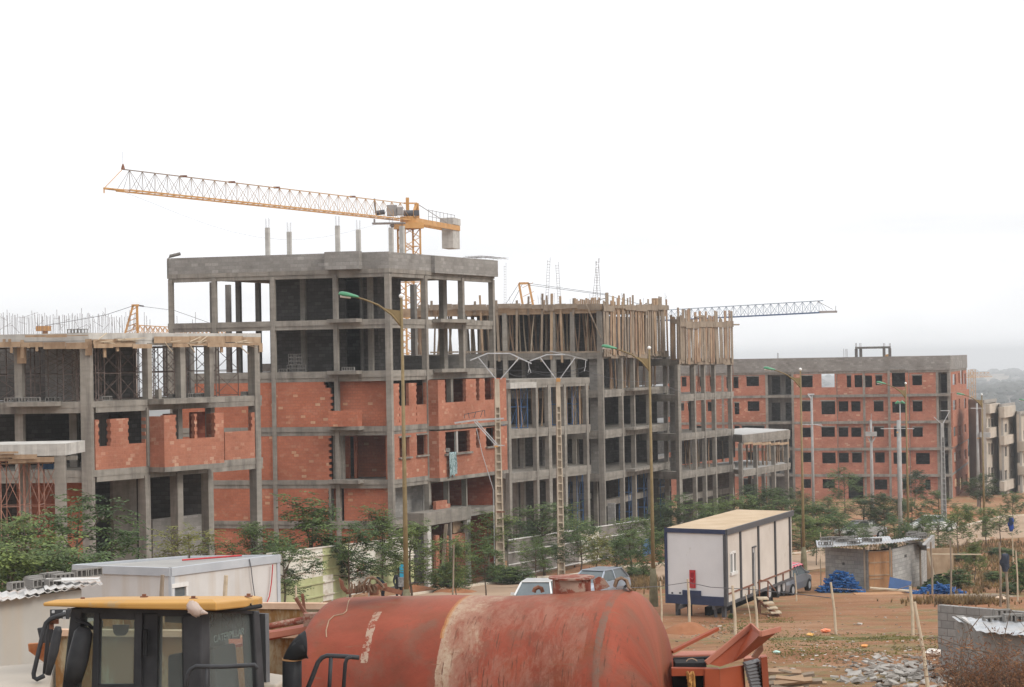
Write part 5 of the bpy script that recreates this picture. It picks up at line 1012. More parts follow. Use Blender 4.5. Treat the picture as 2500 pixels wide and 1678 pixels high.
TREES = [
 ('umbrella', 0, 62, 1268, 74, 1.05, 'dense green tree at the left edge in front of the scaffolded low slab'),
 ('umbrella', 1, 185, 1232, 77, 1.1, 'bright green tree before the pale column at the left'),
 ('low', 0, 10, 1340, 66, 1.3, 'low dark green tree at the very left edge above the hut roof'),
 ('low', 0, 130, 1350, 68, 1.2, 'bushy tree just left of the white site office roof'),
 ('sparse', 0, 462, 1290, 84, 1.1, 'thin yellowish tree behind the roof of the white site office'),
 ('umbrella', 2, 620, 1285, 98, 1.0, 'greyish green tree behind the right corner of the white site office'),
 ('tall', 0, 760, 1224, 96, 1.25, 'tallest slender tree with a tufted top in front of the red brick wall'),
 ('umbrella', 1, 690, 1320, 86, .95, 'tree beside the right edge of the site office before the striped hoarding'),
 ('umbrella', 0, 850, 1285, 95, 1.0, 'airy tree between the tall tufted tree and the street lamp'),
 ('tall', 0, 930, 1248, 104, 1.0, 'narrow tree just left of the nearest street lamp pole'),
 ('umbrella', 2, 1000, 1285, 99, 1.0, 'broad green tree around the nearest street lamp pole'),
 ('tall', 0, 1110, 1322, 100, .7, 'small thin sapling right of the lamp, before the brick porch'),
 ('umbrella', 1, 1182, 1320, 103, .8, 'small tree standing left of the left concrete power pole'),
 ('umbrella', 0, 1190, 1256, 128, 1.0, 'tree behind the left concrete power pole at the brick corner'),
 ('round', 0, 1262, 1272, 140, .9, 'dark tree between the two concrete power poles'),
 ('umbrella', 2, 1325, 1236, 134, 1.2, 'large tree just left of the right concrete power pole'),
 ('umbrella', 1, 1306, 1318, 118, .9, 'lower tree in front of the right concrete power pole'),
 ('umbrella', 0, 1415, 1290, 126, .9, 'tree right of the right concrete power pole'),
 ('umbrella', 1, 1400, 1262, 142, .9, 'tree in the rear right of the right power pole'),
 ('sparse', 0, 1455, 1300, 117, .8, 'nearly bare sapling above the silver car'),
 ('umbrella', 2, 1538, 1268, 137, 1.1, 'rounded tree left of the second street lamp'),
 ('low', 0, 1500, 1312, 125, .8, 'small tree midway between the right power pole and second street lamp'),
 ('umbrella', 0, 1590, 1292, 104, .62, 'compact tree growing around the second street lamp pole'),
 ('round', 0, 1625, 1240, 150, .8, 'tree behind the left end of the white trailer'),
 ('umbrella', 1, 1672, 1218, 152, 1.1, 'tree over the left part of the white trailer roof'),
 ('umbrella', 2, 1730, 1232, 156, 1.0, 'tree over the middle of the white trailer roof'),
 ('umbrella', 0, 1790, 1212, 160, 1.0, 'tree over the right part of the white trailer roof'),
 ('round', 0, 1842, 1190, 172, .9, 'tall dark tree before the low wing with pale roof'),
 ('umbrella', 1, 1885, 1202, 170, 1.1, 'tree directly behind the right roof edge of the trailer'),
 ('round', 0, 1930, 1196, 178, 1.0, 'tree left of the third street lamp, in the far row'),
 ('umbrella', 0, 1955, 1262, 132, 1.2, 'bright tree wrapped round the third street lamp'),
 ('umbrella', 2, 2045, 1256, 142, 1.0, 'spreading tree behind the left part of the block shed roof'),
 ('low', 0, 2000, 1232, 165, 1.0, 'tree behind and right of the third street lamp'),
 ('umbrella', 1, 2062, 1148, 225, .8, 'tree rising against the far brick block ground floor, left one'),
 ('umbrella', 0, 2110, 1212, 178, 1.3, 'wide dark tree left of the round grey pole'),
 ('round', 0, 2160, 1208, 172, 1.0, 'dark tree in the middle of the far row'),
 ('umbrella', 2, 2105, 1280, 150, .9, 'tree above the centre of the block shed roof'),
 ('umbrella', 1, 2180, 1258, 152, .9, 'tree above the right part of the block shed roof'),
 ('round', 0, 2232, 1152, 228, .8, 'dark tree against the far brick block, right one'),
 ('umbrella', 0, 2225, 1218, 175, 1.0, 'tree beside the fourth street lamp'),
 ('umbrella', 2, 2290, 1200, 205, 1.1, 'tree in front of the far brick block corner'),
 ('tall', 0, 2252, 1262, 148, .9, 'thin tree left of the sandy road'),
 ('umbrella', 1, 2287, 1252, 140, .75, 'small tree whose trunk stands before the sandy road, left one'),
 ('umbrella', 0, 2336, 1240, 145, .65, 'small tree whose trunk stands before the sandy road, middle one'),
 ('round', 0, 2392, 1160, 215, .9, 'dark round tree in front of the beige apartment blocks'),
 ('umbrella', 2, 2405, 1243, 158, .8, 'tree covering the foot of the fifth street lamp'),
 ('umbrella', 1, 2440, 1240, 160, .75, 'thin trunked tree right of the fifth street lamp'),
 ('umbrella', 0, 2472, 1202, 195, .8, 'tree before the rightmost apartment blocks'),
 ('low', 0, 2365, 1235, 190, .8, 'small tree beyond the sandy road before the apartment row'),
 ('tall', 0, 2376, 1326, 112, .9, 'bushy young tree right of the block shed'),
 ('umbrella', 2, 2020, 1215, 200, 1.0, 'pale green tree far behind the third street lamp'),
 ('umbrella', 1, 1990, 1290, 140, .7, 'little tree at the left corner of the block shed'),
 ('low', 0, 2205, 1285, 150, .7, 'little tree right above the shed roof corner')]
for k, v_, px, yt, D, ws, lb in TREES: tree(k, v_, px, yt, D, lb, wscale=ws)
for px, yt, yb_, ws, lb in ((1095, 1380, 1446, 1.6, 'dark green shrub beside the thin wooden stake in front of the porch'), (1215, 1385, 1425, 2.6, 'wide dark bush right of the left power pole foot'), (1252, 1388, 1428, 2.6, 'wide dark bush behind the white car'), (1550, 1388, 1412, 3.0, 'grey green bush left of the trailer'), (1780, 1500, 1512, 1.6, 'tuft of weeds by the trailer steps'),
    (2332, 1395, 1436, 2.0, 'weedy bush right of the shed'), (2425, 1398, 1425, 2.4, 'weedy bush between the fence stakes'), (2488, 1372, 1445, 1.0, 'green bush at the right edge above the block wall'), (2460, 1425, 1450, 2.4, 'low weeds at the foot of the cloth covered post'), (2288, 1416, 1440, 2.2, 'dark green heap of plants beside the blue pile'), (700, 1440, 1480, 1.2, 'small shrub left of the thin trunk at the striped hoarding'), (2170, 1326, 1352, 2, 'olive bush behind the shed'), (2350, 1352, 1372, 3, 'dry bush at the edge of the sandy road'), (2440, 1340, 1362, 4.0, 'dry scrub along the sandy road')):
    D = GP(px, yb_).y; tree('shrub', 0, px, yt, D, lb, 'weeds and shrubs on the plot', wscale=ws)
# ================================================================== STREET LAMPS
M['gold'] = noisy('brown_gold_paint', (.16, .115, .055), (.23, .17, .085), 2, .5, .1, bmp=.03); M['green'] = plain('lamp_green', (.05, .22, .11), .35); M['glob'] = plain('globe_white', (.75, .75, .73), .4)
M['pot'] = noisy('old_cast_base', (.12, .11, .065), (.21, .19, .12), 4, .8)
def make_lamp():
    r = thing('street_lamp', 'x', 'street lamp', (0, 0, 0)); H = 11.75
    MB().tube([(0, 0, .9), (0, 0, 4), (0, 0, H)], [.095, .082, .045], 12).build('pole', M['gold'], r, smooth=True)
    MB().tube([(0, 0, -.4), (0, 0, .12), (0, 0, .7), (0, 0, 1.35), (0, 0, 1.75)], [.215, .21, .19, .16, .11], 12).build('base', M['pot'], r, smooth=True)
    mb = MB(); z = H
    for i in range(9):
        for j in range(12): a, b_ = math.pi*i/8, 2*math.pi*j/12; mb.v.append(Vector((.085*math.sin(a)*math.cos(b_), .085*math.sin(a)*math.sin(b_), z+.075+.085*math.cos(a))))
    for i in range(8):
        for j in range(12): mb.f.append((i*12+j, (i+1)*12+j, (i+1)*12+(j+1) % 12, i*12+(j+1) % 12))
    mb.build('finial_ball', M['glob'], r, smooth=True)
    pts = [(-.03, 0, H-.95), (-.35, 0, H-.55), (-.8, 0, H-.22), (-1.25, 0, H-.03), (-1.55, 0, H+.06)]; MB().tube(pts, [.042, .04, .036, .032, .03], 8).build('arm', M['gold'], r, smooth=True)
    MB().extrude([(-.04, -.012, H-.88), (-.62, -.012, H-.32), (-.44, -.012, H-.36), (-.25, -.012, H-.40), (-.04, -.012, H-.42)], (0, .024, 0)).build('gusset', M['gold'], r)
    mb = MB(); n, m = 12, 12; prof = [(0, .0), (.03, .05), (.12, .075), (.3, .105), (.45, .125), (.58, .12), (.68, .085), (.72, .0)]
    for x, w_ in prof:
        for j in range(m): b_ = 2*math.pi*j/m; mb.v.append(Vector((-1.45-x, w_*math.cos(b_), H+.06+x*.17+(w_*math.sin(b_)*(.95 if math.sin(b_) > 0 else .45)))))
    for i in range(len(prof)-1):
        for j in range(m): mb.f.append((i*m+j, i*m+(j+1) % m, (i+1)*m+(j+1) % m, (i+1)*m+j))
    hd = mb.build('lamp_head', M['green'], r, smooth=True)
    MB().tube([(-1.74, 0, H+.075), (-2.10, 0, H+.135)], [.06, .075], 10).build('lens', M['glob'], hd); return r
LP = make_lamp(); first = True
lam = 'green headed street lamps along the road'
for px, D, ytop, rz, lb in ((989, 74.5, 725, .02, 'nearest and tallest looking street lamp, in front of the brick block'), (1591, 98, 851, .05, 'second street lamp, standing just left of the white trailer'), (1961, 125, 903, .1, 'third street lamp, right of the trailer behind the block shed'), (2214, 155, 937, .15, 'fourth street lamp, before the far brick block'), (2400, 174, 964, .2, 'fifth street lamp, next to the beige apartment blocks'), (2551, 205, 978, .2, 'farthest street lamp, only its green head shows at the right edge')):
    o = LP if first else copy_tree(LP); first = False; g = ground_at(px, D); zt = P(px-((839-ytop)*0), ytop, D).z; q = P(px-(1300-ytop)*.0175*.5, 1100, D)
    tp_ = P({989: 980, 1591: 1585, 1961: 1954, 2214: 2211, 2400: 2397, 2551: 2540}[px], ytop, D); s = (tp_.z+.05-g.z)/11.85; o.location = (tp_.x, tp_.y, g.z); o.scale = (1, 1, s); o.rotation_euler = (0, 0, rz); o['label'] = lb; o['group'] = lam; o['category'] = 'street lamp'
q = P(2197, 985, 200); g = ground_at(2197, 200); R = thing('street_lamp', 'slim grey lamp with twin green heads in front of the far brick block', 'street lamp', (q.x, q.y, g.z))
MB().tube([(q.x, q.y, g.z), (q.x, q.y, q.z)], [.09, .05], 8).build('pole', M['galv'], R)
mb = MB(); mb.tube([(q.x-.45, q.y-.1, q.z-.02), (q.x-.2, q.y, q.z+.12), (q.x, q.y, q.z+.05), (q.x+.2, q.y, q.z+.12), (q.x+.45, q.y-.1, q.z-.02)], [.06, .16, .08, .16, .06], 8); mb.build('lamp_head', M['green'], R)
# ================================================================== POWER POLES
M['poleC'] = noisy('pole_concrete', (.40, .33, .25), (.52, .44, .345), 1.4, .9, streak=(1.5, (.30, .26, .21), (3, 3, .2))); M['poleG'] = noisy('grey_pole', (.27, .265, .26), (.35, .345, .335), 2, .9)
def ladder_pole(label, px, ytop, D, wt, wb, mat='poleC', rz=0.15, step=.47, group='concrete ladder shaped power poles'):
    t_ = P(px, ytop, D); g = gz(t_.x, t_.y); H = t_.z-g; r = thing('power_pole', label, 'utility pole', (t_.x, t_.y, g), group, rz)
    R_ = Matrix.Rotation(rz, 3, 'Z'); mb = MB()
    def L(x, y, z): return Vector((x, y, z))
    def w_(z): return (wb+(wt-wb)*z/H)/2
    def add(pts): mb.add(pts, [(3, 2, 1, 0), (4, 5, 6, 7), (0, 1, 5, 4), (1, 2, 6, 5), (2, 3, 7, 6), (3, 0, 4, 7)])
    leg = .26
    for sg in (-1, 1):
        a0, a1 = w_(0)*sg, w_(0)*sg*(1-leg*1.3); b0, b1 = w_(H)*sg, w_(H)*sg*(1-leg*1.7); x0, x1 = min(a0, a1), max(a0, a1); y0, y1 = min(b0, b1), max(b0, b1)
        add([L(x0, -.14, -.5), L(x1, -.14, -.5), L(x1, .14, -.5), L(x0, .14, -.5), L(y0, -.1, H), L(y1, -.1, H), L(y1, .1, H), L(y0, .1, H)])
    z = .5
    while z < H*.86: w = w_(z)*(1-leg)+.02; mb.box((0, 0, z), (2*w, .235, .075)); z += step
    w0, w1 = w_(0)*.75, w_(H)*.6; add([L(-w0, .05, -.5), L(w0, .05, -.5), L(w0, .1, -.5), L(-w0, .1, -.5), L(-w1, .05, H-.02), L(w1, .05, H-.02), L(w1, .09, H-.02), L(-w1, .09, H-.02)])
    mb.box((0, 0, H*.93), (w_(H)*2.02, .21, H*.14-.01)); mb.build('pole', M[mat], r, local=True); return r, t_, H
r1_, t1_, H1 = ladder_pole('concrete ladder shaped power pole at the right corner of the red brick block', 1213, 926, 127, .26, .58)
r2_, t2_, H2 = ladder_pole('concrete ladder shaped power pole standing free before the grey frame wing', 1362, 926, 130, .24, .46)
def bars(root, D, segs, w=.05, mat='galv', name='crossarm'):
    mb = MB()
    for x0, y0, x1, y1 in segs: mb.beam(P(x0, y0, D), P(x1, y1, D), w, w)
    off = ROOT[root.name]; rot = Matrix.Rotation(-root.rotation_euler.z, 3, 'Z')
    mb.v = [rot @ (v-off) for v in mb.v]; return mb.build(name, M[mat], root, local=True)
bars(r1_, 126.8, [(1148, 880, 1190, 863), (1190, 863, 1245, 863), (1245, 863, 1298, 888)], .07); bars(r1_, 126.8, [(1168, 873, 1211, 926), (1268, 873, 1222, 926)], .055, name='brace'); bars(r1_, 126.8, [(1290, 884, 1292, 900), (1292, 900, 1289, 910), (1293, 900, 1296, 910)], .035, name='insulator')
bars(r2_, 129.8, [(1293, 882, 1335, 866), (1335, 866, 1380, 866)], .065); bars(r2_, 129.8, [(1342, 857, 1388, 867), (1388, 867, 1434, 880)], .065, 'poleG'); bars(r2_, 129.8, [(1319, 873, 1357, 925), (1405, 872, 1367, 925)], .055, name='brace'); bars(r2_, 129.8, [(1430, 880, 1429, 897), (1429, 897, 1426, 907)], .035, name='insulator')
bars(r2_, 129.6, [(1358, 928, 1368, 928)], .22, 'crane', name='yellow_plate')
bars(r1_, 126.4, [(1110, 1033, 1160, 1026), (1160, 1026, 1230, 1022)], .09, name='lower_crossarm'); bars(r1_, 126.4, [(1158, 1029, 1210, 1087), (1162, 1027, 1214, 1085)], .06, name='brace'); bars(r1_, 126.4, [(1205, 1087, 1232, 1088)], .05, name='bracket'); bars(r1_, 126.4, [(1207, 1090, 1216, 1090)], .10, 'crane', name='yellow_plate')
bars(r1_, 126.3, [(1163, 1046, 1178, 1110), (1178, 1110, 1206, 1200), (1205, 1200, 1208, 1395)], .035, 'galv', name='conduit')
bars(r1_, 126.2, [(1134, 1022, 1134, 1012), (1146, 1022, 1143, 1008), (1157, 1021, 1162, 1005), (1173, 1019, 1178, 1003), (1184, 1018, 1183, 1002), (1134, 1012, 1183, 1002)], .035, 'cable', name='insulator'); bars(r1_, 126.5, [(1212, 1250, 1233, 1250)], .08, 'steelR', name='red_band')
for px, yt, D, wt, wb, lb in ((2300, 1033, 192, .26, .5, 'pale ladder shaped power pole before the corner of the far brick block'), ):
    r_, t_, H_ = ladder_pole(lb, px, yt, D, wt, wb, 'poleG'); bars(r_, D, [(2280, 1018, 2298, 1035), (2302, 1035, 2318, 1005), (2296, 1003, 2320, 1003)], .05)
def round_pole(label, px, ytop, ybot, D, w0, w1, extra=()):
    t_ = P(px, ytop, D); g = gz(t_.x, t_.y); r = thing('power_pole', label, 'utility pole', (t_.x, t_.y, g), 'round grey power poles'); MB().tube([(t_.x, t_.y, g-.3), (t_.x, t_.y, t_.z)], [w1/2, w0/2], 12).build('pole', M['poleG'], r, smooth=True); return r
r = round_pole('grey round pole with a transformer box, left of centre of the far brick block', 2126, 1025, 1220, 215, .22, .42); bars(r, 214.7, [(2113, 1060, 2140, 1060)], .45, 'galvD' if 'galvD' in M else 'poleG', 'transformer'); bars(r, 214.6, [(2120, 1042, 2120, 1052), (2132, 1042, 2132, 1052), (2127, 1010, 2127, 1030)], .06, 'craneG', 'insulator'); bars(r, 214.7, [(2118, 1068, 2127, 1082), (2137, 1068, 2128, 1082)], .1, 'poleG', 'bracket')
r = round_pole('thick grey round pole nearest the middle of the tree row', 2193, 1026, 1255, 168, .26, .34); bars(r, 167.8, [(2150, 1047, 2192, 1046), (2195, 1046, 2232, 1047)], .05); bars(r, 167.7, [(2189, 1056, 2193, 1056)], .12, 'crane', 'yellow_plate')
r = round_pole('grey pole with side arm beside the third street lamp', 1981, 963, 1200, 205, .22, .30); bars(r, 204.8, [(1972, 963, 1988, 963), (1974, 965, 1980, 972)], .12); bars(r, 204.8, [(1958, 1037, 1982, 1037), (1982, 1037, 2006, 1036), (1990, 1037, 2008, 1040)], .06)
r = round_pole('grey pole with a transformer in front of the beige apartment blocks', 2385, 985, 1200, 235, .2, .42); bars(r, 234.6, [(2392, 1062, 2417, 1062)], .5, 'poleG', 'transformer'); bars(r, 234.7, [(2370, 997, 2402, 997)], .08); bars(r, 234.6, [(2385, 1070, 2392, 1070)], .1, 'crane', 'yellow_plate')
# power lines
def wire(label, pts, r=.012, sag=.5):
    mb = MB(); allp = []
    for a, b_ in zip(pts, pts[1:]):
        for k in range(9): q = a.lerp(b_, k/8); allp.append(q-Vector((0, 0, sag*4*(k/8)*(1-k/8))))
    mb.tube(allp, r, 4); tag(mb.build('power_line', M['cable']), label, 'cable', 'power lines')
wire('upper thin line hung between the two ladder shaped power poles', [P(1150, 880, 127), P(1292, 904, 127), P(1432, 895, 130)], .012, .25); wire('lower thin line hung between the two ladder shaped power poles', [P(1232, 905, 127), P(1300, 908, 129), P(1430, 905, 130), P(1600, 930, 160), P(1810, 998, 200)], .012, .3)
# ================================================================== HOARDINGS
def sbox(fac, mb, a0, a1, f, z0, z1, d0, d1):      # box following the sloping line f(a)
    p = [fac.W(a0, d0, f(a0)+z0), fac.W(a1, d0, f(a1)+z0), fac.W(a1, d1, f(a1)+z0), fac.W(a0, d1, f(a0)+z0)]; mb.hexa(p+[q+Vector((0, 0, z1-z0)) for q in p])
def ribbed(fac, a0, a1, f, z0, z1, n, name, mat, root):
    mb = MB(); sbox(fac, mb, a0, a1, f, z0, z1, .02, .05)
    for i in range(n): z = z0+(z1-z0)*(i+.5)/n; sbox(fac, mb, a0, a1, f, z-.03, z+.03, -.05, .02)
    return mb.build(name, mat, root)
M['panW'] = noisy('white_sheet', (.60, .57, .50), (.70, .67, .60), 1.5, .6, streak=(1.0, (.45, .38, .30), (1, 1, 3))); M['panG'] = noisy('pale_green_sheet', (.36, .37, .19), (.44, .45, .25), 1.5, .6)
H0, H1_ = XY(655, 85), XY(1012, 112); HF = Fac(H0, H1_); R = thing('site_hoarding', 'pale green and white ribbed hoarding fence below the brick block', 'fence', (H0[0], H0[1], -10.3))
zg0 = lambda a: gz(*tuple(HF.W(a, 0, 0))[:2])
edges = [655, 674, 790, 850, 853, 935, 1012]
ed = [655, 735, 790, 815, 852, 905, 940, 1012]; n_ = len(ed)-1; r1 = random.Random(12)
for i in range(n_):
    a0, a1 = HF.st(ed[i], 1430)[0], HF.st(ed[i+1], 1430)[0]-.02; f_ = ((ed[i]+ed[i+1])/2-655)/357; za_, zb_ = HF.st(655, 1503)[1], HF.st(1012, 1425)[1]; fl_ = lambda a: za_+(zb_-za_)*a/HF.L
    cw = 'GGWGWGG'[i]; cu = 'WWGGWWW'[i]
    ribbed(HF, a0, a1, fl_, .05, 1.15, 2, 'panel', M['pan'+cw], R); ribbed(HF, a0, a1, fl_, 1.153, 2.35, 2, 'panel', M['pan'+cu], R)
    mb = MB(); sbox(HF, mb, a0, a1, fl_, 2.352, 2.40, -.03, .06); mb.build('top_rail', M['panW'], R); mb = MB(); HF.box(mb, a0-.02, a0+.04, fl_(a0)-.4, fl_(a0)+2.3, .055, .12); mb.build('post', M['panW'], R)
M['redink'] = plain('faded_red_ink', (.55, .19, .12), .7)
def sign_seg(name, segs, root, w=.05, d=-.035):
    mb = MB()
    for x0, y0, x1, y1 in segs:
        a, z = HF.st(x0, y0, d); b_, z2 = HF.st(x1, y1, d); mb.beam(HF.W(a, d, z), HF.W(b_, d, z2), w, .01)
    mb.build(name, M['redink'], root)
sign_seg('red_emblem', [(881, 1373, 887, 1372), (881, 1380, 887, 1379), (881, 1373, 881, 1380), (887, 1372, 887, 1379), (879, 1385, 884, 1390), (874, 1392, 873, 1406), (873, 1406, 888, 1404), (888, 1404, 887, 1398), (887, 1398, 877, 1398), (880, 1401, 886, 1400), (876, 1386, 874, 1392), (888, 1372, 888, 1394)], R)
g0, g1 = XY(1235, 128), XY(1592, 160); HG = Fac(g0, g1); R = thing('site_hoarding', 'long grey brown boarded fence with white rails below the grey frame blocks', 'fence', (g0[0], g0[1], -13.2))
M['panB'] = noisy('grey_brown_board', (.16, .145, .13), (.24, .22, .20), 1.2, .8); M['tarp'] = plain('blue_tarp', (.06, .14, .28), .6)
for i in range(14):
    a0, a1 = HG.L*i/14, HG.L*(i+1)/14-.02; za_, zb_ = gy(HG.A.y)+.2, gy(HG.B.y)+.25; fl_ = lambda a: za_+(zb_-za_)*a/HG.L
    mb = MB(); sbox(HG, mb, a0, a1, fl_, 0, 2.3, .02, .05); mb.build('panel', M['panB' if i not in (6, 7) else 'panW'], R)
    mb = MB()
    for z in (.1, .8, 1.5, 2.27): sbox(HG, mb, a0, a1+.02, fl_, z-.03, z+.03, -.03, .018)
    mb.build('rail', M['white'], R)
a0, z0 = HG.st(1570, 1350, -.1); a1, z1 = HG.st(1590, 1350, -.1); mb = MB(); HG.box(mb, a0, a1, z0-.7, z0+.9, -.1, -.06); tag(mb.build('blue_tarp', M['tarp']), 'blue sheet hung on the right end of the grey boarded fence', 'tarp')
r1 = random.Random(77)
# ================================================================== ROAD, KERB, GROUND COVER
M['road'] = noisy('dusty_road', (.31, .215, .145), (.39, .28, .195), .25, .95, lo=.3, hi=.7, coords='pos', spot=(1.5, (.30, .22, .16), .62)); M['kerb'] = noisy('kerb_stone', (.50, .43, .34), (.62, .55, .45), 2, .9, coords='pos')
near = [GP(x, y) for x, y in ((960, 1495), (1250, 1462), (1560, 1418), (1800, 1408), (1990, 1392), (2230, 1350), (2340, 1335), (2420, 1318), (2520, 1312))]
far = [GP(x, y) for x, y in ((900, 1470), (1220, 1425), (1500, 1388), (1760, 1372), (1960, 1352), (2200, 1313), (2350, 1288), (2450, 1262), (2530, 1256))]
def sub(p, n=6):
    o = []
    for a, b_ in zip(p, p[1:]): o += [a.lerp(b_, k/n) for k in range(n)]
    return o+[p[-1]]
nn, ff = sub(near), sub(far); mb = MB(); Wn = 7
for a, b_ in zip(nn, ff):
    for k in range(Wn): q = a.lerp(b_, k/(Wn-1)); mb.v.append(Vector((q.x, q.y, gz(q.x, q.y)+.03+.05*math.sin(math.pi*k/(Wn-1)))))
for i in range(len(nn)-1):
    for k in range(Wn-1): j = i*Wn+k; mb.f.append((j, j+Wn, j+Wn+1, j+1))
mb.f = [tuple(reversed(f)) for f in mb.f]; structure('road', mb, M['road'], smooth=True)
mb = MB()
for a, b_ in zip(ff, ff[1:]): mb.beam(Vector((a.x, a.y, gz(a.x, a.y)+.05)), Vector((b_.x, b_.y, gz(b_.x, b_.y)+.05)), .18, .2)
structure('kerb', mb, M['kerb'])
# grass tufts and dry scrub (nobody could count them)
def tufts(name, label, mat, spots, n, hgt, seed, spread=(1.5, 1.0)):
    r = random.Random(seed); mb = MB()
    for _ in range(n):
        px, py, sx, sy = r.choice(spots); g = GP(px+r.gauss(0, sx), py+r.gauss(0, sy)); h = hgt*r.uniform(.4, 1.3)
        for k in range(6):
            an = r.uniform(0, 6.28); w_ = .02+.02*r.random(); d = Vector((math.cos(an), math.sin(an), 0)); e = g+d*h*.6*r.random()+Vector((0, 0, h)); s_ = Vector((-d.y, d.x, 0))*w_; mb.add([g-s_, g+s_, e], [(0, 1, 2)])
    o = mb.build(name, mat); tag(o, label, 'grass', kind='stuff'); return o
tufts('grass', 'sparse green grass in patches on the sandy plot', leafmat('grass_green', (.17, .18, .07), (.21, .20, .09), (.26, .22, .12)), [(1800, 1530, 50, 8), (1880, 1515, 30, 5), (2080, 1556, 90, 4), (2200, 1560, 60, 4), (2150, 1590, 90, 8), (1990, 1590, 60, 10), (2000, 1580, 100, 20), (1900, 1560, 60, 10)], 3800, .028, 3)
tufts('dry_grass', 'dry brown scrub beside the sandy road and behind the shed', leafmat('dry_grass', (.16, .10, .055), (.24, .16, .09), (.30, .21, .12)), [(2440, 1335, 50, 8), (2330, 1345, 40, 6), (2470, 1400, 40, 15), (2390, 1420, 60, 18), (2300, 1380, 50, 14), (1560, 1425, 30, 10), (2450, 1365, 40, 10), (2100, 1340, 60, 6), (2350, 1472, 60, 3)], 3600, .30, 4)
# ================================================================== SITE TRAILER
M['navy'] = plain('navy_trim', (.035, .045, .09), .5); M['dgrey'] = plain('dark_grey_trim', (.075, .075, .08), .5); M['cream'] = noisy('dusty_cream_panel', (.48, .43, .38), (.56, .51, .455), .6, .6, spot=(1.2, (.43, .375, .32), .6), bmp=.03); M['tan'] = noisy('tan_roof', (.42, .31, .20), (.50, .385, .265), .8, .8, bmp=.05)
M['glass'] = plain('window_glass', (.10, .12, .13), .12); M['redp'] = noisy('red_paint', (.38, .03, .035), (.50, .05, .055), 3, .45)
CT_, AT_, ET_ = XY(1765, 86), XY(1618, 87.6), XY(1929, 96); S1, S2 = Fac(AT_, CT_), Fac(CT_, ET_); g_ = (AT_[0]+ET_[0]-CT_[0], AT_[1]+ET_[1]-CT_[1])
zT, zB = Z(1765, 1300, 86), Z(1765, 1481, 86); gT = gy(88)
TRr = thing('site_trailer', 'white site trailer with dark trim, tan roof, red emblem and small wooden steps', 'trailer', (CT_[0], CT_[1], gT))
M['twh'] = noisy('trailer_white', (.60, .60, .61), (.66, .66, .67), .7, .5, bmp=.03, spot=(1.6, (.50, .49, .46), .66)); mb = MB(); S1.box(mb, .09, S1.L-.09, zB+.36, zT-.02, .02, .1); mb.build('front_wall', M['twh'], TRr)
mb = MB(); h = [S2.rect(1784, 1349, 1797, 1396), S2.rect(1838, 1337, 1846, 1450)]; S2.wall(mb, .09, S2.L-.05, zB+.12, zT-.02, .02, .1, h); mb.build('side_wall', M['cream'], TRr)
mb = MB(); mb.prism([AT_, CT_, ET_, g_], zT, zT+.08); mb.build('roof', M['tan'], TRr)
mb = MB(); S1.box(mb, .0, S1.L, zT-.08, zT+.10, -.05, -.001); S1.box(mb, -.02, .09, zB, zT-.08, -.03, .1); mb.build('trim', M['navy'], TRr)
mb = MB(); S2.box(mb, .0, S2.L, zT-.12, zT+.11, -.09, -.002); S1.box(mb, S1.L-.09, S1.L+.05, zB, zT-.12, -.045, .1); a, z = 0, 0
for px in (1808, 1852, 1893, 1929): q = S2.st(px, 1380)[0]; S2.box(mb, q-.07, q+.07, zB, zT-.12, -.05, .015)
S2.box(mb, .05, S2.L, zB, zB+.12, -.04, .05); mb.build('dark_trim', M['dgrey'], TRr)
mb = MB(); zr = S2.st(1775, 1450)[1]; S2.box(mb, .05, S2.st(1838, 1440)[0], zr-.05, zr, -.04, .015); S2.box(mb, S2.st(1850, 1430)[0], S2.L, zr-.05, zr, -.04, .015)
for px in (1828, 1912): q = S2.st(px, 1440)[0]; S2.box(mb, q-.03, q+.03, zB+.1, zr-.05, -.04, .015)
mb.build('rail_trim', M['steelR'], TRr)
mb = MB(); S1.box(mb, .0, S1.L, zB, zB+.36, -.02, .09); q0, q1 = S1.st(1668, 1480)[0], S1.st(1712, 1480)[0]; S1.box(mb, q0, q1, zB+.36, zB+.56, -.05, .019); mb.build('skirt', M['navy'], TRr)
mb = MB(); q = h[0]; S2.box(mb, q[0], q[1], q[2], q[3], .06, .08); f_ = mb.build('window', M['glass'], TRr)
mb = MB(); S2.box(mb, q[0]-.08, q[1]+.1, q[2]-.12, q[2], -.06, .0199); S2.box(mb, q[0]-.05, q[0], q[2], q[3], -.0, .0199); S2.box(mb, q[1], q[1]+.05, q[2], q[3], -.0, .0199); m_ = (q[0]+q[1])/2; S2.box(mb, m_-.1, m_+.1, q[2], q[3], .0, .059); S2.box(mb, q[0], q[1], q[3]-.05, q[3]+.05, .0, .0199); mb.build('window_frame', M['white'], f_)
mb = MB(); q = h[1]; S2.box(mb, q[0], q[1], q[2], q[3], .05, .09); d_ = mb.build('door', M['galv'], TRr); mb = MB(); S2.box(mb, q[0]-.04, q[0], q[2], q[3], -.01, .0199); S2.box(mb, (q[0]+q[1])/2, (q[0]+q[1])/2+.03, q[2]+.1, q[3]-.2, .02, .049); S2.box(mb, q[0]-.04, q[1]+.05, q[3], q[3]+.06, -.03, .0199); mb.build('door_frame', M['dgrey'], d_)
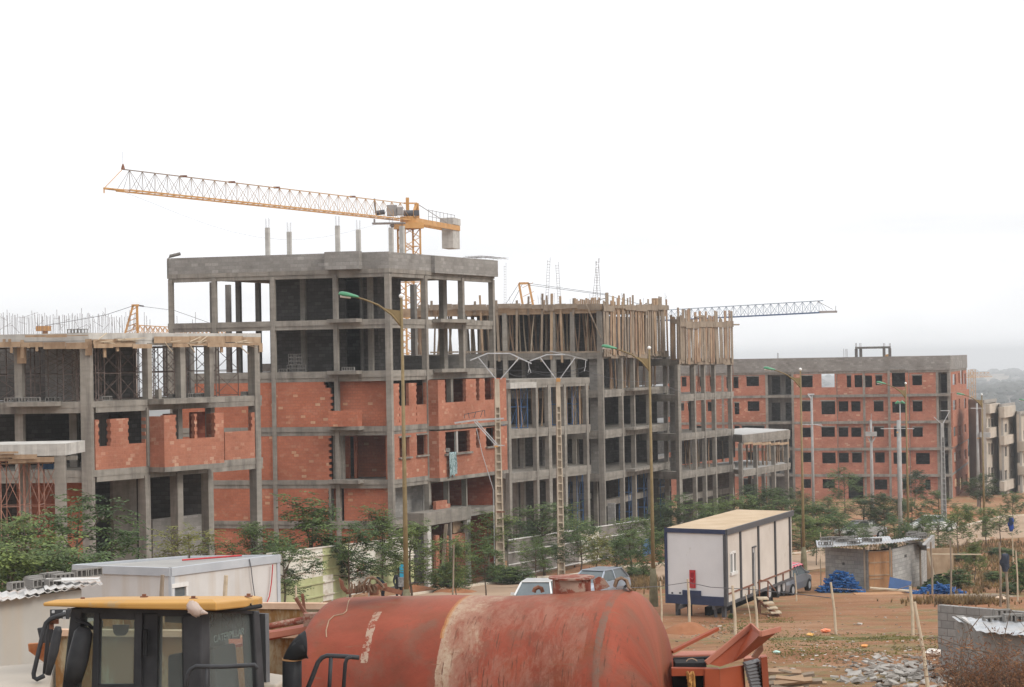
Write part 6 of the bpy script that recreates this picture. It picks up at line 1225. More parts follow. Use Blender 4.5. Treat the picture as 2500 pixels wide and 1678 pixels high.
# red emblem: shield with a small ring and chevron
mb = MB(); q = S1.rect(1684, 1392, 1698, 1436, -.01); cx, w_ = (q[0]+q[1])/2, (q[1]-q[0])/2; z0, z1 = q[2], q[3]
pts = [(cx-w_, z1), (cx+w_, z1), (cx+w_, z0), (cx-w_, z0)]
mb.extrude([S1.W(a, -.035, z) for a, z in pts], S1.W(0, .03, 0)-S1.W(0, 0, 0)); e_ = mb.build('red_emblem', M['redp'], TRr)
mb = MB(); zz = z1-.04; sh = [(cx-w_*.62, zz-.06), (cx+w_*.62, zz-.06), (cx+w_*.62, z0+.32), (cx, z0+.20), (cx-w_*.62, z0+.32)]
mb.extrude([S1.W(a, -.044, z) for a, z in sh], S1.W(0, .006, 0)-S1.W(0, 0, 0)); mb.build('shield', plain('deep_red', (.25, .012, .02), .5), e_)
mb = MB(); c = [(cx-.06, z0+.42), (cx, z0+.36), (cx+.06, z0+.42)]
for a, b_ in zip(c, c[1:]): mb.beam(S1.W(a[0], -.05, a[1]), S1.W(b_[0], -.05, b_[1]), .02, .01)
for k in range(3): mb.beam(S1.W(cx-w_*.6, -.038, z0+.04+.05*k), S1.W(cx+w_*.6, -.038, z0+.04+.05*k), .02, .004)
mb.build('emblem_lines', plain('pink_line', (.65, .28, .28), .6), e_)
for px in (1641, 1660): q = S1.rect(px-2, 1446, px+2, 1450, 0); mb = MB(); S1.box(mb, q[0], q[1], q[2], q[3], .0, .0199); mb.build('vent', M['dgrey'], TRr)
# chassis, wheels, steps
mb = MB()
for d in (.5, 1.9): S2.box(mb, .1, S2.L-.2, zB-.16, zB-.002, d, d+.12)
for a in (.3, 2.6, 6.5, 9): S2.box(mb, a, a+.1, gT-.3, zB-.16, .5, .6); 
S1.box(mb, .25, .4, gT-.1, zB-.002, .3, .45); S1.box(mb, .8, .95, gT-.1, zB-.002, .3, .45); S1.box(mb, S1.L-.4, S1.L-.25, gT-.1, zB-.002, .3, .45); mb.build('chassis', M['dgrey'], TRr)
mb = MB(); S2.box(mb, 1.0, S2.L-.8, gT, zB-.17, 1.0, 1.2); mb.build('underside_shade', M['black'], TRr)  # black box standing in for the contact shadow under the trailer
M['tyre'] = plain('tyre_rubber', (.022, .022, .023), .85)
def wheel(c, axis, r, w, root, name='wheel'):
    axis = Vector(axis).normalized(); mb = MB().tube([c-axis*w/2, c-axis*w*.42, c+axis*w*.42, c+axis*w/2], [r*.93, r, r, r*.93], 24); o = mb.build(name, M['tyre'], root)
    MB().tube([c-axis*(w/2+.01), c+axis*(w/2+.01)], r*.55, 16).build('rim', M['galv'], o); return o
for px in (1893, 1905, 1870): a = S2.st(px, 1490, .35)[0]; wheel(S2.W(a, .3, gT+.42), S2.W(0, 1, 0)-S2.W(0, 0, 0), .42, .25, TRr)
R = thing('wooden_steps', 'small step unit with four pale wooden treads and rusty handrail at the trailer door', 'steps', (CT_[0], CT_[1], gT))
for k, (x, y) in enumerate(((1862, 1459), (1875, 1470), (1884, 1482), (1893, 1493))):
    q = P(x, y, 88.3-.35*k); MB().box(q-Vector((0, 0, .03)), (.42, .75, .05)).build('tread', M['woodW'], R)
for dy in (-.33, .33): p0 = P(1853, 1464, 88.3)+Vector((0, dy, -.06)); p1 = P(1900, 1500, 87.2)+Vector((0, dy, -.04)); mb = MB(); mb.beam(p0, p1, .05, .12); mb.beam(p0, Vector((p0.x, p0.y, gT)), .06, .06); mb.build('stringer', M['steelR'], R)
mb = MB()
for x0, y0, x1, y1 in ((1854, 1417, 1874, 1419), (1854, 1417, 1854, 1462), (1875, 1419, 1875, 1470), (1875, 1419, 1893, 1442)): mb.tube([S2.W(S2.st(x0, y0, -.5)[0], -.5, S2.st(x0, y0, -.5)[1]), S2.W(S2.st(x1, y1, -.5)[0], -.5, S2.st(x1, y1, -.5)[1])], .03, 6)
mb.build('handrail', M['redRail'] if 'redRail' in M else M['steelR'], R)
# ================================================================== BLOCK SHED
DS = 110; a_, b_, c_, d_ = XY(2008, 111.5), XY(2110, 109.5), XY(2245, 114), XY(2276, 122)
s1 = Fac(a_, (XY(2112, 109.4))); s2 = Fac(XY(2112, 109.4), XY(2172, 109.8)); s3 = Fac(XY(2172, 109.8), c_); s4 = Fac(c_, d_); gS = gy(110)-.15
R = thing('block_shed', 'grey block shed with wooden plank door and sheet roof weighted with blocks', 'shed', (b_[0], b_[1], gS)); SH = R
zs = lambda px, py: Z(px, py, 110)
zr = Z(2060, 1340, 110.5)
mb = MB(); s1.wall(mb, 0, s1.L, gS-.3, zr, 0, .2, [s1.rect(2056, 1373, 2062, 1380)]); mb.build('block_wall', M['blockL'], R)
mb = MB(); s3.wall(mb, .0, s3.L, gS-.3, Z(2200, 1332, 112), 0, .2, [s3.rect(2208, 1354, 2214, 1362)]); mb.build('block_wall', M['blockL'], R)
mb = MB(); s4.wall(mb, .0, s4.L, gS-.3, Z(2250, 1338, 114), 0, .2); mb.build('block_wall', M['blockL'], R)
M['door'] = noisy('orange_plywood', (.34, .175, .085), (.43, .235, .12), 2.5, .7, streak=(2, (.34, .18, .08), (5, 5, .3)))
q = s2.rect(2112, 1347, 2171, 1440, 0); mb = MB(); s2.box(mb, .04, s2.L-.04, gS, q[3], -.02, .03)
dr = mb.build('door', M['door'], R); mb = MB()
for y in (1345, 1372, 1403, 1411): z = s2.st(2140, y, 0)[1]; s2.box(mb, .05, s2.L-.06 if y != 1411 else s2.L*.6, z-.06, z, -.05, -.021)
for k in (1, 2, 3): a = s2.L*k/4; s2.box(mb, a-.008, a+.008, gS, q[3]-.1, -.024, -.021)
mb.build('batten', M['wood'], dr); mb = MB(); s2.box(mb, 0, s2.L, q[3]+.02, zr, .05, .1); mb.build('door_gap_shade', M['black'], R)  # black strip stands for the shade in the gap above the door
for px in (2110, 2173, 2246): q = P(px, 1400, 109.5 if px < 2200 else 113.7); mb = MB(); mb.box((q.x, q.y-.12, gS+1.15), (.09, .09, 2.5)); mb.build('door_post', M['woodG'], R)
M['sheet'] = noisy('zinc_sheet', (.33, .34, .35), (.50, .52, .54), 1.8, .4, .35, streak=(1.5, (.42, .38, .34)), bmp=.04)
def sheet(c, dx, dy, wx, wy, name, mat, root, n=18, amp=.035, thick=.012):
    """corrugated sheet: c corner, dx across the waves, dy along them"""
    mb = MB(); up = dx.cross(dy).normalized(); up = up if up.z > 0 else -up
    for i in range(n*3+1):
        f = i/(n*3); h = amp*math.sin(2*math.pi*f*n)
        for q in (c+dx*wx*f+up*h, c+dx*wx*f+dy*wy+up*h): mb.v.append(q)
    for i in range(n*3): k = i*2; mb.f.append((k, k+2, k+3, k+1))
    o = mb.build(name, M[mat], root); md = o.modifiers.new('s', 'SOLIDIFY'); md.thickness = thick; return o
rc0 = P(1995, 1337, 109); rc1 = P(2175, 1328, 108.6); rc2 = P(2252, 1319, 112.5)
dd = Vector((.12, 1, .012)).normalized()
for i in range(5): f0, f1 = i/5, (i+1)/5; sheet(rc0.lerp(rc1, f0)+Vector((0, 0, .01*i)), (rc1-rc0).normalized(), dd, (rc1-rc0).length/5+.12, 3.6, 'roof_sheet', 'sheet', R, 6, .02)
for i in range(2): sheet(rc1.lerp(rc2, i/2)+Vector((0, 0, .03*i+.05)), (rc2-rc1).normalized(), Vector((.12, 1, -.04)).normalized(), (rc2-rc1).length/2+.1, 3.0, 'roof_sheet', 'sheet', R, 6, .03)
sheet(rc2+Vector((-.1, 0, -.1)), Vector((.75, .3, -.55)).normalized(), Vector((-.3, 1, 0)).normalized(), .9, 2.0, 'roof_sheet', 'sheet', R, 3, .08)
r1 = random.Random(15)
for i in range(26):
    f = r1.random(); d = r1.uniform(.1, 3.0); q = rc0.lerp(rc1 if f < .8 else rc2, f if f < .8 else f)+dd*d; place_block(Vector((q.x, q.y, q.z+.05)), r1.uniform(-.5, .5), 'hollow block lying on the sheet roof of the plank door shed', 'blocks on the shed roof', s=.92)
# clutter round the shed
def pile(name, label, cat, px0, px1, py, hgt, D, n, mats, seed, L=(.3, .9), th=.03, kind='stuff'):
    r = random.Random(seed); c0, c1 = ground_at(px0, D), ground_at(px1, D); mb = MB(); R2_ = (c1-c0).length/2; c = (c0+c1)/2
    for _ in range(n):
        u, v = r.uniform(-1, 1), r.uniform(-.6, .6); k = max(0, 1-math.hypot(u, v*1.2)); z = hgt*k**.8*r.random(); p = Vector((c.x+u*R2_, c.y+v*R2_*.6, c.z+z+.02)); an = r.uniform(0, 6.28); l = r.uniform(*L)/2; d = Vector((math.cos(an), math.sin(an), r.uniform(-.3, .3)-.5*abs(u)*0))*l
        q0, q1 = p-d, p+d
        q0.z = max(q0.z, c.z-.02); q1.z = max(q1.z, c.z-.02); mb.beam(q0, q1, th*r.uniform(.6, 1.6), th*r.uniform(.4, 1.2), r.random()*3)
    o = mb.build(name, mats); tag(o, label, cat, kind=kind); return o
M['bluep'] = noisy('blue_plastic', (.015, .06, .19), (.03, .13, .34), 4, .45, coords='pos')
pile('blue_pile', 'heap of blue plastic strips against the left wall of the shed', 'pile', 2000, 2095, 1440, 1.25, 108.8, 420, M['bluep'], 61, (.3, .8), .06); pile('blue_pile', 'flat heap of blue plastic strips right of the shed', 'pile', 2232, 2340, 1460, .55, 106, 420, M['bluep'], 62, (.3, .8), .06)
pile('dark_green_heap', 'dark green heap of leaves and nets behind the right blue pile', 'pile', 2245, 2335, 1440, .8, 110, 420, M['leafD'], 63, (.2, .5), .06)
def slab(name, label, cat, c, d, rz, mat, tilt=(0, 0)):
    Rm = Matrix.Rotation(rz, 3, 'Z') @ Matrix.Rotation(tilt[0], 3, 'X') @ Matrix.Rotation(tilt[1], 3, 'Y'); return tag(MB().box(c, d, Rm).build(name, M[mat]), label, cat)
g = ground_at(2205, 108); M['panelB'] = plain('dull_blue', (.05, .10, .22), .6); slab('leaning_sheet', 'blue painted panel leaning below the right shed wall', 'panel', (g.x-.25, g.y, g.z+.4), (1.1, .04, .6), .1, 'panelB', (-.4, .25)); slab('board', 'pale board propped flat in front of the shed', 'board', (g.x-.4, g.y-1.0, g.z+.25), (3.0, .5, .06), -.12, 'woodW', (0, .08)); 
g = ground_at(2130, 104); slab('plywood_sheet', 'ochre plywood sheet lying on the earth before the shed door', 'board', (g.x+.2, g.y, g.z+.06), (2.3, 1.1, .04), .05, 'door')
g = ground_at(2292, 112); slab('wooden_gate', 'brown wooden panel standing right of the shed between posts', 'panel', (g.x, g.y, g.z+1.0), (1.4, .06, 1.9), .1, 'wood'); slab('leaning_plank', 'pale plank leaning on the brown wooden panel', 'plank', (g.x-.45, g.y-.25, g.z+.9), (.1, .05, 1.9), 0, 'woodW', (.1, -.25))
# ================================================================== WOODEN FENCE STAKES
stakes = [((1614, 1500), (1612, 1420), 80, .07, 'thin pale stake between the second lamp and trailer'), ((1682, 1512), (1679, 1414), 78, .10, 'forked pale stake in front of the trailer front wall'), ((1795, 1550), (1788, 1430), 70, .10, 'thick brown stake before the trailer side wall'), ((1849, 1532), (1840, 1432), 73, .09, 'pale stake in front of the trailer steps'), ((1835, 1508), (1820, 1450), 78, .04, 'thin leaning stick under the trailer window'), ((1944, 1442), (1940, 1400), 100, .07, 'short stake right of the trailer'), ((2041, 1531), (2028, 1422), 73, .09, 'leaning grey stake in front of the left blue heap'),
 ((2228, 1520), (2222, 1432), 72, .11, 'grey stake before the right shed wall, left one of a pair'), ((2268, 1700), (2232, 1470), 47, .085, 'long thin stake running down to the lower picture edge'), ((2003, 1430), (2002, 1365), 112, .06, 'stake left of the shed wall'), ((2276, 1440), (2272, 1324), 105, .10, 'rusty post at the right rear corner of the shed'), ((2321, 1445), (2320, 1319), 102, .09, 'dark post right of the wooden panel'), ((2442, 1462), (2440, 1325), 92, .10, 'dark post carrying nothing, left of the cloth covered post'), ((2461, 1460), (2452, 1350), 90, .12, 'weathered post draped with dark cloth'), ((2484, 1440), (2480, 1345), 95, .07, 'thin post next to the right picture edge'), ((2472, 1375), (2471, 1290), 108, .06, 'stake with a blue garment near the sandy road'), ((1100, 1455), (1108, 1330), 88, .07, 'pale stake behind the tank near the dark shrub'), ((722, 1500), (722, 1430), 76, .09, 'orange brown stake left of the tank'), ((2002, 1350), (2003, 1300), 130, .05, 'small stake behind the shed')]
for (x0, y0), (x1, y1), D, w_, lb in stakes:
    g = ground_at(x0, D); t_ = P(x1, y1, D); b0 = P(x0, y0, D); b0.z = g.z-.15; m_ = b0.lerp(t_, .5)+Vector((.03, 0, 0)); tag(MB().tube([b0, m_, t_], [w_*.55, w_*.5, w_*.42], 7).build('wooden_stake', M['woodG' if 'dark' in lb or 'rusty' in lb else 'woodW']), lb, 'stake', 'wooden fence stakes')
tp = lambda x, y, D: P(x, y, D)
tag(MB().tube([tp(1505, 1437, 60), tp(1612, 1432, 80), tp(1679, 1422, 78), tp(1735, 1434, 74), tp(1789, 1437, 70), tp(1842, 1440, 73), tp(1960, 1452, 73), tp(2028, 1460, 73)], .014, 4).build('fence_wire', M['cable']), 'thin wire strung between the stakes in front of the trailer', 'wire')
tag(MB().tube([tp(2035, 1437, 73), tp(2110, 1441, 76), tp(2190, 1440, 74), tp(2226, 1428, 72)], .012, 4).build('fence_wire', M['wood']), 'thin cord strung before the block shed', 'wire')
tag(MB().beam(tp(2275, 1353, 106), tp(2395, 1354, 106), .1, .05).build('fence_rail', M['woodW']), 'pale horizontal rail right of the shed roof', 'rail')
def cloth(label, px, y0, y1, w_, D, c1, c2):
    mb = MB(); r = random.Random(int(px)); n, m = 8, 10; t_, b_ = P(px, y0, D), P(px, y1, D)
    for j in range(m+1):
        f = j/m; ww = w_*(.55+.5*math.sin(math.pi*min(1, f*1.1)*.7))*(1-.5*f*f)
        for i in range(n): an = 2*math.pi*i/n; mb.v.append(Vector((t_.x+math.cos(an)*ww*(1+.2*math.sin(i*2.3+j)), t_.y+math.sin(an)*ww*.5, t_.z+(b_.z-t_.z)*f)))
    for j in range(m):
        for i in range(n): k = j*n; mb.f.append((k+i, k+n+i, k+n+(i+1) % n, k+(i+1) % n))
    mb.f.append(tuple(range(n))); o = mb.build('garment', noisy('garment_'+str(px), c1, c2, 3, .9, lo=.45, hi=.55), smooth=True); tag(o, label, 'garment')
cloth('navy and red garment hung on a stake by the sandy road', 2468, 1264, 1298, .16, 107.9, (.02, .03, .06), (.03, .07, .28)); cloth('dark grey garment hung over the weathered post', 2453, 1352, 1396, .22, 89.8, (.03, .035, .05), (.05, .06, .085))
# ================================================================== CARS
M['carW'] = plain('white_car_paint', (.66, .66, .65), .3, var=.04, coat=.5); M['carS'] = plain('silver_blue_paint', (.33, .37, .43), .3, .3, .05, coat=.5); M['carG'] = plain('grey_car_paint', (.17, .175, .19), .35, .2, .05, coat=.4); M['pinkc'] = noisy('pink_cover', (.42, .07, .10), (.62, .22, .25), 4, .8)
def car(name, label, px, D, yaw, mat, rear_wagon=False):
    g = ground_at(px, D); R_ = thing(name, label, 'car', (g.x, g.y, g.z), None, yaw); W2 = .84
    # stations along the length: (x, half width, z bottom, z belt)
    prof = [(-2.15, .66, .45, .62), (-2.05, .76, .28, .74), (-1.2, .83, .24, .90), (-.7, .84, .24, .95), (.9, .84, .24, .97), (1.7, .82, .24, .95), (2.05, .76, .30, .88), (2.12, .66, .48, .70)]
    mb = MB(); k = 0
    for x, w_, z0, z1 in prof:
        for p in ((-w_*.94, z0), (-w_, (z0+z1)/2), (-w_*.93, z1), (0, z1+.03), (w_*.93, z1), (w_, (z0+z1)/2), (w_*.94, z0), (0, z0)): mb.v.append(Vector((x, p[0], p[1])))
    for i in range(len(prof)-1):
        for j in range(8): a, b_ = i*8+j, i*8+(j+1) % 8; mb.f.append((a, b_, b_+8, a+8))
    mb.f.append(tuple(range(7, -1, -1))); mb.f.append(tuple(range(len(prof)*8-8, len(prof)*8))); o = mb.build('body', M[mat], R_, smooth=False, bevel=.03, local=True)
    xr = 1.75 if rear_wagon else 1.35; cab = [(-1.15, .93), (-.45, 1.40), (xr-.45, 1.43), (xr, .97)]
    mb = MB(); pts = []
    for sg, ins in ((-1, 0), (1, 0)):
        for x, z in cab: pts.append(Vector((x, sg*(.78 if z < 1.1 else .60), z)))
    mb.add(pts, [(0, 1, 5, 4), (1, 2, 6, 5), (2, 3, 7, 6), (3, 2, 1, 0), (4, 5, 6, 7), (0, 4, 7, 3)]); mb.build('windows', M['glass'], R_, local=True)
    mb = MB(); mb.box(((cab[1][0]+cab[2][0])/2, 0, 1.435), (cab[2][0]-cab[1][0]+.06, 1.24, .05)); mb.build('car_roof', M[mat], R_, local=True, bevel=.015)
    mb = MB()
    for sg in (-1, 1):
        for a, b_ in ((0, 1), (3, 2)): mb.beam(Vector((cab[a][0], sg*.785, cab[a][1])), Vector((cab[b_][0], sg*.61, cab[b_][1]+.0)), .07, .06)
        for x in (.35,): mb.beam(Vector((x, sg*.79, .95)), Vector((x, sg*.62, 1.42)), .07, .05)
    mb.build('pillars', M[mat], R_, local=True)
    for x in (-1.35, 1.35):
        for sg in (-1, 1):
            c = Vector((x, sg*.76, .31)); w = MB().tube([c-Vector((0, .1, 0)), c+Vector((0, .1, 0))], .31, 20).build('wheel', M['tyre'], R_, local=True); MB().tube([c-Vector((0, .11, 0)), c+Vector((0, .11, 0))], .18, 12).build('rim', M['galv'], w, local=True)
    for sg in (-1, 1): MB().box((-2.06, sg*.55, .66), (.12, .30, .13)).build('headlight', M['glob'], R_, local=True); MB().box((-.95, sg*.9, .98), (.1, .16, .11)).build('wing_mirror', M[mat], R_, local=True); MB().box((2.08, sg*.58, .75), (.08, .22, .2)).build('tail_light', M['redp'], R_, local=True)
    return R_
car('parked_car', 'white car partly hidden behind the red tank', 1308, 92, math.radians(80), 'carW'); car('parked_car', 'silver blue estate car with crazed rear pillar, behind the tank hatch', 1455, 104, math.radians(60), 'carS', True)
c_ = car('parked_car', 'grey car half hidden behind the right end of the trailer', 1912, 108, math.radians(245), 'carG')
off = ROOT[c_.name]; mb = MB()
for i in range(9):
    for j in range(7): x = -.9+1.9*i/8; y = -.75+1.5*j/6; mb.v.append(Vector((x, y, 1.53-.25*abs(y)**2+.03*math.sin(i*3+j*2)-(.35 if i in (0,) else 0))))
for i in range(8):
    for j in range(6): k = i*7+j; mb.f.append((k, k+7, k+8, k+1))
o = mb.build('car_cover', M['pinkc'], None, smooth=True); o.location = c_.location; o.rotation_euler = c_.rotation_euler; tag(o, 'pink and red cloth thrown over the roof of the grey car', 'cloth')
r1 = random.Random(99)
for px, D, lb, yaw, mt in ((2100, 178, 'small pale car seen through the tree row before the far brick block', .4, 'carW'), (2270, 185, 'white van like car at the foot of the far brick corner', .2, 'carW')): car('parked_car', lb, px, D, yaw, mt)
# ================================================================== PEOPLE
M['skin'] = plain('skin', (.23, .12, .075), .6); M['hair'] = plain('dark_hair', (.012, .010, .009), .7)
def person(label, px, D, yaw, pose, top, legs, H=1.72):
    g = ground_at(px, D); s = H/1.75; o = None
    V = {'pel': (0, 0, .95), 'ch': (0, .03, 1.25), 'nk': (0, .05, 1.47), 'hd0': (0, .04, 1.55), 'hl': (.10, 0, .90), 'kl': (.12, .06, .50), 'al': (.12, -.02, .08), 'tl': (.13, .14, .03), 'hr': (-.10, 0, .90), 'kr': (-.12, .02, .50), 'ar': (-.12, -.06, .08), 'tr': (-.13, .10, .03),
         'sl': (.19, .03, 1.42), 'el': (.27, .02, 1.14), 'wl': (.26, .20, .95), 'sr': (-.19, .03, 1.42), 'er': (-.27, .02, 1.14), 'wr': (-.26, .14, .90)}
    if pose == 'bent':
        for k, q in dict(ch=(0, .22, 1.20), nk=(0, .38, 1.33), hd0=(0, .44, 1.37), sl=(.19, .34, 1.28), sr=(-.19, .34, 1.28), el=(.24, .48, 1.02), er=(-.24, .48, 1.02), wl=(.15, .66, .88), wr=(-.15, .66, .88)).items(): V[k] = q
    Rr = {'pel': .15, 'ch': .165, 'nk': .06, 'hd0': .055, 'hl': .10, 'kl': .065, 'al': .045, 'tl': .045, 'hr': .10, 'kr': .065, 'ar': .045, 'tr': .045, 'sl': .075, 'el': .052, 'wl': .032, 'sr': .075, 'er': .052, 'wr': .032}
    names = list(V); E = [('pel', 'ch'), ('ch', 'nk'), ('nk', 'hd0'), ('pel', 'hl'), ('hl', 'kl'), ('kl', 'al'), ('al', 'tl'), ('pel', 'hr'), ('hr', 'kr'), ('kr', 'ar'), ('ar', 'tr'), ('ch', 'sl'), ('sl', 'el'), ('el', 'wl'), ('ch', 'sr'), ('sr', 'er'), ('er', 'wr')]
    verts = [Vector(V[n])*s for n in names]; edges = [(names.index(a), names.index(b_)) for a, b_ in E]; rad = [Rr[n] for n in names]
    hd = Vector(V['hd0'])*s+Vector((0, .03 if pose != 'bent' else .09, .12 if pose != 'bent' else .07))
    verts.append(hd); rad.append(.095); edges.append((names.index('hd0'), len(verts)-1)); verts.append(hd+Vector((0, .0, .08))); rad.append(.075); edges.append((len(verts)-2, len(verts)-1)); verts.append(hd+Vector((0, .10, -.005))); rad.append(.022); edges.append((len(verts)-3, len(verts)-1))
    for sd_, wn, en in ((1, 'wl', 'el'), (-1, 'wr', 'er')):     # palm, four fingers and thumb
        w0 = Vector(V[wn])*s; dr = (w0-Vector(V[en])*s).normalized(); pm = w0+dr*.07; iw_ = names.index(wn); verts.append(pm); rad.append(.032); ip = len(verts)-1; edges.append((iw_, ip)); lat = Vector((1, 0, 0))
        for k in range(4):
            off = lat*(-.027+.018*k)*sd_; a = pm+off+dr*.03; verts += [a, a+dr*(.035+.006*(1-abs(k-1.5)))+Vector((0, 0, -.01)), a+dr*.06+Vector((0, -.005, -.03))]; rad += [.010, .009, .0075]; n = len(verts); edges += [(ip, n-3), (n-3, n-2), (n-2, n-1)]
        a = pm-lat*.035*sd_; verts += [a, a+dr*.04-lat*.012*sd_]; rad += [.011, .009]; n = len(verts); edges += [(ip, n-2), (n-2, n-1)]
    me = bpy.data.meshes.new('person'); me.from_pydata(verts, edges, []); 
    o = bpy.data.objects.new('person', me); COL.objects.link(o)
    sk = o.modifiers.new('skin', 'SKIN'); sk.use_smooth_shade = True
    for i, r_ in enumerate(rad): me.skin_vertices[0].data[i].radius = (r_, r_)
    me.skin_vertices[0].data[0].use_root = True
    ss = o.modifiers.new('sub', 'SUBSURF'); ss.levels = 1; ss.render_levels = 2
    m, t, b = newmat('clothed_body'); tc_ = nd(t, 'ShaderNodeTexCoord'); sp = nd(t, 'ShaderNodeSeparateXYZ'); t.links.new(tc_.outputs['Object'], sp.inputs[0])
    cr = ramp(t, sp.outputs[2], [(0, legs), (.5, legs)]); mth = nd(t, 'ShaderNodeMath', operation='GREATER_THAN'); t.links.new(sp.outputs[2], mth.inputs[0]); mth.inputs[1].default_value = .93*s
    mt2 = nd(t, 'ShaderNodeMath', operation='GREATER_THAN'); t.links.new(sp.outputs[2], mt2.inputs[0]); mt2.inputs[1].default_value = hd.z-.07
    c = mixc(t, mth.outputs[0], legs, top); c = mixc(t, mt2.outputs[0], c, (.23, .12, .075)); t.links.new(c, b.inputs['Base Color']); b.inputs['Roughness'].default_value = .85; me.materials.append(m)
    o.location = g; o.rotation_euler = (0, 0, yaw); tag(o, label, 'person')
    hb = MB(); 
    for i in range(7):
        for j in range(14): a, b_ = math.pi*.62*i/6, 2*math.pi*j/14; hb.v.append(hd+Vector((.092*math.sin(a)*math.cos(b_), -.015+.105*math.sin(a)*math.sin(b_), .03+.125*math.cos(a))))
    for i in range(6):
        for j in range(14): hb.f.append((i*14+j, (i+1)*14+j, (i+1)*14+(j+1) % 14, i*14+(j+1) % 14))
    h_ = hb.build('hair', M['hair'], None, smooth=True); h_.parent = o
    fb = MB()
    for sg in (-1, 1):
        fb.box(hd+Vector((.032*sg, .083, .022)), (.024, .012, .010)); fb.box(hd+Vector((.093*sg, .0, .0)), (.02, .04, .055))
    fb.box(hd+Vector((0, .088, -.05)), (.045, .01, .010)); f2 = fb.build('face_features', M['skin'], None); f2.parent = o
    return o
person('person in a dark navy jacket bending forward beside the ribbed hoarding, behind the tank', 932, 103, math.radians(75), 'bent', (.02, .03, .045), (.02, .022, .03)); p2 = person('person in grey and black coat standing left of the nearest street lamp', 970, 104, math.radians(200), 'stand', (.05, .055, .065), (.035, .035, .04))
q = ground_at(979, 103); tag(MB().extrude([(q.x-.12, q.y-.1, q.z+1.2), (q.x+.14, q.y-.1, q.z+.95), (q.x+.12, q.y-.1, q.z+1.75), (q.x+.02, q.y-.1, q.z+1.98), (q.x-.14, q.y-.1, q.z+1.85)], (0, .05, 0)).build('cyan_board', plain('cyan_plastic', (.03, .38, .60), .4)), 'narrow cyan board held upright beside the person in grey coat', 'board')
MBc = MB().box((q.x-.05, q.y-.13, q.z+1.1), (.28, .2, .45)); tag(MBc.build('shoulder_bag', plain('bag_grey', (.30, .30, .31), .8, var=.5, scale=9)), 'black and white patterned bag carried by the person in grey coat', 'bag')
# far trees and scrub on the plain
r1 = random.Random(55); mb = MB()
for _ in range(900):
    D = r1.uniform(430, 5200); px = r1.uniform(2300, 2560) if r1.random() < .7 else r1.uniform(1200, 2600); q = ground_at(px, D); s = r1.uniform(.8, 3.0)*(1+D/1800)
    for k in range(3): a = Vector((r1.uniform(-s, s), r1.uniform(-s, s), s*.35*r1.random())); mb.tube([q+a+Vector((0, 0, -.3)), q+a+Vector((0, 0, s*.5)), q+a+Vector((0, 0, s*.95))], [s*.8, s*.95, s*.3], 6)
tag(mb.build('scrub', noisy('grey_scrub', (.035, .04, .035), (.07, .07, .058), .02, .9, coords='pos')), 'hazy dark scrub and hedges dotting the far plain', 'scrub', kind='stuff')
q = P(2384, 965, 560); g = gz(q.x, q.y); mb = MB(); rr = random.Random(5)
R = thing('cypress_tree', 'dark upright tree standing alone on the hazy plain', 'tree', (q.x, q.y, g)); MB().tube([(q.x, q.y, g), (q.x, q.y, g+4)], .3, 6).build('trunk', M['bark'], R)
for _ in range(600): f = rr.random(); w_ = 3.4*math.sin(math.pi*min(.97, f*.85+.1))**.7; an = rr.uniform(0, 6.28); c = Vector((q.x+math.cos(an)*w_*rr.random(), q.y+math.sin(an)*w_*rr.random(), g+2+9*f)); d = Vector((rr.gauss(0, 1), rr.gauss(0, 1), rr.gauss(0, 1))).normalized()*.6; e = d.orthogonal().normalized()*.5; mb.add([c-d, c+e, c+d, c-e], [(0, 1, 2, 3)])
mb.build('crown', M['leafD'], R)
for i in range(5):
    px = 2385+i*16+rr.uniform(-5, 5); D = 3800+rr.uniform(-300, 300); q = ground_at(px, D); w_ = rr.uniform(14, 30); R = thing('far_house', 'tiny pale house on the hazy hill line, number of its row not told apart', 'house', (q.x, q.y, q.z), 'tiny houses on the hill line'); R['label'] = 'tiny pale house among trees on the hazy hill line'; MB().box((q.x, q.y, q.z+4), (w_, 12, 10)).build('wall', M['plast'], R); MB().box((q.x, q.y, q.z+9.4), (w_+1, 13, .8)).build('roof', M['plastD'], R)
# ================================================================== OFFICE CONTAINER AND SHEET HUT
CO, AO, EO = XY(410, 63), XY(174, 64.6), XY(674, 66.8); O1, O2 = Fac(AO, CO), Fac(CO, EO); go = XY(452, 66.9); zo = Z(410, 1387, 63); zob = gy(64)
M['offW'] = noisy('off_white_panel', (.50, .485, .47), (.56, .545, .53), .8, .6, streak=(1.0, (.47, .42, .37), (2, 2, .15)), bmp=.03); M['offB'] = noisy('pale_blue_grey_frame', (.37, .39, .42), (.45, .47, .495), 1, .55, bmp=.03)
R = thing('site_office', 'white prefabricated site office with pale grey eaves band and one small window', 'cabin', (CO[0], CO[1], zob))
wq = O2.rect(420, 1431, 455, 1457)
mb = MB(); O1.wall(mb, .1, O1.L, zob, zo-.22, 0, .06); mb.build('wall', M['offW'], R); mb = MB(); O2.wall(mb, .12, O2.L-.1, zob, zo-.22, 0, .06, [wq]); mb.build('wall', M['offW'], R)
mb = MB(); O1.box(mb, -.03, O1.L+.0, zo-.24, zo, -.05, .10); O2.box(mb, .0, O2.L+.05, zo-.24, zo, -.05, .10); mb.build('eaves_band', M['offB'], R)
mb = MB(); O1.box(mb, -.01, .1, zob, zo-.24, -.03, .1); mb.build('corner_post', M['offB'], R); mb = MB(); O2.box(mb, O2.L-.1, O2.L+.04, zob, zo-.24, -.03, .1); mb.build('corner_post', M['offB'], R); mb = MB(); O1.box(mb, O1.L-.06, O1.L+.04, zob, zo-.24, -.03, .04); O2.box(mb, .02, .14, zob, zo-.24, -.028, .059); mb.build('corner_post', M['offB'], R)
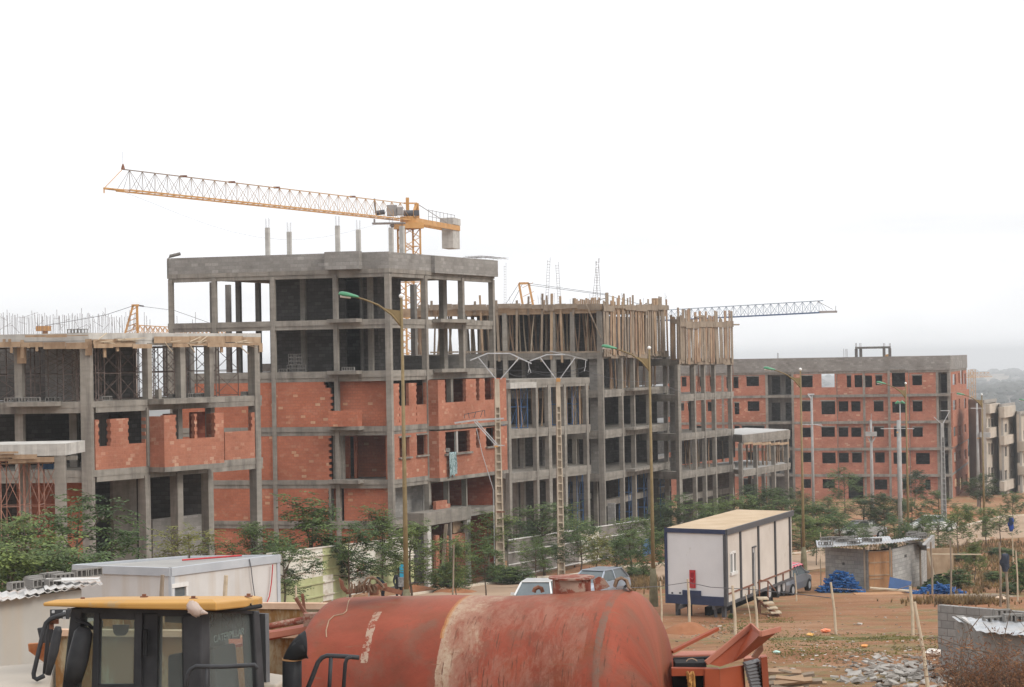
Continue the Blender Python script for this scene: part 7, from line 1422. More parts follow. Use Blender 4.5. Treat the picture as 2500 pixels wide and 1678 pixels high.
ins = cshift([AO, CO, EO, go], .12); mb = MB(); mb.prism(ins, zo-.2, zo-.06); mb.build('roof', noisy('grey_roof_sheet', (.27, .26, .25), (.34, .33, .315), .8, .8), R)
f3, f4 = Fac(go, EO), Fac(AO, go); mb = MB(); f3.box(mb, .1, f3.L, zo-.24, zo, -.1, -.0); f4.box(mb, .1, f4.L, zo-.24, zo, .0, .1); mb.build('eaves_band', M['offB'], R)
mb = MB(); O2.box(mb, wq[0], wq[1], wq[2], wq[3], .04, .05); w_ = mb.build('window', M['glass'], R)
mb = MB(); O2.box(mb, wq[0]-.05, wq[1]+.05, wq[3]-.03, wq[3]+.09, -.05, .0); O2.box(mb, wq[0]-.05, wq[0]+.03, wq[2], wq[3]-.03, -.03, .039); O2.box(mb, wq[1]-.03, wq[1]+.05, wq[2], wq[3]-.03, -.03, .039); mb.build('window_frame', M['white'], w_)
mb = MB(); mb.tube([O2.W(a, -.08, z) for a, z in (O2.st(604, 1365), O2.st(608, 1385), O2.st(612, 1420), O2.st(617, 1455))], .015, 5); mb.build('cable', M['cable'], R)
mb = MB(); mb.tube([O2.W(a, -.10, z) for a, z in (O2.st(660, 1378), O2.st(657, 1420), O2.st(652, 1455), O2.st(640, 1485), O2.st(628, 1492))], .018, 5); mb.build('red_hose', M['redp'], R)
tag(MB().tube([Vector((P(445, 1373, 65.5).x, 65.5, zo+.0)), Vector((P(590, 1368, 66.5).x, 66.5, zo+.02))], .03, 5).build('red_conduit', M['redp']), 'thin red conduit lying on the flat roof of the white office', 'pipe')
# hut with sheet roof
M['hutW'] = noisy('cream_render', (.36, .34, .31), (.405, .385, .355), .9, .85, streak=(1.2, (.40, .35, .29), (2, 2, .12)), bmp=.08)
HA, HB_ = XY(-90, 41), XY(192, 43.2); h1 = Fac(HA, HB_); zh = Z(100, 1452, 42.4); zhb = gy(42)-.3
R = thing('site_hut', 'cream walled hut at the left edge with white corrugated sheets and blocks on its roof', 'hut', (HB_[0], HB_[1], zhb))
mb = MB(); h1.wall(mb, 0, h1.L, zhb, zh, 0, .15); hb = Fac(HB_, (HB_[0]-.9, HB_[1]+3)); mb.prism([HB_, (HB_[0]-.9, HB_[1]+3), (HB_[0]-1.05, HB_[1]+2.95), (HB_[0]-.15, HB_[1]+.16)], zhb, zh); mb.build('wall', M['hutW'], R)
M['sheetW'] = noisy('white_zinc_sheet', (.50, .48, .46), (.62, .61, .59), 2.5, .45, .2, streak=(2, (.42, .30, .22)), bmp=.03)
tx = (Vector((HB_[0], HB_[1], 0))-Vector((HA[0], HA[1], 0))).normalized()
for i, (x, dz, yy) in enumerate(((-80, .02, 1452), (-10, .0, 1450), (60, .03, 1447), (110, .06, 1444), (150, .02, 1441))):
    a, z = h1.st(x, yy+6, -.25); c = h1.W(a, -.25, zh+dz+.02*i); sheet(c, tx, Vector((-.25, 1, -.012)).normalized(), 1.05 if i else .9, 1.7, 'roof_sheet', 'sheetW', R, 5, .022)
mb = MB(); a = h1.st(120, 1440, .3)[0]; c = h1.W(a, .3, zh+.2); mb.box(c+tx*.5, (1.2, .5, .02), Matrix.Rotation(.1, 3, 'Z')); mb.build('loose_sheet', M['sheetW'], R)
r1 = random.Random(71)
for px, d, rz, s in ((16, 1.9, .0, .9), (34, 1.2, .1, 1), (50, 2.0, .0, 1), (64, 1.9, .05, 1.05), (92, 1.5, .0, .95), (106, 1.5, .1, .95), (132, 1.9, .0, 1.05), (160, 1.9, .05, 1.05), (60, .7, .3, 1), (105, .5, .2, .9), (5, .8, .2, .9)):
    a = h1.st(px, 1430, d)[0]; place_block(h1.W(a, d*.62, zh+.085), rz*.5+math.atan2(tx.y, tx.x), 'hollow block on the white corrugated roof of the cream hut', 'blocks on the cream hut roof', s=s*.82)
for x0, y0, y1, D, lb in ((393, 1404, 1470, 50, 'short brown stake rising behind the yellow cab roof, left one'), (548, 1400, 1470, 50, 'squared pale post rising behind the yellow cab roof, right one')):
    g = ground_at(x0, D); t_ = P(x0+4, y0+ (0 if x0 < 400 else 5), D); tag(MB().tube([Vector((t_.x-.1, t_.y, g.z)), t_-Vector((.03, 0, .4)), t_], [.06, .055, .05], 6).build('wooden_stake', M['woodW' if x0 > 500 else 'woodG']), lb, 'stake', 'wooden fence stakes')
# ================================================================== RED TANK TRAILER
Rt = 1.09; pR, pL = P(1527, 1500, 21.7), P(842, 1500, 22.8); C0 = Vector((pL.x, pL.y, -3.56)); C1 = Vector((pR.x, pR.y, -3.405)); ax = (C1-C0).normalized(); Lt = (C1-C0).length
sdv = ax.cross(Vector((0, 0, 1))).normalized(); sdv = sdv if sdv.y < 0 else -sdv; upv = Vector((0, 0, 1))-ax*ax.z; upv.normalize()      # sdv towards the camera
m, t, b = newmat('worn_red_tank_paint'); v = uvn(t); sp = nd(t, 'ShaderNodeSeparateXYZ'); t.links.new(v, sp.inputs[0])
def mth(op, a, b_=None):
    n = nd(t, 'ShaderNodeMath', operation=op)
    for i, q in enumerate((a, b_)):
        if q is None: continue
        if isinstance(q, (int, float)): n.inputs[i].default_value = q
        else: t.links.new(q, n.inputs[i])
    return n.outputs[0]
U, V_ = sp.outputs[0], sp.outputs[1]
red = ramp(t, nse(t, v, 1.1, 6, .62, .4), [(.28, (.14, .038, .021)), (.45, (.22, .047, .026)), (.6, (.29, .064, .036)), (.75, (.19, .062, .038))])
dk = ramp(t, nse(t, v, 1.9, 5, .65, .3), [(.50, (0, 0, 0)), (.70, (.85, .85, .85))]); red = mixc(t, dk, red, (.15, .085, .058))
orr = ramp(t, nse(t, v, .8, 4, .6, .2, (1, 1.6, 1)), [(.55, (0, 0, 0)), (.72, (1, 1, 1))]); red = mixc(t, orr, red, (.20, .055, .024)); chp = ramp(t, nse(t, v, 30, 8, .85), [(.66, (0, 0, 0)), (.69, (1, 1, 1))]); red = mixc(t, chp, red, (.40, .27, .19)); sct = ramp(t, nse(t, v, 16, 6, .8, 1.5), [(.35, (1, 1, 1)), (.40, (0, 0, 0))]); red = mixc(t, sct, red, (.12, .05, .03))
pinkn = nse(t, v, 3.0, 7, .75, .5, (1, .55, 1)); base = mth('ADD', mth('MULTIPLY', U, -1.0), mth('MULTIPLY', pinkn, 1.5))      # high near u=1.5
wm = ramp(t, mth('ADD', base, 1.3), [(-.0, (0, 0, 0)), (.20, (.0, .0, .0)), (.50, (1, 1, 1))])
edge = mth('ADD', U, mth('MULTIPLY', mth('SUBTRACT', nse(t, v, 4, 7, .8), .5), .07)); left = mth('GREATER_THAN', edge, 1.47)
wfac = mth('MULTIPLY', wm, left); wfac = mth('MULTIPLY', wfac, mth('LESS_THAN', U, 2.98))
pale = ramp(t, nse(t, v, 14, 8, .8), [(.36, (.24, .11, .06)), (.46, (.37, .26, .18)), (.6, (.43, .33, .24)), (.70, (.33, .15, .10))]); col_ = mixc(t, wfac, red, pale)
mid = mth('MULTIPLY', left, mth('LESS_THAN', U, 3.0)); pf = ramp(t, nse(t, v, 5, 9, .82, .4, (1, .5, 1)), [(.46, (0, 0, 0)), (.60, (.7, .7, .7))]); col_ = mixc(t, mth('MULTIPLY', pf, mid), col_, (.29, .135, .095))
st = mth('MULTIPLY', mth('LESS_THAN', mth('ABSOLUTE', mth('SUBTRACT', mth('ADD', edge, mth('MULTIPLY', V_, -.05)), .62)), .042), mth('LESS_THAN', mth('ABSOLUTE', mth('SUBTRACT', V_, .82)), .34)); col_ = mixc(t, mth('MULTIPLY', mth('MULTIPLY', st, .8), mth('GREATER_THAN', nse(t, v, 7, 9, .85), .49)), col_, (.42, .33, .25))
oe = mth('MULTIPLY', mth('LESS_THAN', mth('ABSOLUTE', mth('SUBTRACT', edge, 1.47)), .022), mth('LESS_THAN', V_, .9)); col_ = mixc(t, mth('MULTIPLY', oe, nse(t, v, 14, 4, .7)), col_, (.42, .20, .06))
drip = ramp(t, nse(t, v, 24, 4, .7, .15, (1.5, .11, 1)), [(.575, (0, 0, 0)), (.63, (1, 1, 1))]); col_ = mixc(t, mth('MULTIPLY', mth('MULTIPLY', drip, mth('GREATER_THAN', V_, .6)), mth('GREATER_THAN', U, 1.5)), col_, (.12, .045, .028))
crk = ramp(t, nse(t, v, 5, 5, .65, .8, (.35, 2.4, 1)), [(.64, (0, 0, 0)), (.67, (1, 1, 1))]); col_ = mixc(t, mth('MULTIPLY', crk, .8), col_, (.20, .09, .055))
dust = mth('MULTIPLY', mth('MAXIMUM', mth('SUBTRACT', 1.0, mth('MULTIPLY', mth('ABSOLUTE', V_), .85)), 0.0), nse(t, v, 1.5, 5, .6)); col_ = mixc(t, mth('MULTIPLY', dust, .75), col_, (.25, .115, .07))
seam = mth('LESS_THAN', mth('ABSOLUTE', mth('SUBTRACT', edge, Lt+.03)), .035); col_ = mixc(t, mth('MULTIPLY', seam, ramp(t, nse(t, v, 5, 6, .8), [(.38, (.1, .1, .1)), (.6, (.9, .9, .9))])), col_, (.15, .10, .075))
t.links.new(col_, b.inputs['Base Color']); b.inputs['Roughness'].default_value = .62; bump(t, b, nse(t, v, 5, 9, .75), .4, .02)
gT2 = gy(22); TK = thing('tank_trailer', 'big worn red steel tank with a faded white band, filling the bottom of the picture', 'tank', (C0.x, C0.y, gT2))
mb = MB(); mb.u = []; NS = 72; rings = []
for k in range(9): a = math.pi/2*k/8; rings.append((-.34*math.cos(a), Rt*math.sin(a)**.85 if k else 0.0))
for k in range(1, 41): rings.append((Lt*k/41, Rt))
rings += [(Lt, Rt), (Lt+.03, Rt+.004), (Lt+.045, Rt-.012)]
for k in range(1, 10): a = math.pi/2*k/9; rings.append((Lt+.045+.33*math.sin(a), (Rt-.012)*max(0.0, math.cos(a))**.8))
for x, r_ in rings:
    for j in range(NS+1):
        th = -math.pi+2*math.pi*j/NS      # 0 at top, + towards camera
        dent = -.018*math.exp(-((x-2.0)/.55)**2)*math.exp(-(th/.5)**2)*2.2+.008*noise.noise((x*1.6, th*1.5, 0)) if .1 < x < Lt-.05 else 0
        rr = max(0, r_+dent*(r_/Rt)); p = C0+ax*x+(upv*math.cos(th)+sdv*math.sin(th))*rr; mb.v.append(p); mb.u.append((x+ (0), th*Rt))
n1 = NS+1
for i in range(len(rings)-1):
    for j in range(NS): a = i*n1+j; mb.f.append((a, a+1, a+1+n1, a+n1))
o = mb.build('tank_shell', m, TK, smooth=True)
bmn = bmesh.new(); bmn.from_mesh(o.data); bmesh.ops.recalc_face_normals(bmn, faces=bmn.faces); bmn.to_mesh(o.data); bmn.free()
def onT(px, py, lift=0.0):
    r = ray(px, py); # closest intersection with the tank cylinder
    w0 = -C0; dperp = r-ax*r.dot(ax); wp = w0-ax*w0.dot(ax); A, B, Cc = dperp.dot(dperp), 2*dperp.dot(wp), wp.dot(wp)-(Rt+lift)**2; D_ = B*B-4*A*Cc
    k = (-B-math.sqrt(max(0, D_)))/(2*A); return r*k
M['tred'] = noisy('tank_fitting_red', (.17, .045, .03), (.27, .09, .06), 5, .8, spot=(7, (.32, .22, .17), .48))
q0 = P(1396, 1440, 22.05); mb = MB().tube([Vector((q0.x, q0.y, q0.z-.12)), Vector((q0.x, q0.y, P(1396, 1412, 22.05).z))], .195, 28); hn = mb.build('hatch_collar', M['tred'], TK, smooth=False)
zf_ = P(1396, 1412, 22.05).z; MB().tube([Vector((q0.x, q0.y, zf_)), Vector((q0.x, q0.y, zf_+.018))], .235, 28).build('hatch_flange', M['tred'], TK)
mb = MB(); D_ = 21.85; mb.extrude([P(1452, 1444, D_), P(1448, 1416, D_), P(1462, 1408, D_), P(1474, 1412, D_), P(1489, 1432, D_), P(1480, 1437, D_)], Vector((0, .012, 0))); mb.build('bracket_plate', M['tred'], TK)
M['rope'] = noisy('old_rope', (.14, .09, .06), (.23, .155, .105), 12, .95); M['ropeP'] = noisy('pale_rope', (.30, .21, .14), (.42, .30, .21), 12, .95)
r1 = random.Random(19); mb = MB()
for k in range(7):
    D_ = 21.7+.02*k; j = [r1.uniform(-3, 3) for _ in range(10)]; mb.tube([P(1500+j[0], 1432+j[1], D_), P(1506+j[2], 1416+j[3], D_), P(1518+j[4], 1410+j[5], D_), P(1530+j[6], 1418+j[7], D_), P(1535+j[8], 1434, D_-.03), P(1542+j[9]*.5, 1440+.5*k, D_-.05)], .011, 6)
tag(mb.build('rope', M['rope']), 'brown rope coil slung over the right end of the red tank', 'rope')
mb = MB()
pth = lambda pts, D: [P(x, y, D) for x, y in pts]
mb.tube(pth([(1303, 1446), (1306, 1438), (1314, 1434), (1322, 1437), (1325, 1446)], 22.2), .022, 8); mb.build('lifting_ring', M['steelR'], TK)
mb = MB(); mb.beam(P(870, 1440, 22.4), P(945, 1430, 22.4), .05, .05); mb.beam(P(928, 1434, 22.4), P(978, 1447, 22.5), .07, .05); mb.box(P(913, 1441, 22.4), (.09, .09, .10)); mb.extrude([P(827, 1411, 22.5), P(838, 1420, 22.5), P(840, 1432, 22.5), P(850, 1442, 22.5), P(853, 1449, 22.5), P(842, 1447, 22.5), P(832, 1438, 22.5)], Vector((0, .03, 0))); mb.beam(P(848, 1445, 22.5), P(880, 1441, 22.4), .05, .05); mb.build('bracket_frame', M['steelR'], TK)
mb = MB()
for k in range(11):
    x0 = 853+k*6+r1.uniform(-4, 4); D_ = 22.3+r1.uniform(-.1, .1); mb.tube(pth([(x0, 1446+r1.uniform(-3, 2)), (x0+r1.uniform(-6, 8), 1432+r1.uniform(-5, 5)), (x0+r1.uniform(2, 14), 1424+r1.uniform(-6, 6)), (x0+r1.uniform(10, 22), 1436+r1.uniform(-5, 5)), (x0+r1.uniform(5, 20), 1447+r1.uniform(-3, 3))], D_), .009, 6)
mb.tube(pth([(885, 1430), (897, 1412), (910, 1409), (925, 1420), (935, 1432)], 22.2), .013, 6); mb.tube(pth([(900, 1428), (905, 1414), (915, 1411), (930, 1424), (938, 1436)], 22.25), .011, 6)
tag(mb.build('rope', M['rope']), 'tangled brown rope on the left bracket of the red tank', 'rope')
mb = MB(); mb.tube([onT(x, y, .006) for x, y in ((892, 1453), (878, 1451), (862, 1456), (851, 1468), (846, 1492), (838, 1499), (815, 1504), (803, 1515), (796, 1540), (797, 1556))], .006, 5); tag(mb.build('rope', M['ropeP']), 'thin cord trailing down the left shoulder of the red tank', 'rope')
mb = MB(); 
for dx in (.4, Lt-.4): mb.box(C0+ax*dx-Vector((0, 0, Rt+.12)), (.25, 1.4, .5))
mb.box((C0+C1)/2-Vector((0, 0, Rt+.35)), (Lt+.4, .9, .16), Matrix.Rotation(math.atan2(ax.y, ax.x), 3, 'Z')); mb.build('chassis', M['steelR'], TK)
for dx in (.7, Lt-.7):
    for sg in (-1, 1): c = C0+ax*dx+sdv*.75*sg; c.z = gT2+.42; wheel(c, sdv, .42, .25, TK)
# ================================================================== OPEN ENGINE HOUSING AT THE RIGHT OF THE TANK
M['ored'] = noisy('orange_red_paint', (.25, .052, .022), (.32, .075, .033), 1.6, .55, streak=(1.5, (.27, .085, .05)), bmp=.05); M['oredL'] = noisy('pale_red_paint', (.33, .12, .08), (.40, .165, .11), 2, .7)  # second tone is a paler red for deck, rims and edges
DE = 21.6; gE = gy(21.6); qE = P(1760, 1650, DE); R = thing('engine_housing', 'orange red engine housing with raised folded lid and black grille, right of the red tank', 'machine', (qE.x, qE.y, gE))
def ex(pts, D, dy, name, mat, root=R, bevel=0.0):
    return MB().extrude([P(x, y, D if not isinstance(D, (list, tuple)) else D[i]) for i, (x, y) in enumerate(pts)], Vector((0, dy, 0))).build(name, M[mat], root, bevel=bevel)
ex([(1640, 1632), (1722, 1633), (1722, 1650), (1640, 1651)], DE, .10, 'front_beam', 'ored'); ex([(1636, 1651), (1722, 1650), (1722, 2010), (1636, 2010)], DE+.35, .1, 'interior_shade', 'black')  # black sheet stands for the shade inside the opening
ex([(1720, 1633), (1758, 1634), (1761, 2010), (1720, 2010)], DE-.02, .12, 'front_panel', 'ored', bevel=.01)
MB().extrude([P(1758, 1634, DE-.02), P(1813, 1625, DE+.35), P(1840, 2010, DE+.35), P(1761, 2010, DE-.02)], Vector((.02, .06, 0))).build('side_panel', M['ored'], R)
ex([(1640, 1602), (1750, 1598), (1750, 1606), (1640, 1610)], DE+.9, .06, 'rear_beam', 'ored'); MB().extrude([P(1640, 1603, DE+.85), P(1758, 1598, DE+.85), P(1790, 1588, DE+2.2), P(1662, 1590, DE+2.2)], Vector((0, 0, -.02))).build('deck', M['oredL'], R)
ex([(1640, 1609), (1745, 1605), (1745, 1616), (1640, 1618)], DE+.6, .1, 'slot_shade', 'black'); mb = MB(); a, b2 = P(1646, 1624, DE+.28), P(1722, 1624, DE+.28); mb.box((a+b2)/2, ((b2-a).length, .28, .085)); mb.build('black_box', M['tyre'], R, bevel=.008)  # the slot is a black strip standing for shade in the recess
mb = MB().tube(pth([(1675, 1616), (1680, 1610), (1690, 1608), (1698, 1611), (1703, 1616)], DE+.25), .006, 6); mb.build('cable_loop', M['ropeP'], R)
th_ = Vector((.012, .02, -.012)); fold0, fold1 = P(1857, 1548, DE-.35), P(1789, 1617, DE-.05)
MB().extrude([P(1725, 1620, DE-.02), P(1835, 1528, DE+.15), fold0, fold1, P(1758, 1628, DE-.05)], Vector((.0, .03, 0))).build('lid', M['ored'], R)
MB().extrude([fold0, P(1904, 1537, DE+.5), P(1861, 1574, DE+.45), P(1815, 1607, DE+.3), fold1], Vector((.0, .03, 0))).build('lid_flap', M['ored'], R)
mb = MB(); mb.beam(P(1724, 1619, DE-.04), P(1835, 1527, DE+.13), .03, .05); mb.beam(fold0, P(1904, 1536, DE+.5), .03, .05); mb.beam(P(1835, 1527, DE+.13), fold0, .02, .04); mb.build('lid_rim', M['oredL'], R)
ex([(1850, 1583), (1862, 1573), (1864, 1588), (1850, 1607), (1836, 1606)], DE+.5, .08, 'hinge_plate', 'steelR')
mb = MB(); g0_, g1_ = P(1818, 1622, DE+.30), P(1852, 1613, DE+.72); g2_, g3_ = P(1840, 1700, DE+.30), P(1872, 1700, DE+.72); bk = Vector((0, .10, 0))
for k in range(11):
    f = k/10; a, b2 = g0_.lerp(g2_, f), g1_.lerp(g3_, f); mb.beam(a, b2, .045, .02, .7)
mb.build('grille', plain('grille_steel', (.14, .14, .145), .5), R)
MB().extrude([g0_+bk, g1_+bk, g3_+bk, g2_+bk], Vector((.0, .06, 0))).build('interior_shade', M['black'], R)  # black backing stands for the shade behind the slats
ex([(1858, 1606), (1873, 1604), (1900, 2010), (1884, 2010)], DE+.55, .12, 'frame_post', 'ored'); MB().extrude([P(1815, 1609, DE+.9), P(1873, 1604, DE+.72), P(1870, 1598, DE+1.1), P(1822, 1601, DE+1.2)], Vector((0, 0, -.05))).build('top_frame', M['oredL'], R)
mb = MB().beam(P(1640, 1592, DE+.6), P(1722, 1550, DE+.9), .05, .03); mb.beam(P(1718, 1553, DE+.9), P(1752, 1535, DE+1.0), .05, .03); mb.build('prop_rod', M['ored'], R)
mb = MB(); 
for k in range(7): mb.tube([P(1678+k, 1642+k*7, DE-.05), P(1684+r1.uniform(-4, 4), 1650+k*7, DE-.1), P(1690-k*.5, 1642+k*7, DE-.05)], .018, 6)
mb.tube(pth([(1690, 1640), (1693, 1650), (1696, 1700)], DE-.06), .016, 6); mb.build('rusty_chain', noisy('rust_yellow', (.22, .09, .03), (.42, .23, .07), 14, .85), R)
ex([(1636, 1651), (1884, 1700), (1900, 2010), (1636, 2010)], DE+1.4, .1, 'rear_panel', 'steelR')
# ================================================================== RUSTY SKIP BETWEEN THE LOADER AND THE TANK
m, t, b = newmat('rusty_cream_steel'); v = uvn(t); c = ramp(t, nse(t, v, 1.6, 6, .65, .4), [(.3, (.27, .215, .13)), (.55, (.35, .29, .19)), (.75, (.28, .265, .22))])
rs = ramp(t, nse(t, v, 2.2, 7, .72, .3, (1.6, .5, 1)), [(.42, (0, 0, 0)), (.54, (1, 1, 1))]); c = mixc(t, rs, c, (.22, .11, .04)); rs = ramp(t, nse(t, v, 6, 6, .7), [(.6, (0, 0, 0)), (.68, (1, 1, 1))]); c = mixc(t, rs, c, (.14, .055, .03)); t.links.new(c, b.inputs['Base Color']); b.inputs['Roughness'].default_value = .8; M['skip'] = m
K0, K1 = XY(105, 24.2), XY(742, 23.6); kf = Fac(K0, K1); zk0 = Z(640, 1556, 23.7); gk0 = gy(24); R = thing('steel_skip', 'cream steel skip streaked with rust behind the loader cab', 'skip', (K1[0], K1[1], gk0))
mb = MB(); kf.wall(mb, 0, kf.L, gk0+.1, zk0, 0, .04); kf.wall(mb, 0, kf.L, gk0+.1, zk0+.05, 2.2, 2.24); kf.wall(mb, 0, .04, gk0+.1, zk0, .04, 2.2); kf.wall(mb, kf.L-.04, kf.L, gk0+.1, zk0, .04, 2.2); kf.box(mb, .04, kf.L-.04, gk0+.1, gk0+.3, .04, 2.2); mb.build('skip_body', M['skip'], R)
mb = MB(); kf.box(mb, -.03, kf.L+.03, zk0, zk0+.07, -.06, .06); kf.box(mb, -.03, kf.L+.03, zk0+.05, zk0+.12, 2.18, 2.3); mb.build('rim', noisy('pink_rust_rim', (.48, .30, .20), (.60, .42, .30), 3, .8), R)
D_ = 24.3; mb = MB().extrude(pth([(68, 1573), (128, 1570), (128, 1625), (108, 1618), (70, 1590)], D_), Vector((0, .1, 0))); mb.build('hitch_tongue', noisy('orange_rust', (.30, .09, .03), (.48, .24, .12), 5, .8), R)
R = thing('red_boom', 'long red steel boom and pipe reaching left from the red tank above the rusty skip', 'boom', (P(700, 1530, 22.9).x, 22.9, gy(23)))
mb = MB().tube([P(560, 1549, 22.9), P(700, 1521, 22.9), P(776, 1508, 22.9)], [.028, .034, .04], 10); mb.build('pipe', M['tred'], R); mb = MB().extrude([P(560, 1578, 22.9), P(765, 1534, 22.9), P(780, 1518, 23.1), P(740, 1524, 23.3), P(655, 1540, 23.4)], Vector((0, 0, -.03))); mb.build('boom_plate', M['ored'], R)
mb = MB().beam(P(560, 1568, 22.85), P(766, 1534, 22.85), .03, .06); mb.build('boom_edge', M['oredL'], R); MB().box(P(758, 1513, 22.9), (.14, .12, .14)).build('clamp', M['tred'], R); mb = MB(); mb.beam(P(722, 1460, 23.2), P(752, 1508, 23.2), .10, .03); mb.beam(P(738, 1450, 23.3), P(745, 1500, 23.3), .03, .03); mb.build('lever', M['steelR'], R)
MB().beam(P(735, 1535, 23.45), Vector((P(735, 1530, 23.45).x, 23.45, gy(23.4))), .06, .06).build('stand', M['tred'], R)
# ================================================================== WHEEL LOADER CAB
M['cabB'] = noisy('charcoal_cab_paint', (.030, .031, .034), (.055, .056, .06), 3, .5, bmp=.03); M['cabG'] = noisy('grey_cab_inside', (.10, .10, .105), (.15, .15, .155), 2, .7); M['yel'] = noisy('loader_yellow', (.44, .235, .06), (.51, .285, .085), 1.2, .5, bmp=.03, spot=(3, (.36, .25, .13), .6)); M['crm'] = noisy('cream_bonnet', (.36, .31, .25), (.42, .365, .30), 1, .5, bmp=.02)
m = bpy.data.materials.new('cab_glass'); m.use_nodes = True; t = m.node_tree; b = t.nodes['Principled BSDF']; b.inputs['Base Color'].default_value = (.42, .44, .43, 1); b.inputs['Roughness'].default_value = .15; tr = nd(t, 'ShaderNodeBsdfTransparent'); tr.inputs[0].default_value = (.92, .965, .945, 1); ms = nd(t, 'ShaderNodeMixShader'); ms.inputs[0].default_value = .13; t.links.new(tr.outputs[0], ms.inputs[1]); t.links.new(b.outputs[0], ms.inputs[2]); t.links.new(ms.outputs[0], t.nodes['Material Output'].inputs[0]); M['cabglass'] = m
L0, L1, L2 = XY(150, 17.3), XY(476, 16.8), XY(652, 18.0); c1, c2 = Fac(L0, L1), Fac(L1, L2); gl = gy(17); zc_ = Z(476, 1487, 16.8)
CB = thing('wheel_loader', 'yellow roofed loader cab with dark frame, side mirrors and grab rails at the lower left', 'loader', (L1[0], L1[1], gl))
def fp(fac, pts, d, th, name, mat, bevel=0.0, root=CB):
    a = [fac.st(x, y, d) for x, y in pts]; return MB().extrude([fac.W(s_, d, z) for s_, z in a], fac.W(0, th, 0)-fac.W(0, 0, 0)).build(name, M[mat], root, bevel=bevel)
YB = 1800
fp(c1, [(173, 1485), (200, 1485), (172, YB), (138, YB)], 0, .10, 'front_pillar', 'cabB', .01); fp(c1, [(173, 1485), (490, 1486), (490, 1497), (173, 1497)], .005, .09, 'top_rail', 'cabB')
fp(c1, [(228, 1497), (242, 1497), (236, YB), (220, YB)], .0, .05, 'door_frame', 'cabB', .005)
fp(c1, [(328, 1497), (347, 1497), (341, YB), (323, YB)], .0, .05, 'door_frame', 'cabB', .005); fp(c1, [(242, 1497), (328, 1497), (328, 1512), (242, 1512)], .01, .04, 'door_frame', 'cabB'); fp(c1, [(236, 1671), (326, 1671), (325, 1690), (236, 1690)], .01, .04, 'door_frame', 'cabB')
fp(c1, [(349, 1497), (385, 1497), (380, YB), (343, YB)], .03, .08, 'middle_pillar', 'cabB', .008); fp(c1, [(385, 1497), (462, 1497), (462, 1505), (385, 1505)], .03, .06, 'window_frame', 'cabB')
fp(c1, [(443, 1505), (490, 1497), (492, YB), (448, YB)], .0, .14, 'rear_pillar', 'cabB', .015)
mb = MB().tube([c1.W(*((lambda q: (q[0], -.02, q[1]))(c1.st(355, y, -.02)))) for y in (1537, 1602)], .02, 8); mb.build('door_hinge', M['tyre'], CB)
fp(c1, [(200, 1497), (230, 1497), (222, YB), (172, YB)], .04, .006, 'side_glass', 'cabglass'); fp(c1, [(242, 1512), (328, 1512), (324, 1671), (236, 1671)], .03, .006, 'door_glass', 'cabglass'); fp(c1, [(385, 1505), (443, 1505), (447, YB), (380, YB)], .06, .006, 'rear_side_glass', 'cabglass')
fp(c2, [(490, 1486), (632, 1492), (634, 1500), (490, 1495)], .0, .08, 'top_rail', 'cabB'); fp(c2, [(619, 1492), (634, 1492), (655, YB), (636, YB)], -.01, .12, 'corner_pillar', 'cabB', .012); fp(c2, [(490, 1495), (621, 1498), (638, YB), (492, YB)], .03, .006, 'rear_glass', 'cabglass')
# windscreen side, far side frames and inner lining
W0 = L0; F1v = c1.W(0, 0, 0); nrm = c1.n*1.42; far = Fac((L0[0]+nrm.x, L0[1]+nrm.y), (L2[0]-.03, L2[1]+.02)); zb_ = Z(300, YB, 17)
mb = MB(); hs = []
for q in ((242, 1530, 330, 1790), (384, 1520, 446, 1790), (550, 1548, 606, 1790)): hs.append(far.rect(*q))
far.wall(mb, .02, far.L-.02, zb_, zc_-.19, 0, .05, hs); mb.build('far_side_frame', M['cabG'], CB)
m_ = fp(far, [(242, 1530), (330, 1530), (330, 1790), (242, 1790)], .02, .004, 'far_glass', 'cabglass'); fp(far, [(384, 1520), (446, 1520), (446, 1790), (384, 1790)], .02, .004, 'far_glass', 'cabglass')
c3 = Fac((L1[0]+nrm.x*.99, L1[1]+nrm.y*.99), (L2[0]+c1.n.x*.55, L2[1]+c1.n.y*.55)); 
mb = MB(); 
q = far.st(283, 1528); mb.extrude([far.W(far.st(x, y, -.1)[0], -.1, far.st(x, y, -.1)[1]) for x, y in ((274, 1526), (316, 1526), (312, 1544), (305, 1552), (284, 1553), (277, 1545))], Vector((0, .02, 0)))
for x in (247, 331): mb.extrude([far.W(far.st(x+dx, y, -.1)[0], -.1, far.st(x+dx, y, -.1)[1]) for dx, y in ((-4, 1518), (0, 1514), (4, 1518), (4, 1530), (0, 1535), (-4, 1530))], Vector((0, .02, 0)))
mb.build('sun_visor', M['cabB'], CB)
fs = Fac(L0, (L0[0]+nrm.x*.98-.12, L0[1]+nrm.y*.98)); mb = MB(); a, b2 = c1.st(173, 1487, .05), c1.st(138, YB, .05)
p0, p1 = c1.W(a[0], .05, a[1]), c1.W(b2[0], .05, b2[1]); off = Vector((nrm.x*.96-.10, nrm.y*.96, -.19)); mb.beam(p0+off, p1+off, .09, .09); mb.beam(p0+Vector((0, 0, -.03)), p0+off+Vector((0, 0, -.03)), .07, .07); mb.build('windscreen_frame', M['cabB'], CB)
mb = MB().extrude([p0, p1, p1+off, p0+off], Vector((.006, 0, 0))); mb.build('windscreen', M['cabglass'], CB)
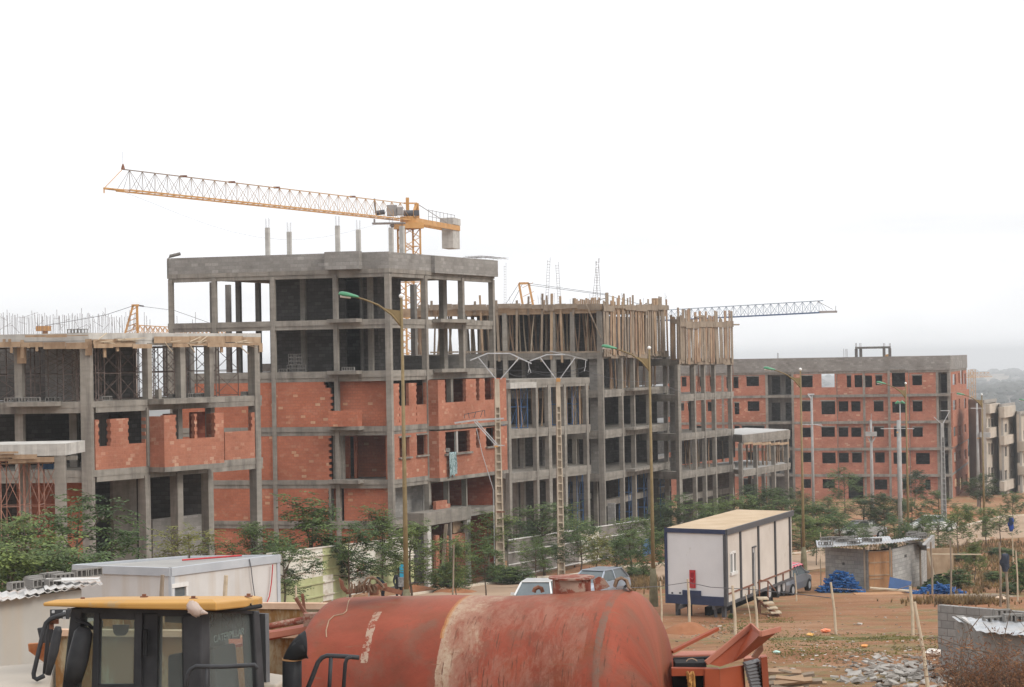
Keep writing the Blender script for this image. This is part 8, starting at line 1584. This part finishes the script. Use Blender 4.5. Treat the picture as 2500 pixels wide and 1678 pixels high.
# roof
rp = [XY(97, 17.15), XY(300, 16.85), XY(497, 16.65), XY(520, 16.62), XY(622, 17.75)]; rp = rp+[(rp[-1][0]-.05, rp[-1][1]+.75), (rp[0][0]+.15, rp[0][1]+1.7)]; tz = lambda q: -.088*max(0.0, q[1]-(17.15+(q[0]-rp[0][0])*-.4) if q[0] < rp[2][0] else (q[1]-16.65)*1.0); ztop = Z(500, 1462, 16.65)
bt = MB(); lo_ = [(p[0], p[1], zc_+.004+tz(p)) for p in rp]; cxm, cym = sum(p[0] for p in rp)/len(rp), sum(p[1] for p in rp)/len(rp)
hgt = [.03, .048, .062, .064, .068, .066, .04]; md_ = [(p[0], p[1], zc_+h+tz(p)) for p, h in zip(rp, hgt)]; up_ = [(p[0]+(cxm-p[0])*.10, p[1]+(cym-p[1])*.10, zc_+h+.02+tz(p)) for p, h in zip(rp, hgt)]
n = len(rp); bt.add(lo_+md_+up_, [tuple(range(n-1, -1, -1)), tuple(range(2*n, 3*n))]+[(i, (i+1) % n, n+(i+1) % n, n+i) for i in range(n)]+[(n+i, n+(i+1) % n, 2*n+(i+1) % n, 2*n+i) for i in range(n)]); bt.build('roof', M['yel'], CB, bevel=.012)
for x, y, D in ((202, 1464, 17.5), (352, 1456, 17.8), (472, 1461, 17.0), (607, 1455, 17.6)): q = P(x, y, D); mb = MB(); q.z = P(x, y+1, D).z; mb.box(q, (.06, .05, .008)); mb.box(q+Vector((0, 0, .012)), (.03, .03, .018)); mb.build('roof_bolt', M['steelR'], CB)
mb = MB(); mb.tube([c2.W(c2.st(x, y, -.06)[0], -.06, c2.st(x, y, -.06)[1]) for x, y in ((497, 1486), (540, 1488), (590, 1487), (636, 1480))], .018, 8); mb.build('weather_seal', M['tyre'], CB)
mb = MB()
for pts in ([(516, 1497), (521, 1502), (523, 1512), (519, 1525), (513, 1531), (509, 1528), (511, 1515), (518, 1503)], [(540, 1492), (548, 1512), (556, 1528), (561, 1515), (566, 1490)], [(624, 1496), (621, 1515), (618, 1534)]): mb.tube([c2.W(c2.st(x, y, .12)[0], .12, c2.st(x, y, .12)[1]) for x, y in pts], .006, 5)
for x0, y0, x1, y1 in ((500, 1478, 500, 1490), (566, 1472, 566, 1486), (612, 1474, 614, 1484)): mb.beam(c2.W(c2.st(x0, y0, -.07)[0], -.07, c2.st(x0, y0, -.07)[1]), c2.W(c2.st(x1, y1, -.07)[0], -.07, c2.st(x1, y1, -.07)[1]), .01, .01)
mb.build('loose_cable', M['tyre'], CB)
fp(c2, [(568, 1496), (588, 1496), (586, 1560), (566, 1560)], .35, .10, 'inner_box', 'cabB'); fp(far, [(408, 1600), (520, 1580), (540, 1800), (408, 1800)], -.55, .30, 'seat', 'cabB', .02)
# faint lettering on the far glass
cu = bpy.data.curves.new('lettering', 'FONT'); cu.body = 'CATERPILLAR'; cu.size = 1; cu.extrude = .01; to = bpy.data.objects.new('lettering_tmp', cu); COL.objects.link(to); bpy.context.view_layer.update()
me = bpy.data.meshes.new_from_object(to.evaluated_get(bpy.context.evaluated_depsgraph_get())); bpy.data.objects.remove(to)
xs_ = [v.co.x for v in me.vertices]; ys_ = [v.co.y for v in me.vertices]; x0, x1, y0, y1 = min(xs_), max(xs_), min(ys_), max(ys_)
dG = .045; qa = c2.st(522, 1570, dG); qb = c2.st(596, 1532, dG)
for v_ in me.vertices:
    a = qa[0]+(qb[0]-qa[0])*(v_.co.x-x0)/(x1-x0); z = qa[1]+(qb[1]-qa[1])*(v_.co.y-y0)/(y1-y0); v_.co = c2.W(a, dG+v_.co.z*.1, z)-ROOT[CB.name]
o = bpy.data.objects.new('lettering', me); COL.objects.link(o); o.parent = CB; me.materials.append(plain('pale_lettering', (.17, .19, .185), .8))
# mirrors and brackets
def tubep(pts, D, r, name, mat='cabB', n=10): return MB().tube([P(x, y, d) for (x, y), d in zip(pts, D if isinstance(D, list) else [D]*len(pts))], r, n).build(name, M[mat], CB, smooth=True)
tubep([(160, 1499), (140, 1505), (122, 1512), (112, 1522), (105, 1545), (82, 1645), (83, 1654), (90, 1659), (102, 1653), (108, 1650)], 16.8, .018, 'mirror_arm'); tubep([(157, 1502), (130, 1510), (119, 1520), (118, 1545), (109, 1645)], 16.95, .017, 'mirror_arm')
tubep([(142, 1530), (141, 1540), (131, 1590), (117, 1648)], 16.7, [.022, .034, .038, .022], 'mirror'); MB().extrude([P(x, y, 17.2) for x, y in ((90, 1534), (128, 1530), (128, 1570), (98, 1571))], Vector((0, .04, 0))).build('mirror', M['cabB'], CB, bevel=.008)
MB().extrude([P(x, y, 16.9) for x, y in ((122, 1489), (174, 1488), (168, 1512), (122, 1508))], Vector((0, .02, 0))).build('bracket_plate', M['cabB'], CB)
for x, y in ((130, 1494), (157, 1494), (157, 1509)): MB().box(P(x, y, 16.86), (.018, .02, .018)).build('bolt', M['galv'], CB)
mb = MB(); mb.box(P(132, 1518, 16.85), (.07, .03, .035)); mb.box(P(126, 1528, 16.85), (.03, .03, .05)); mb.build('mirror_clamp', M['steelR'], CB)
tubep([(184, 1512), (200, 1518), (215, 1524), (228, 1536)], 17.25, .016, 'inner_mirror_arm'); tubep([(206, 1532), (204, 1545), (190, 1610), (178, 1664)], [17.2]*4, [.045, .075, .085, .07], 'inner_mirror')
tubep([(452, 1700), (458, 1650), (465, 1635), (478, 1627), (540, 1628), (622, 1624), (628, 1634)], 16.2, .017, 'grab_rail'); tubep([(505, 1629), (502, 1720)], 16.2, .012, 'grab_rail')
tubep([(735, 1720), (760, 1660), (776, 1618), (786, 1606), (798, 1601), (845, 1603), (877, 1606)], 17.3, .019, 'grab_rail'); tubep([(808, 1604), (802, 1720)], 17.3, .016, 'grab_rail'); tubep([(858, 1604), (847, 1608), (843, 1620), (836, 1720)], 17.25, .016, 'grab_rail')
# exhaust
ep = [Vector((P(713, 1678, 17.2).x, 17.2, gl+.9)), P(713, 1680, 17.2), P(713, 1612, 17.2), P(716, 1596, 17.2), P(727, 1582, 17.2), P(747, 1572, 17.2)]; mb = MB()
mb.tube(ep[:3], .077, 24, cap=False)
e0, e1 = P(713, 1611, 17.2), P(746, 1572, 17.15); b0_ = len(mb.v)
for i in range(7):
    f = i/6; c = e0.lerp(e1, f); an = math.radians(88)*f**1.3; X_ = Vector((math.cos(an), 0, -math.sin(an))); Y_ = Vector((0, 1, 0))-Vector((.2, 0, 0))*f; r_ = .077+.027*f
    for k in range(24): a = 2*math.pi*k/24; mb.v.append(c+(X_*math.cos(a)+Y_*math.sin(a))*r_)
for i in range(6):
    for k in range(24): j = b0_+i*24; mb.f.append((j+k, j+(k+1) % 24, j+24+(k+1) % 24, j+24+k)); o = mb.build('exhaust_pipe', M['cabB'], CB, smooth=True); md = o.modifiers.new('s', 'SOLIDIFY'); md.thickness = .006
MB().tube([P(713, 1612, 17.2), P(713, 1608, 17.2)], .080, 24).build('rust_ring', noisy('rust_ring', (.35, .18, .08), (.5, .3, .15), 9, .8), CB)
# lower body so the loader stands on the ground
mb = MB(); c1.box(mb, -.1, c1.L+.1, gl+.9, zb_, .02, 1.4); c2.box(mb, .1, c2.L-.05, gl+.9, zb_, .05, .3); mb.build('lower_cab', M['cabB'], CB)
q = P(60, 1660, 16.6); mb = MB(); ztp = P(110, 1652, 17).z; mb.prism([XY(-260, 16.2), XY(112, 16.4), XY(126, 18), XY(-260, 17.9)], gl+.7, lambda x, y: ztp-.05*max(0, (XY(110, 17)[0]-x)) -.01); mb.build('bonnet', M['crm'], CB, bevel=.03)
mb = MB().prism([XY(600, 17.9), XY(664, 17.9), XY(700, 18.4), XY(600, 18.8)], gl+.7, P(645, 1668, 18).z); mb.build('rear_cover', M['crm'], CB, bevel=.02)
mb = MB(); cc = c1.W(c1.L*.5, .7, gl+.75); mb.box(cc, (4.6, .9, .5)); mb.build('chassis', M['cabB'], CB)
for dx in (-1.7, 1.3):
    for dy in (0, 1.5): wheel(Vector((cc.x+dx, cc.y-.75+dy, gl+.62)), (0, 1, 0), .62, .42, CB)
# plastic bag tied to the roof edge
mb = MB(); r1 = random.Random(23); q = P(468, 1482, 16.5); n, m_ = 9, 14
for i in range(n+1):
    f = i/n; c = P(467, 1468, 16.5).lerp(P(482, 1505, 16.5), f); w_ = .010+.042*math.sin(math.pi*f)**.8
    for j in range(m_): a = 2*math.pi*j/m_; k = 1+.35*math.sin(j*2.7+i*1.9)*f; mb.v.append(c+Vector((math.cos(a)*w_*k*1.1, math.sin(a)*w_*.6, .01*math.sin(j*3+i))))
for i in range(n):
    for j in range(m_): mb.f.append((i*m_+j, i*m_+(j+1) % m_, (i+1)*m_+(j+1) % m_, (i+1)*m_+j))
mb.tube([P(482, 1500, 16.53), P(495, 1494, 16.5), P(507, 1498, 16.52)], [.02, .022, .006], 7)
m, t, b = newmat('thin_plastic'); b.inputs['Base Color'].default_value = (.66, .56, .50, 1); b.inputs['Roughness'].default_value = .35; tr = nd(t, 'ShaderNodeBsdfTranslucent'); tr.inputs[0].default_value = (.75, .62, .55, 1); ms = nd(t, 'ShaderNodeMixShader'); ms.inputs[0].default_value = .4; t.links.new(b.outputs[0], ms.inputs[1]); t.links.new(tr.outputs[0], ms.inputs[2]); t.links.new(ms.outputs[0], t.nodes['Material Output'].inputs[0])
tag(mb.build('plastic_bag', m, smooth=True), 'crumpled pale plastic bag tied under the yellow cab roof edge', 'bag')
# ================================================================== LOWER RIGHT: BLOCK WALL, SHEETS, BUSH, RUBBLE
w0, w1 = XY(2286, 57), XY(2570, 54.5); bw = Fac(w0, w1); zbw = Z(2290, 1478, 57); M['blockB'] = brick('big_grey_block', [(0, (.235, .23, .22)), (.6, (.28, .27, .255)), (1, (.325, .315, .30))], .40, .20, (.15, .14, .13), .011, bmp=.6)
R = thing('block_wall', 'unplastered wall of large grey blocks at the lower right, its left end stepped', 'wall', (w0[0], w0[1], gy(57)))
mb = MB(); bw.wall(mb, -.08, bw.L, gy(57)-.6, zbw, 0, .2, keep=lambda a, z: not (a < 0.0 and int((z+20)/.2) % 2 == 0), cuts_a=[0.0], cuts_z=[-20+.2*i for i in range(50, 62)]); mb.build('blocks', M['blockB'], R)
w2, w3 = XY(2392, 50.5), XY(2580, 49); bw2 = Fac(w2, w3); z2_ = Z(2400, 1545, 50.5); R = thing('block_hut', 'low block hut with bent zinc sheets on top, in front of the grey block wall', 'hut', (w2[0], w2[1], gy(50)))
mb = MB(); bw2.wall(mb, 0, bw2.L, gy(50)-.3, z2_, 0, .2); mb.prism([w2, (w2[0]+.2, w2[1]), (w2[0]+.25, w2[1]+3.5), (w2[0]+.05, w2[1]+3.5)], gy(50)-.3, z2_-.01); mb.build('wall', M['block'], R)
tx = Vector((bw2.t.x, bw2.t.y, 0)); sheet(P(2384, 1541, 50.2), tx, Vector((.1, 1, .03)).normalized(), 2.6, 2.1, 'roof_sheet', 'sheet', R, 7, .022); sheet(P(2342, 1519, 53), tx, Vector((0, 1, .03)).normalized(), .62, .9, 'roof_sheet', 'sheet', R, 3, .015); sheet(P(2368, 1522, 52.4), tx, Vector((0, 1, .03)).normalized(), .5, 1.0, 'roof_sheet', 'sheetW', R, 2, .015)
for px, py, D, s in ((2462, 1514, 51.3, 1.0), (2487, 1516, 51.3, 1.0), (2438, 1500, 52.4, .9), (2412, 1520, 51.5, 1.0)): place_block(P(px-8, py+8, D), .1, 'hollow grey block weighting the bent zinc sheets', 'blocks on the block hut roof', s=s)
m = leafmat('dry_rust_twig', (.10, .042, .024), (.17, .07, .036), (.25, .125, .065)); g = ground_at(2460, 41); R = thing('dry_bush', 'large tangled dry reddish brown bush with arching canes in the lower right corner', 'bush', tuple(g)); r1 = random.Random(43); mb = MB(); lf = MB()
for k in range(260):
    bx_ = g+Vector((r1.uniform(-.9, 1.3), r1.uniform(-.6, .8), 0)); an = r1.uniform(0, 6.28); L_ = r1.uniform(.7, 1.75); p = bx_; d = Vector((math.cos(an)*.6, math.sin(an)*.5, 1.2)).normalized(); pts = [p]
    for j in range(6): p = p+d*L_/6; d = (d+Vector((r1.uniform(-.3, .3), r1.uniform(-.3, .3), -.16))).normalized(); pts.append(p); 
    mb.tube(pts, [.012, .010, .008, .007, .005, .004, .003], 4)
    for j in range(40): q = pts[r1.randint(2, 6)]+Vector((r1.gauss(0, .13), r1.gauss(0, .13), r1.gauss(0, .12))); dd = Vector((r1.gauss(0, 1), r1.gauss(0, 1), r1.gauss(0, 1))).normalized()*r1.uniform(.02, .07); e = dd.orthogonal().normalized()*.012; lf.add([q-dd, q+e, q+dd, q-e], [(0, 1, 2, 3)])
canes = [[(2330, 1700), (2345, 1600), (2352, 1540), (2362, 1522), (2372, 1560)], [(2340, 1690), (2350, 1580), (2375, 1530), (2395, 1505)], [(2440, 1660), (2400, 1600), (2340, 1575), (2288, 1556), (2262, 1560)], [(2450, 1650), (2380, 1600), (2330, 1583), (2290, 1570), (2288, 1552)], [(2480, 1640), (2440, 1600), (2400, 1590), (2360, 1586)], [(2430, 1700), (2450, 1560), (2468, 1488), (2500, 1530)], [(2345, 1690), (2350, 1620), (2362, 1545), (2398, 1500)], [(2310, 1700), (2316, 1640), (2320, 1600)], [(2460, 1690), (2440, 1600), (2420, 1545), (2400, 1520)]]
for c in canes: mb.tube([P(x, y, 41+.1*i) for i, (x, y) in enumerate(c)], [.014]+[.009]*(len(c)-2)+[.005], 5)
mb.build('stems', M['bark'], R); lf.build('dry_leaves', m, R)
# rubble, litter
r1 = random.Random(17); mb = MB()
for _ in range(320):
    px, py = (r1.gauss(2190, 65), r1.gauss(1648, 18)); 
    if py < 1600 or px > 2420: continue
    q = GP(px, py); s = r1.uniform(.03, .15)*(1.6 if r1.random() < .1 else 1); mb.box(q+Vector((0, 0, s*.15+r1.random()*.08)), (s*1.6, s*1.1, s*.3), Matrix.Rotation(r1.uniform(0, 6.28), 3, 'Z') @ Matrix.Rotation(r1.uniform(-.5, .5), 3, 'X') @ Matrix.Rotation(r1.uniform(-.4, .4), 3, 'Y'))
tag(mb.build('rubble', noisy('rubble_stone', (.17, .15, .13), (.38, .355, .325), 1.8, .9, lo=.38, hi=.60, coords='pos')), 'heap of broken grey slabs and blocks left of the block wall', 'rubble', kind='stuff')
M['litW'] = noisy('litter_mixed', (.25, .18, .12), (.50, .46, .42), .9, .8, lo=.48, hi=.60, coords='pos'); mb = MB()
for _ in range(800):
    px, py = r1.choice(((r1.uniform(1650, 2290), r1.uniform(1470, 1678)), (r1.uniform(1950, 2280), r1.gauss(1575, 30)), (r1.gauss(2150, 90), r1.gauss(1615, 30)), (r1.uniform(1650, 1800), r1.gauss(1545, 12)), (r1.uniform(1000, 1250), r1.uniform(1420, 1440))))
    if py > 1690: continue
    q = GP(px, py); s = r1.uniform(.02, .075)*(1+.3*(r1.random() < .05)*4); mb.box(q+Vector((0, 0, s*.2)), (s*1.5, s, s*.35), Matrix.Rotation(r1.uniform(0, 6.28), 3, 'Z') @ Matrix.Rotation(r1.uniform(-.5, .5), 3, 'X'))
tag(mb.build('litter', M['litW']), 'stones, rags and litter scattered over the sandy plot', 'litter', kind='stuff')
M['dirt'] = noisy('loose_earth', (.26, .105, .05), (.33, .155, .08), 1.5, .95, coords='pos', bdist=.05)
def mound(px, py, w_, h_, label, mat='dirt'):
    c = GP(px, py); mb = MB(); n, m_ = 10, 20
    for i in range(n+1):
        f = i/n
        for j in range(m_):
            a = 2*math.pi*j/m_; rr = w_*f*(1+.25*noise.noise((math.cos(a)*1.5+px, math.sin(a)*1.5, f*2))); x, y = c.x+math.cos(a)*rr, c.y+math.sin(a)*rr*.8; mb.v.append(Vector((x, y, gz(x, y)-.03+h_*(math.cos(math.pi*f)*.5+.5)*(1+.3*noise.noise((x*2, y*2, 1))))))
    for i in range(n):
        for j in range(m_): mb.f.append((i*m_+j, (i+1)*m_+j, (i+1)*m_+(j+1) % m_, i*m_+(j+1) % m_))
    tag(mb.build('earth_mound', M[mat], smooth=True), label, 'mound')
mound(1680, 1545, 1.2, .4, 'low earth mound in front of the white trailer'); mound(1020, 1450, 1.6, .5, 'red earth mound near the dark shrub'); mound(1218, 1425, 1.6, .45, 'pale earth heap round the foot of the left power pole', 'kerb'); mound(1110, 1450, 1.8, .4, 'red earth ridge between the two nearest power poles'); mound(2290, 1265, 6, 1.2, 'red earth bank at the foot of the far brick corner'); mound(2400, 1455, 2.8, .12, 'grey gravel spread right of the flat blue heap', 'woodG')
def crumple(px, py, s, col_, label):
    q = GP(px, py); mb = MB(); n, m_ = 6, 9
    for i in range(n+1):
        for j in range(m_): a, b_ = math.pi*i/n, 2*math.pi*j/m_; k = s*(1+.35*noise.noise((math.cos(b_)*2+px, math.sin(b_)*2+i*.7, 0))); k *= .62; mb.v.append(q+Vector((math.sin(a)*math.cos(b_)*k*1.3, math.sin(a)*math.sin(b_)*k, s*.45+math.cos(a)*k*.55)))
    for i in range(n):
        for j in range(m_): mb.f.append((i*m_+j, (i+1)*m_+j, (i+1)*m_+(j+1) % m_, i*m_+(j+1) % m_))
    tag(mb.build('plastic_bag', plain('bag_colour_%d' % px, col_, .4)), label, 'bag')
crumple(2016, 1547, .22, (.75, .22, .10), 'bright orange red bag lying on the grass strip'); crumple(1978, 1555, .16, (.70, .38, .10), 'amber bag on the grass strip right of the raised lid'); crumple(2110, 1582, .14, (.70, .30, .08), 'small orange litter bag before the block wall'); crumple(1896, 1597, .13, (.45, .66, .58), 'pale turquoise crumpled bag behind the engine housing'); crumple(2280, 1605, .30, (.62, .56, .50), 'pale sack slumped against the block wall end'); crumple(2442, 1470, .34, (.60, .45, .32), 'tan sack lying beyond the block wall')
# timber heap
r1 = random.Random(29)
for i in range(52):
    D_ = 38+r1.uniform(-1.2, 1.2); px = r1.uniform(1885, 1965); c = P(px, 1700, D_); lev = r1.random(); c.z = gy(38)+.3+.95*lev*(1-abs(px-1915)/150); an = r1.uniform(-.5, .5) if r1.random() < .8 else r1.uniform(0, 3.1); L_ = r1.uniform(.4, 1.1); d = Vector((math.cos(an), math.sin(an)*.8, r1.uniform(-.22, .16)))*L_/2
    tag(MB().beam(c-d, c+d, r1.uniform(.05, .11), r1.uniform(.03, .07), r1.random()).build('timber_offcut', M[r1.choice(('wood', 'pole', 'woodG', 'woodG'))]), 'timber offcut in the heap right of the engine housing', 'plank', 'timber heap offcuts')
g = ground_at(1905, 38.4); mb = MB(); mb.box((g.x, g.y, g.z+.45), (.8, 1.0, .9)); tag(mb.build('pallet_stack', M['woodG']), 'brown timber stack under the loose offcuts', 'timber')
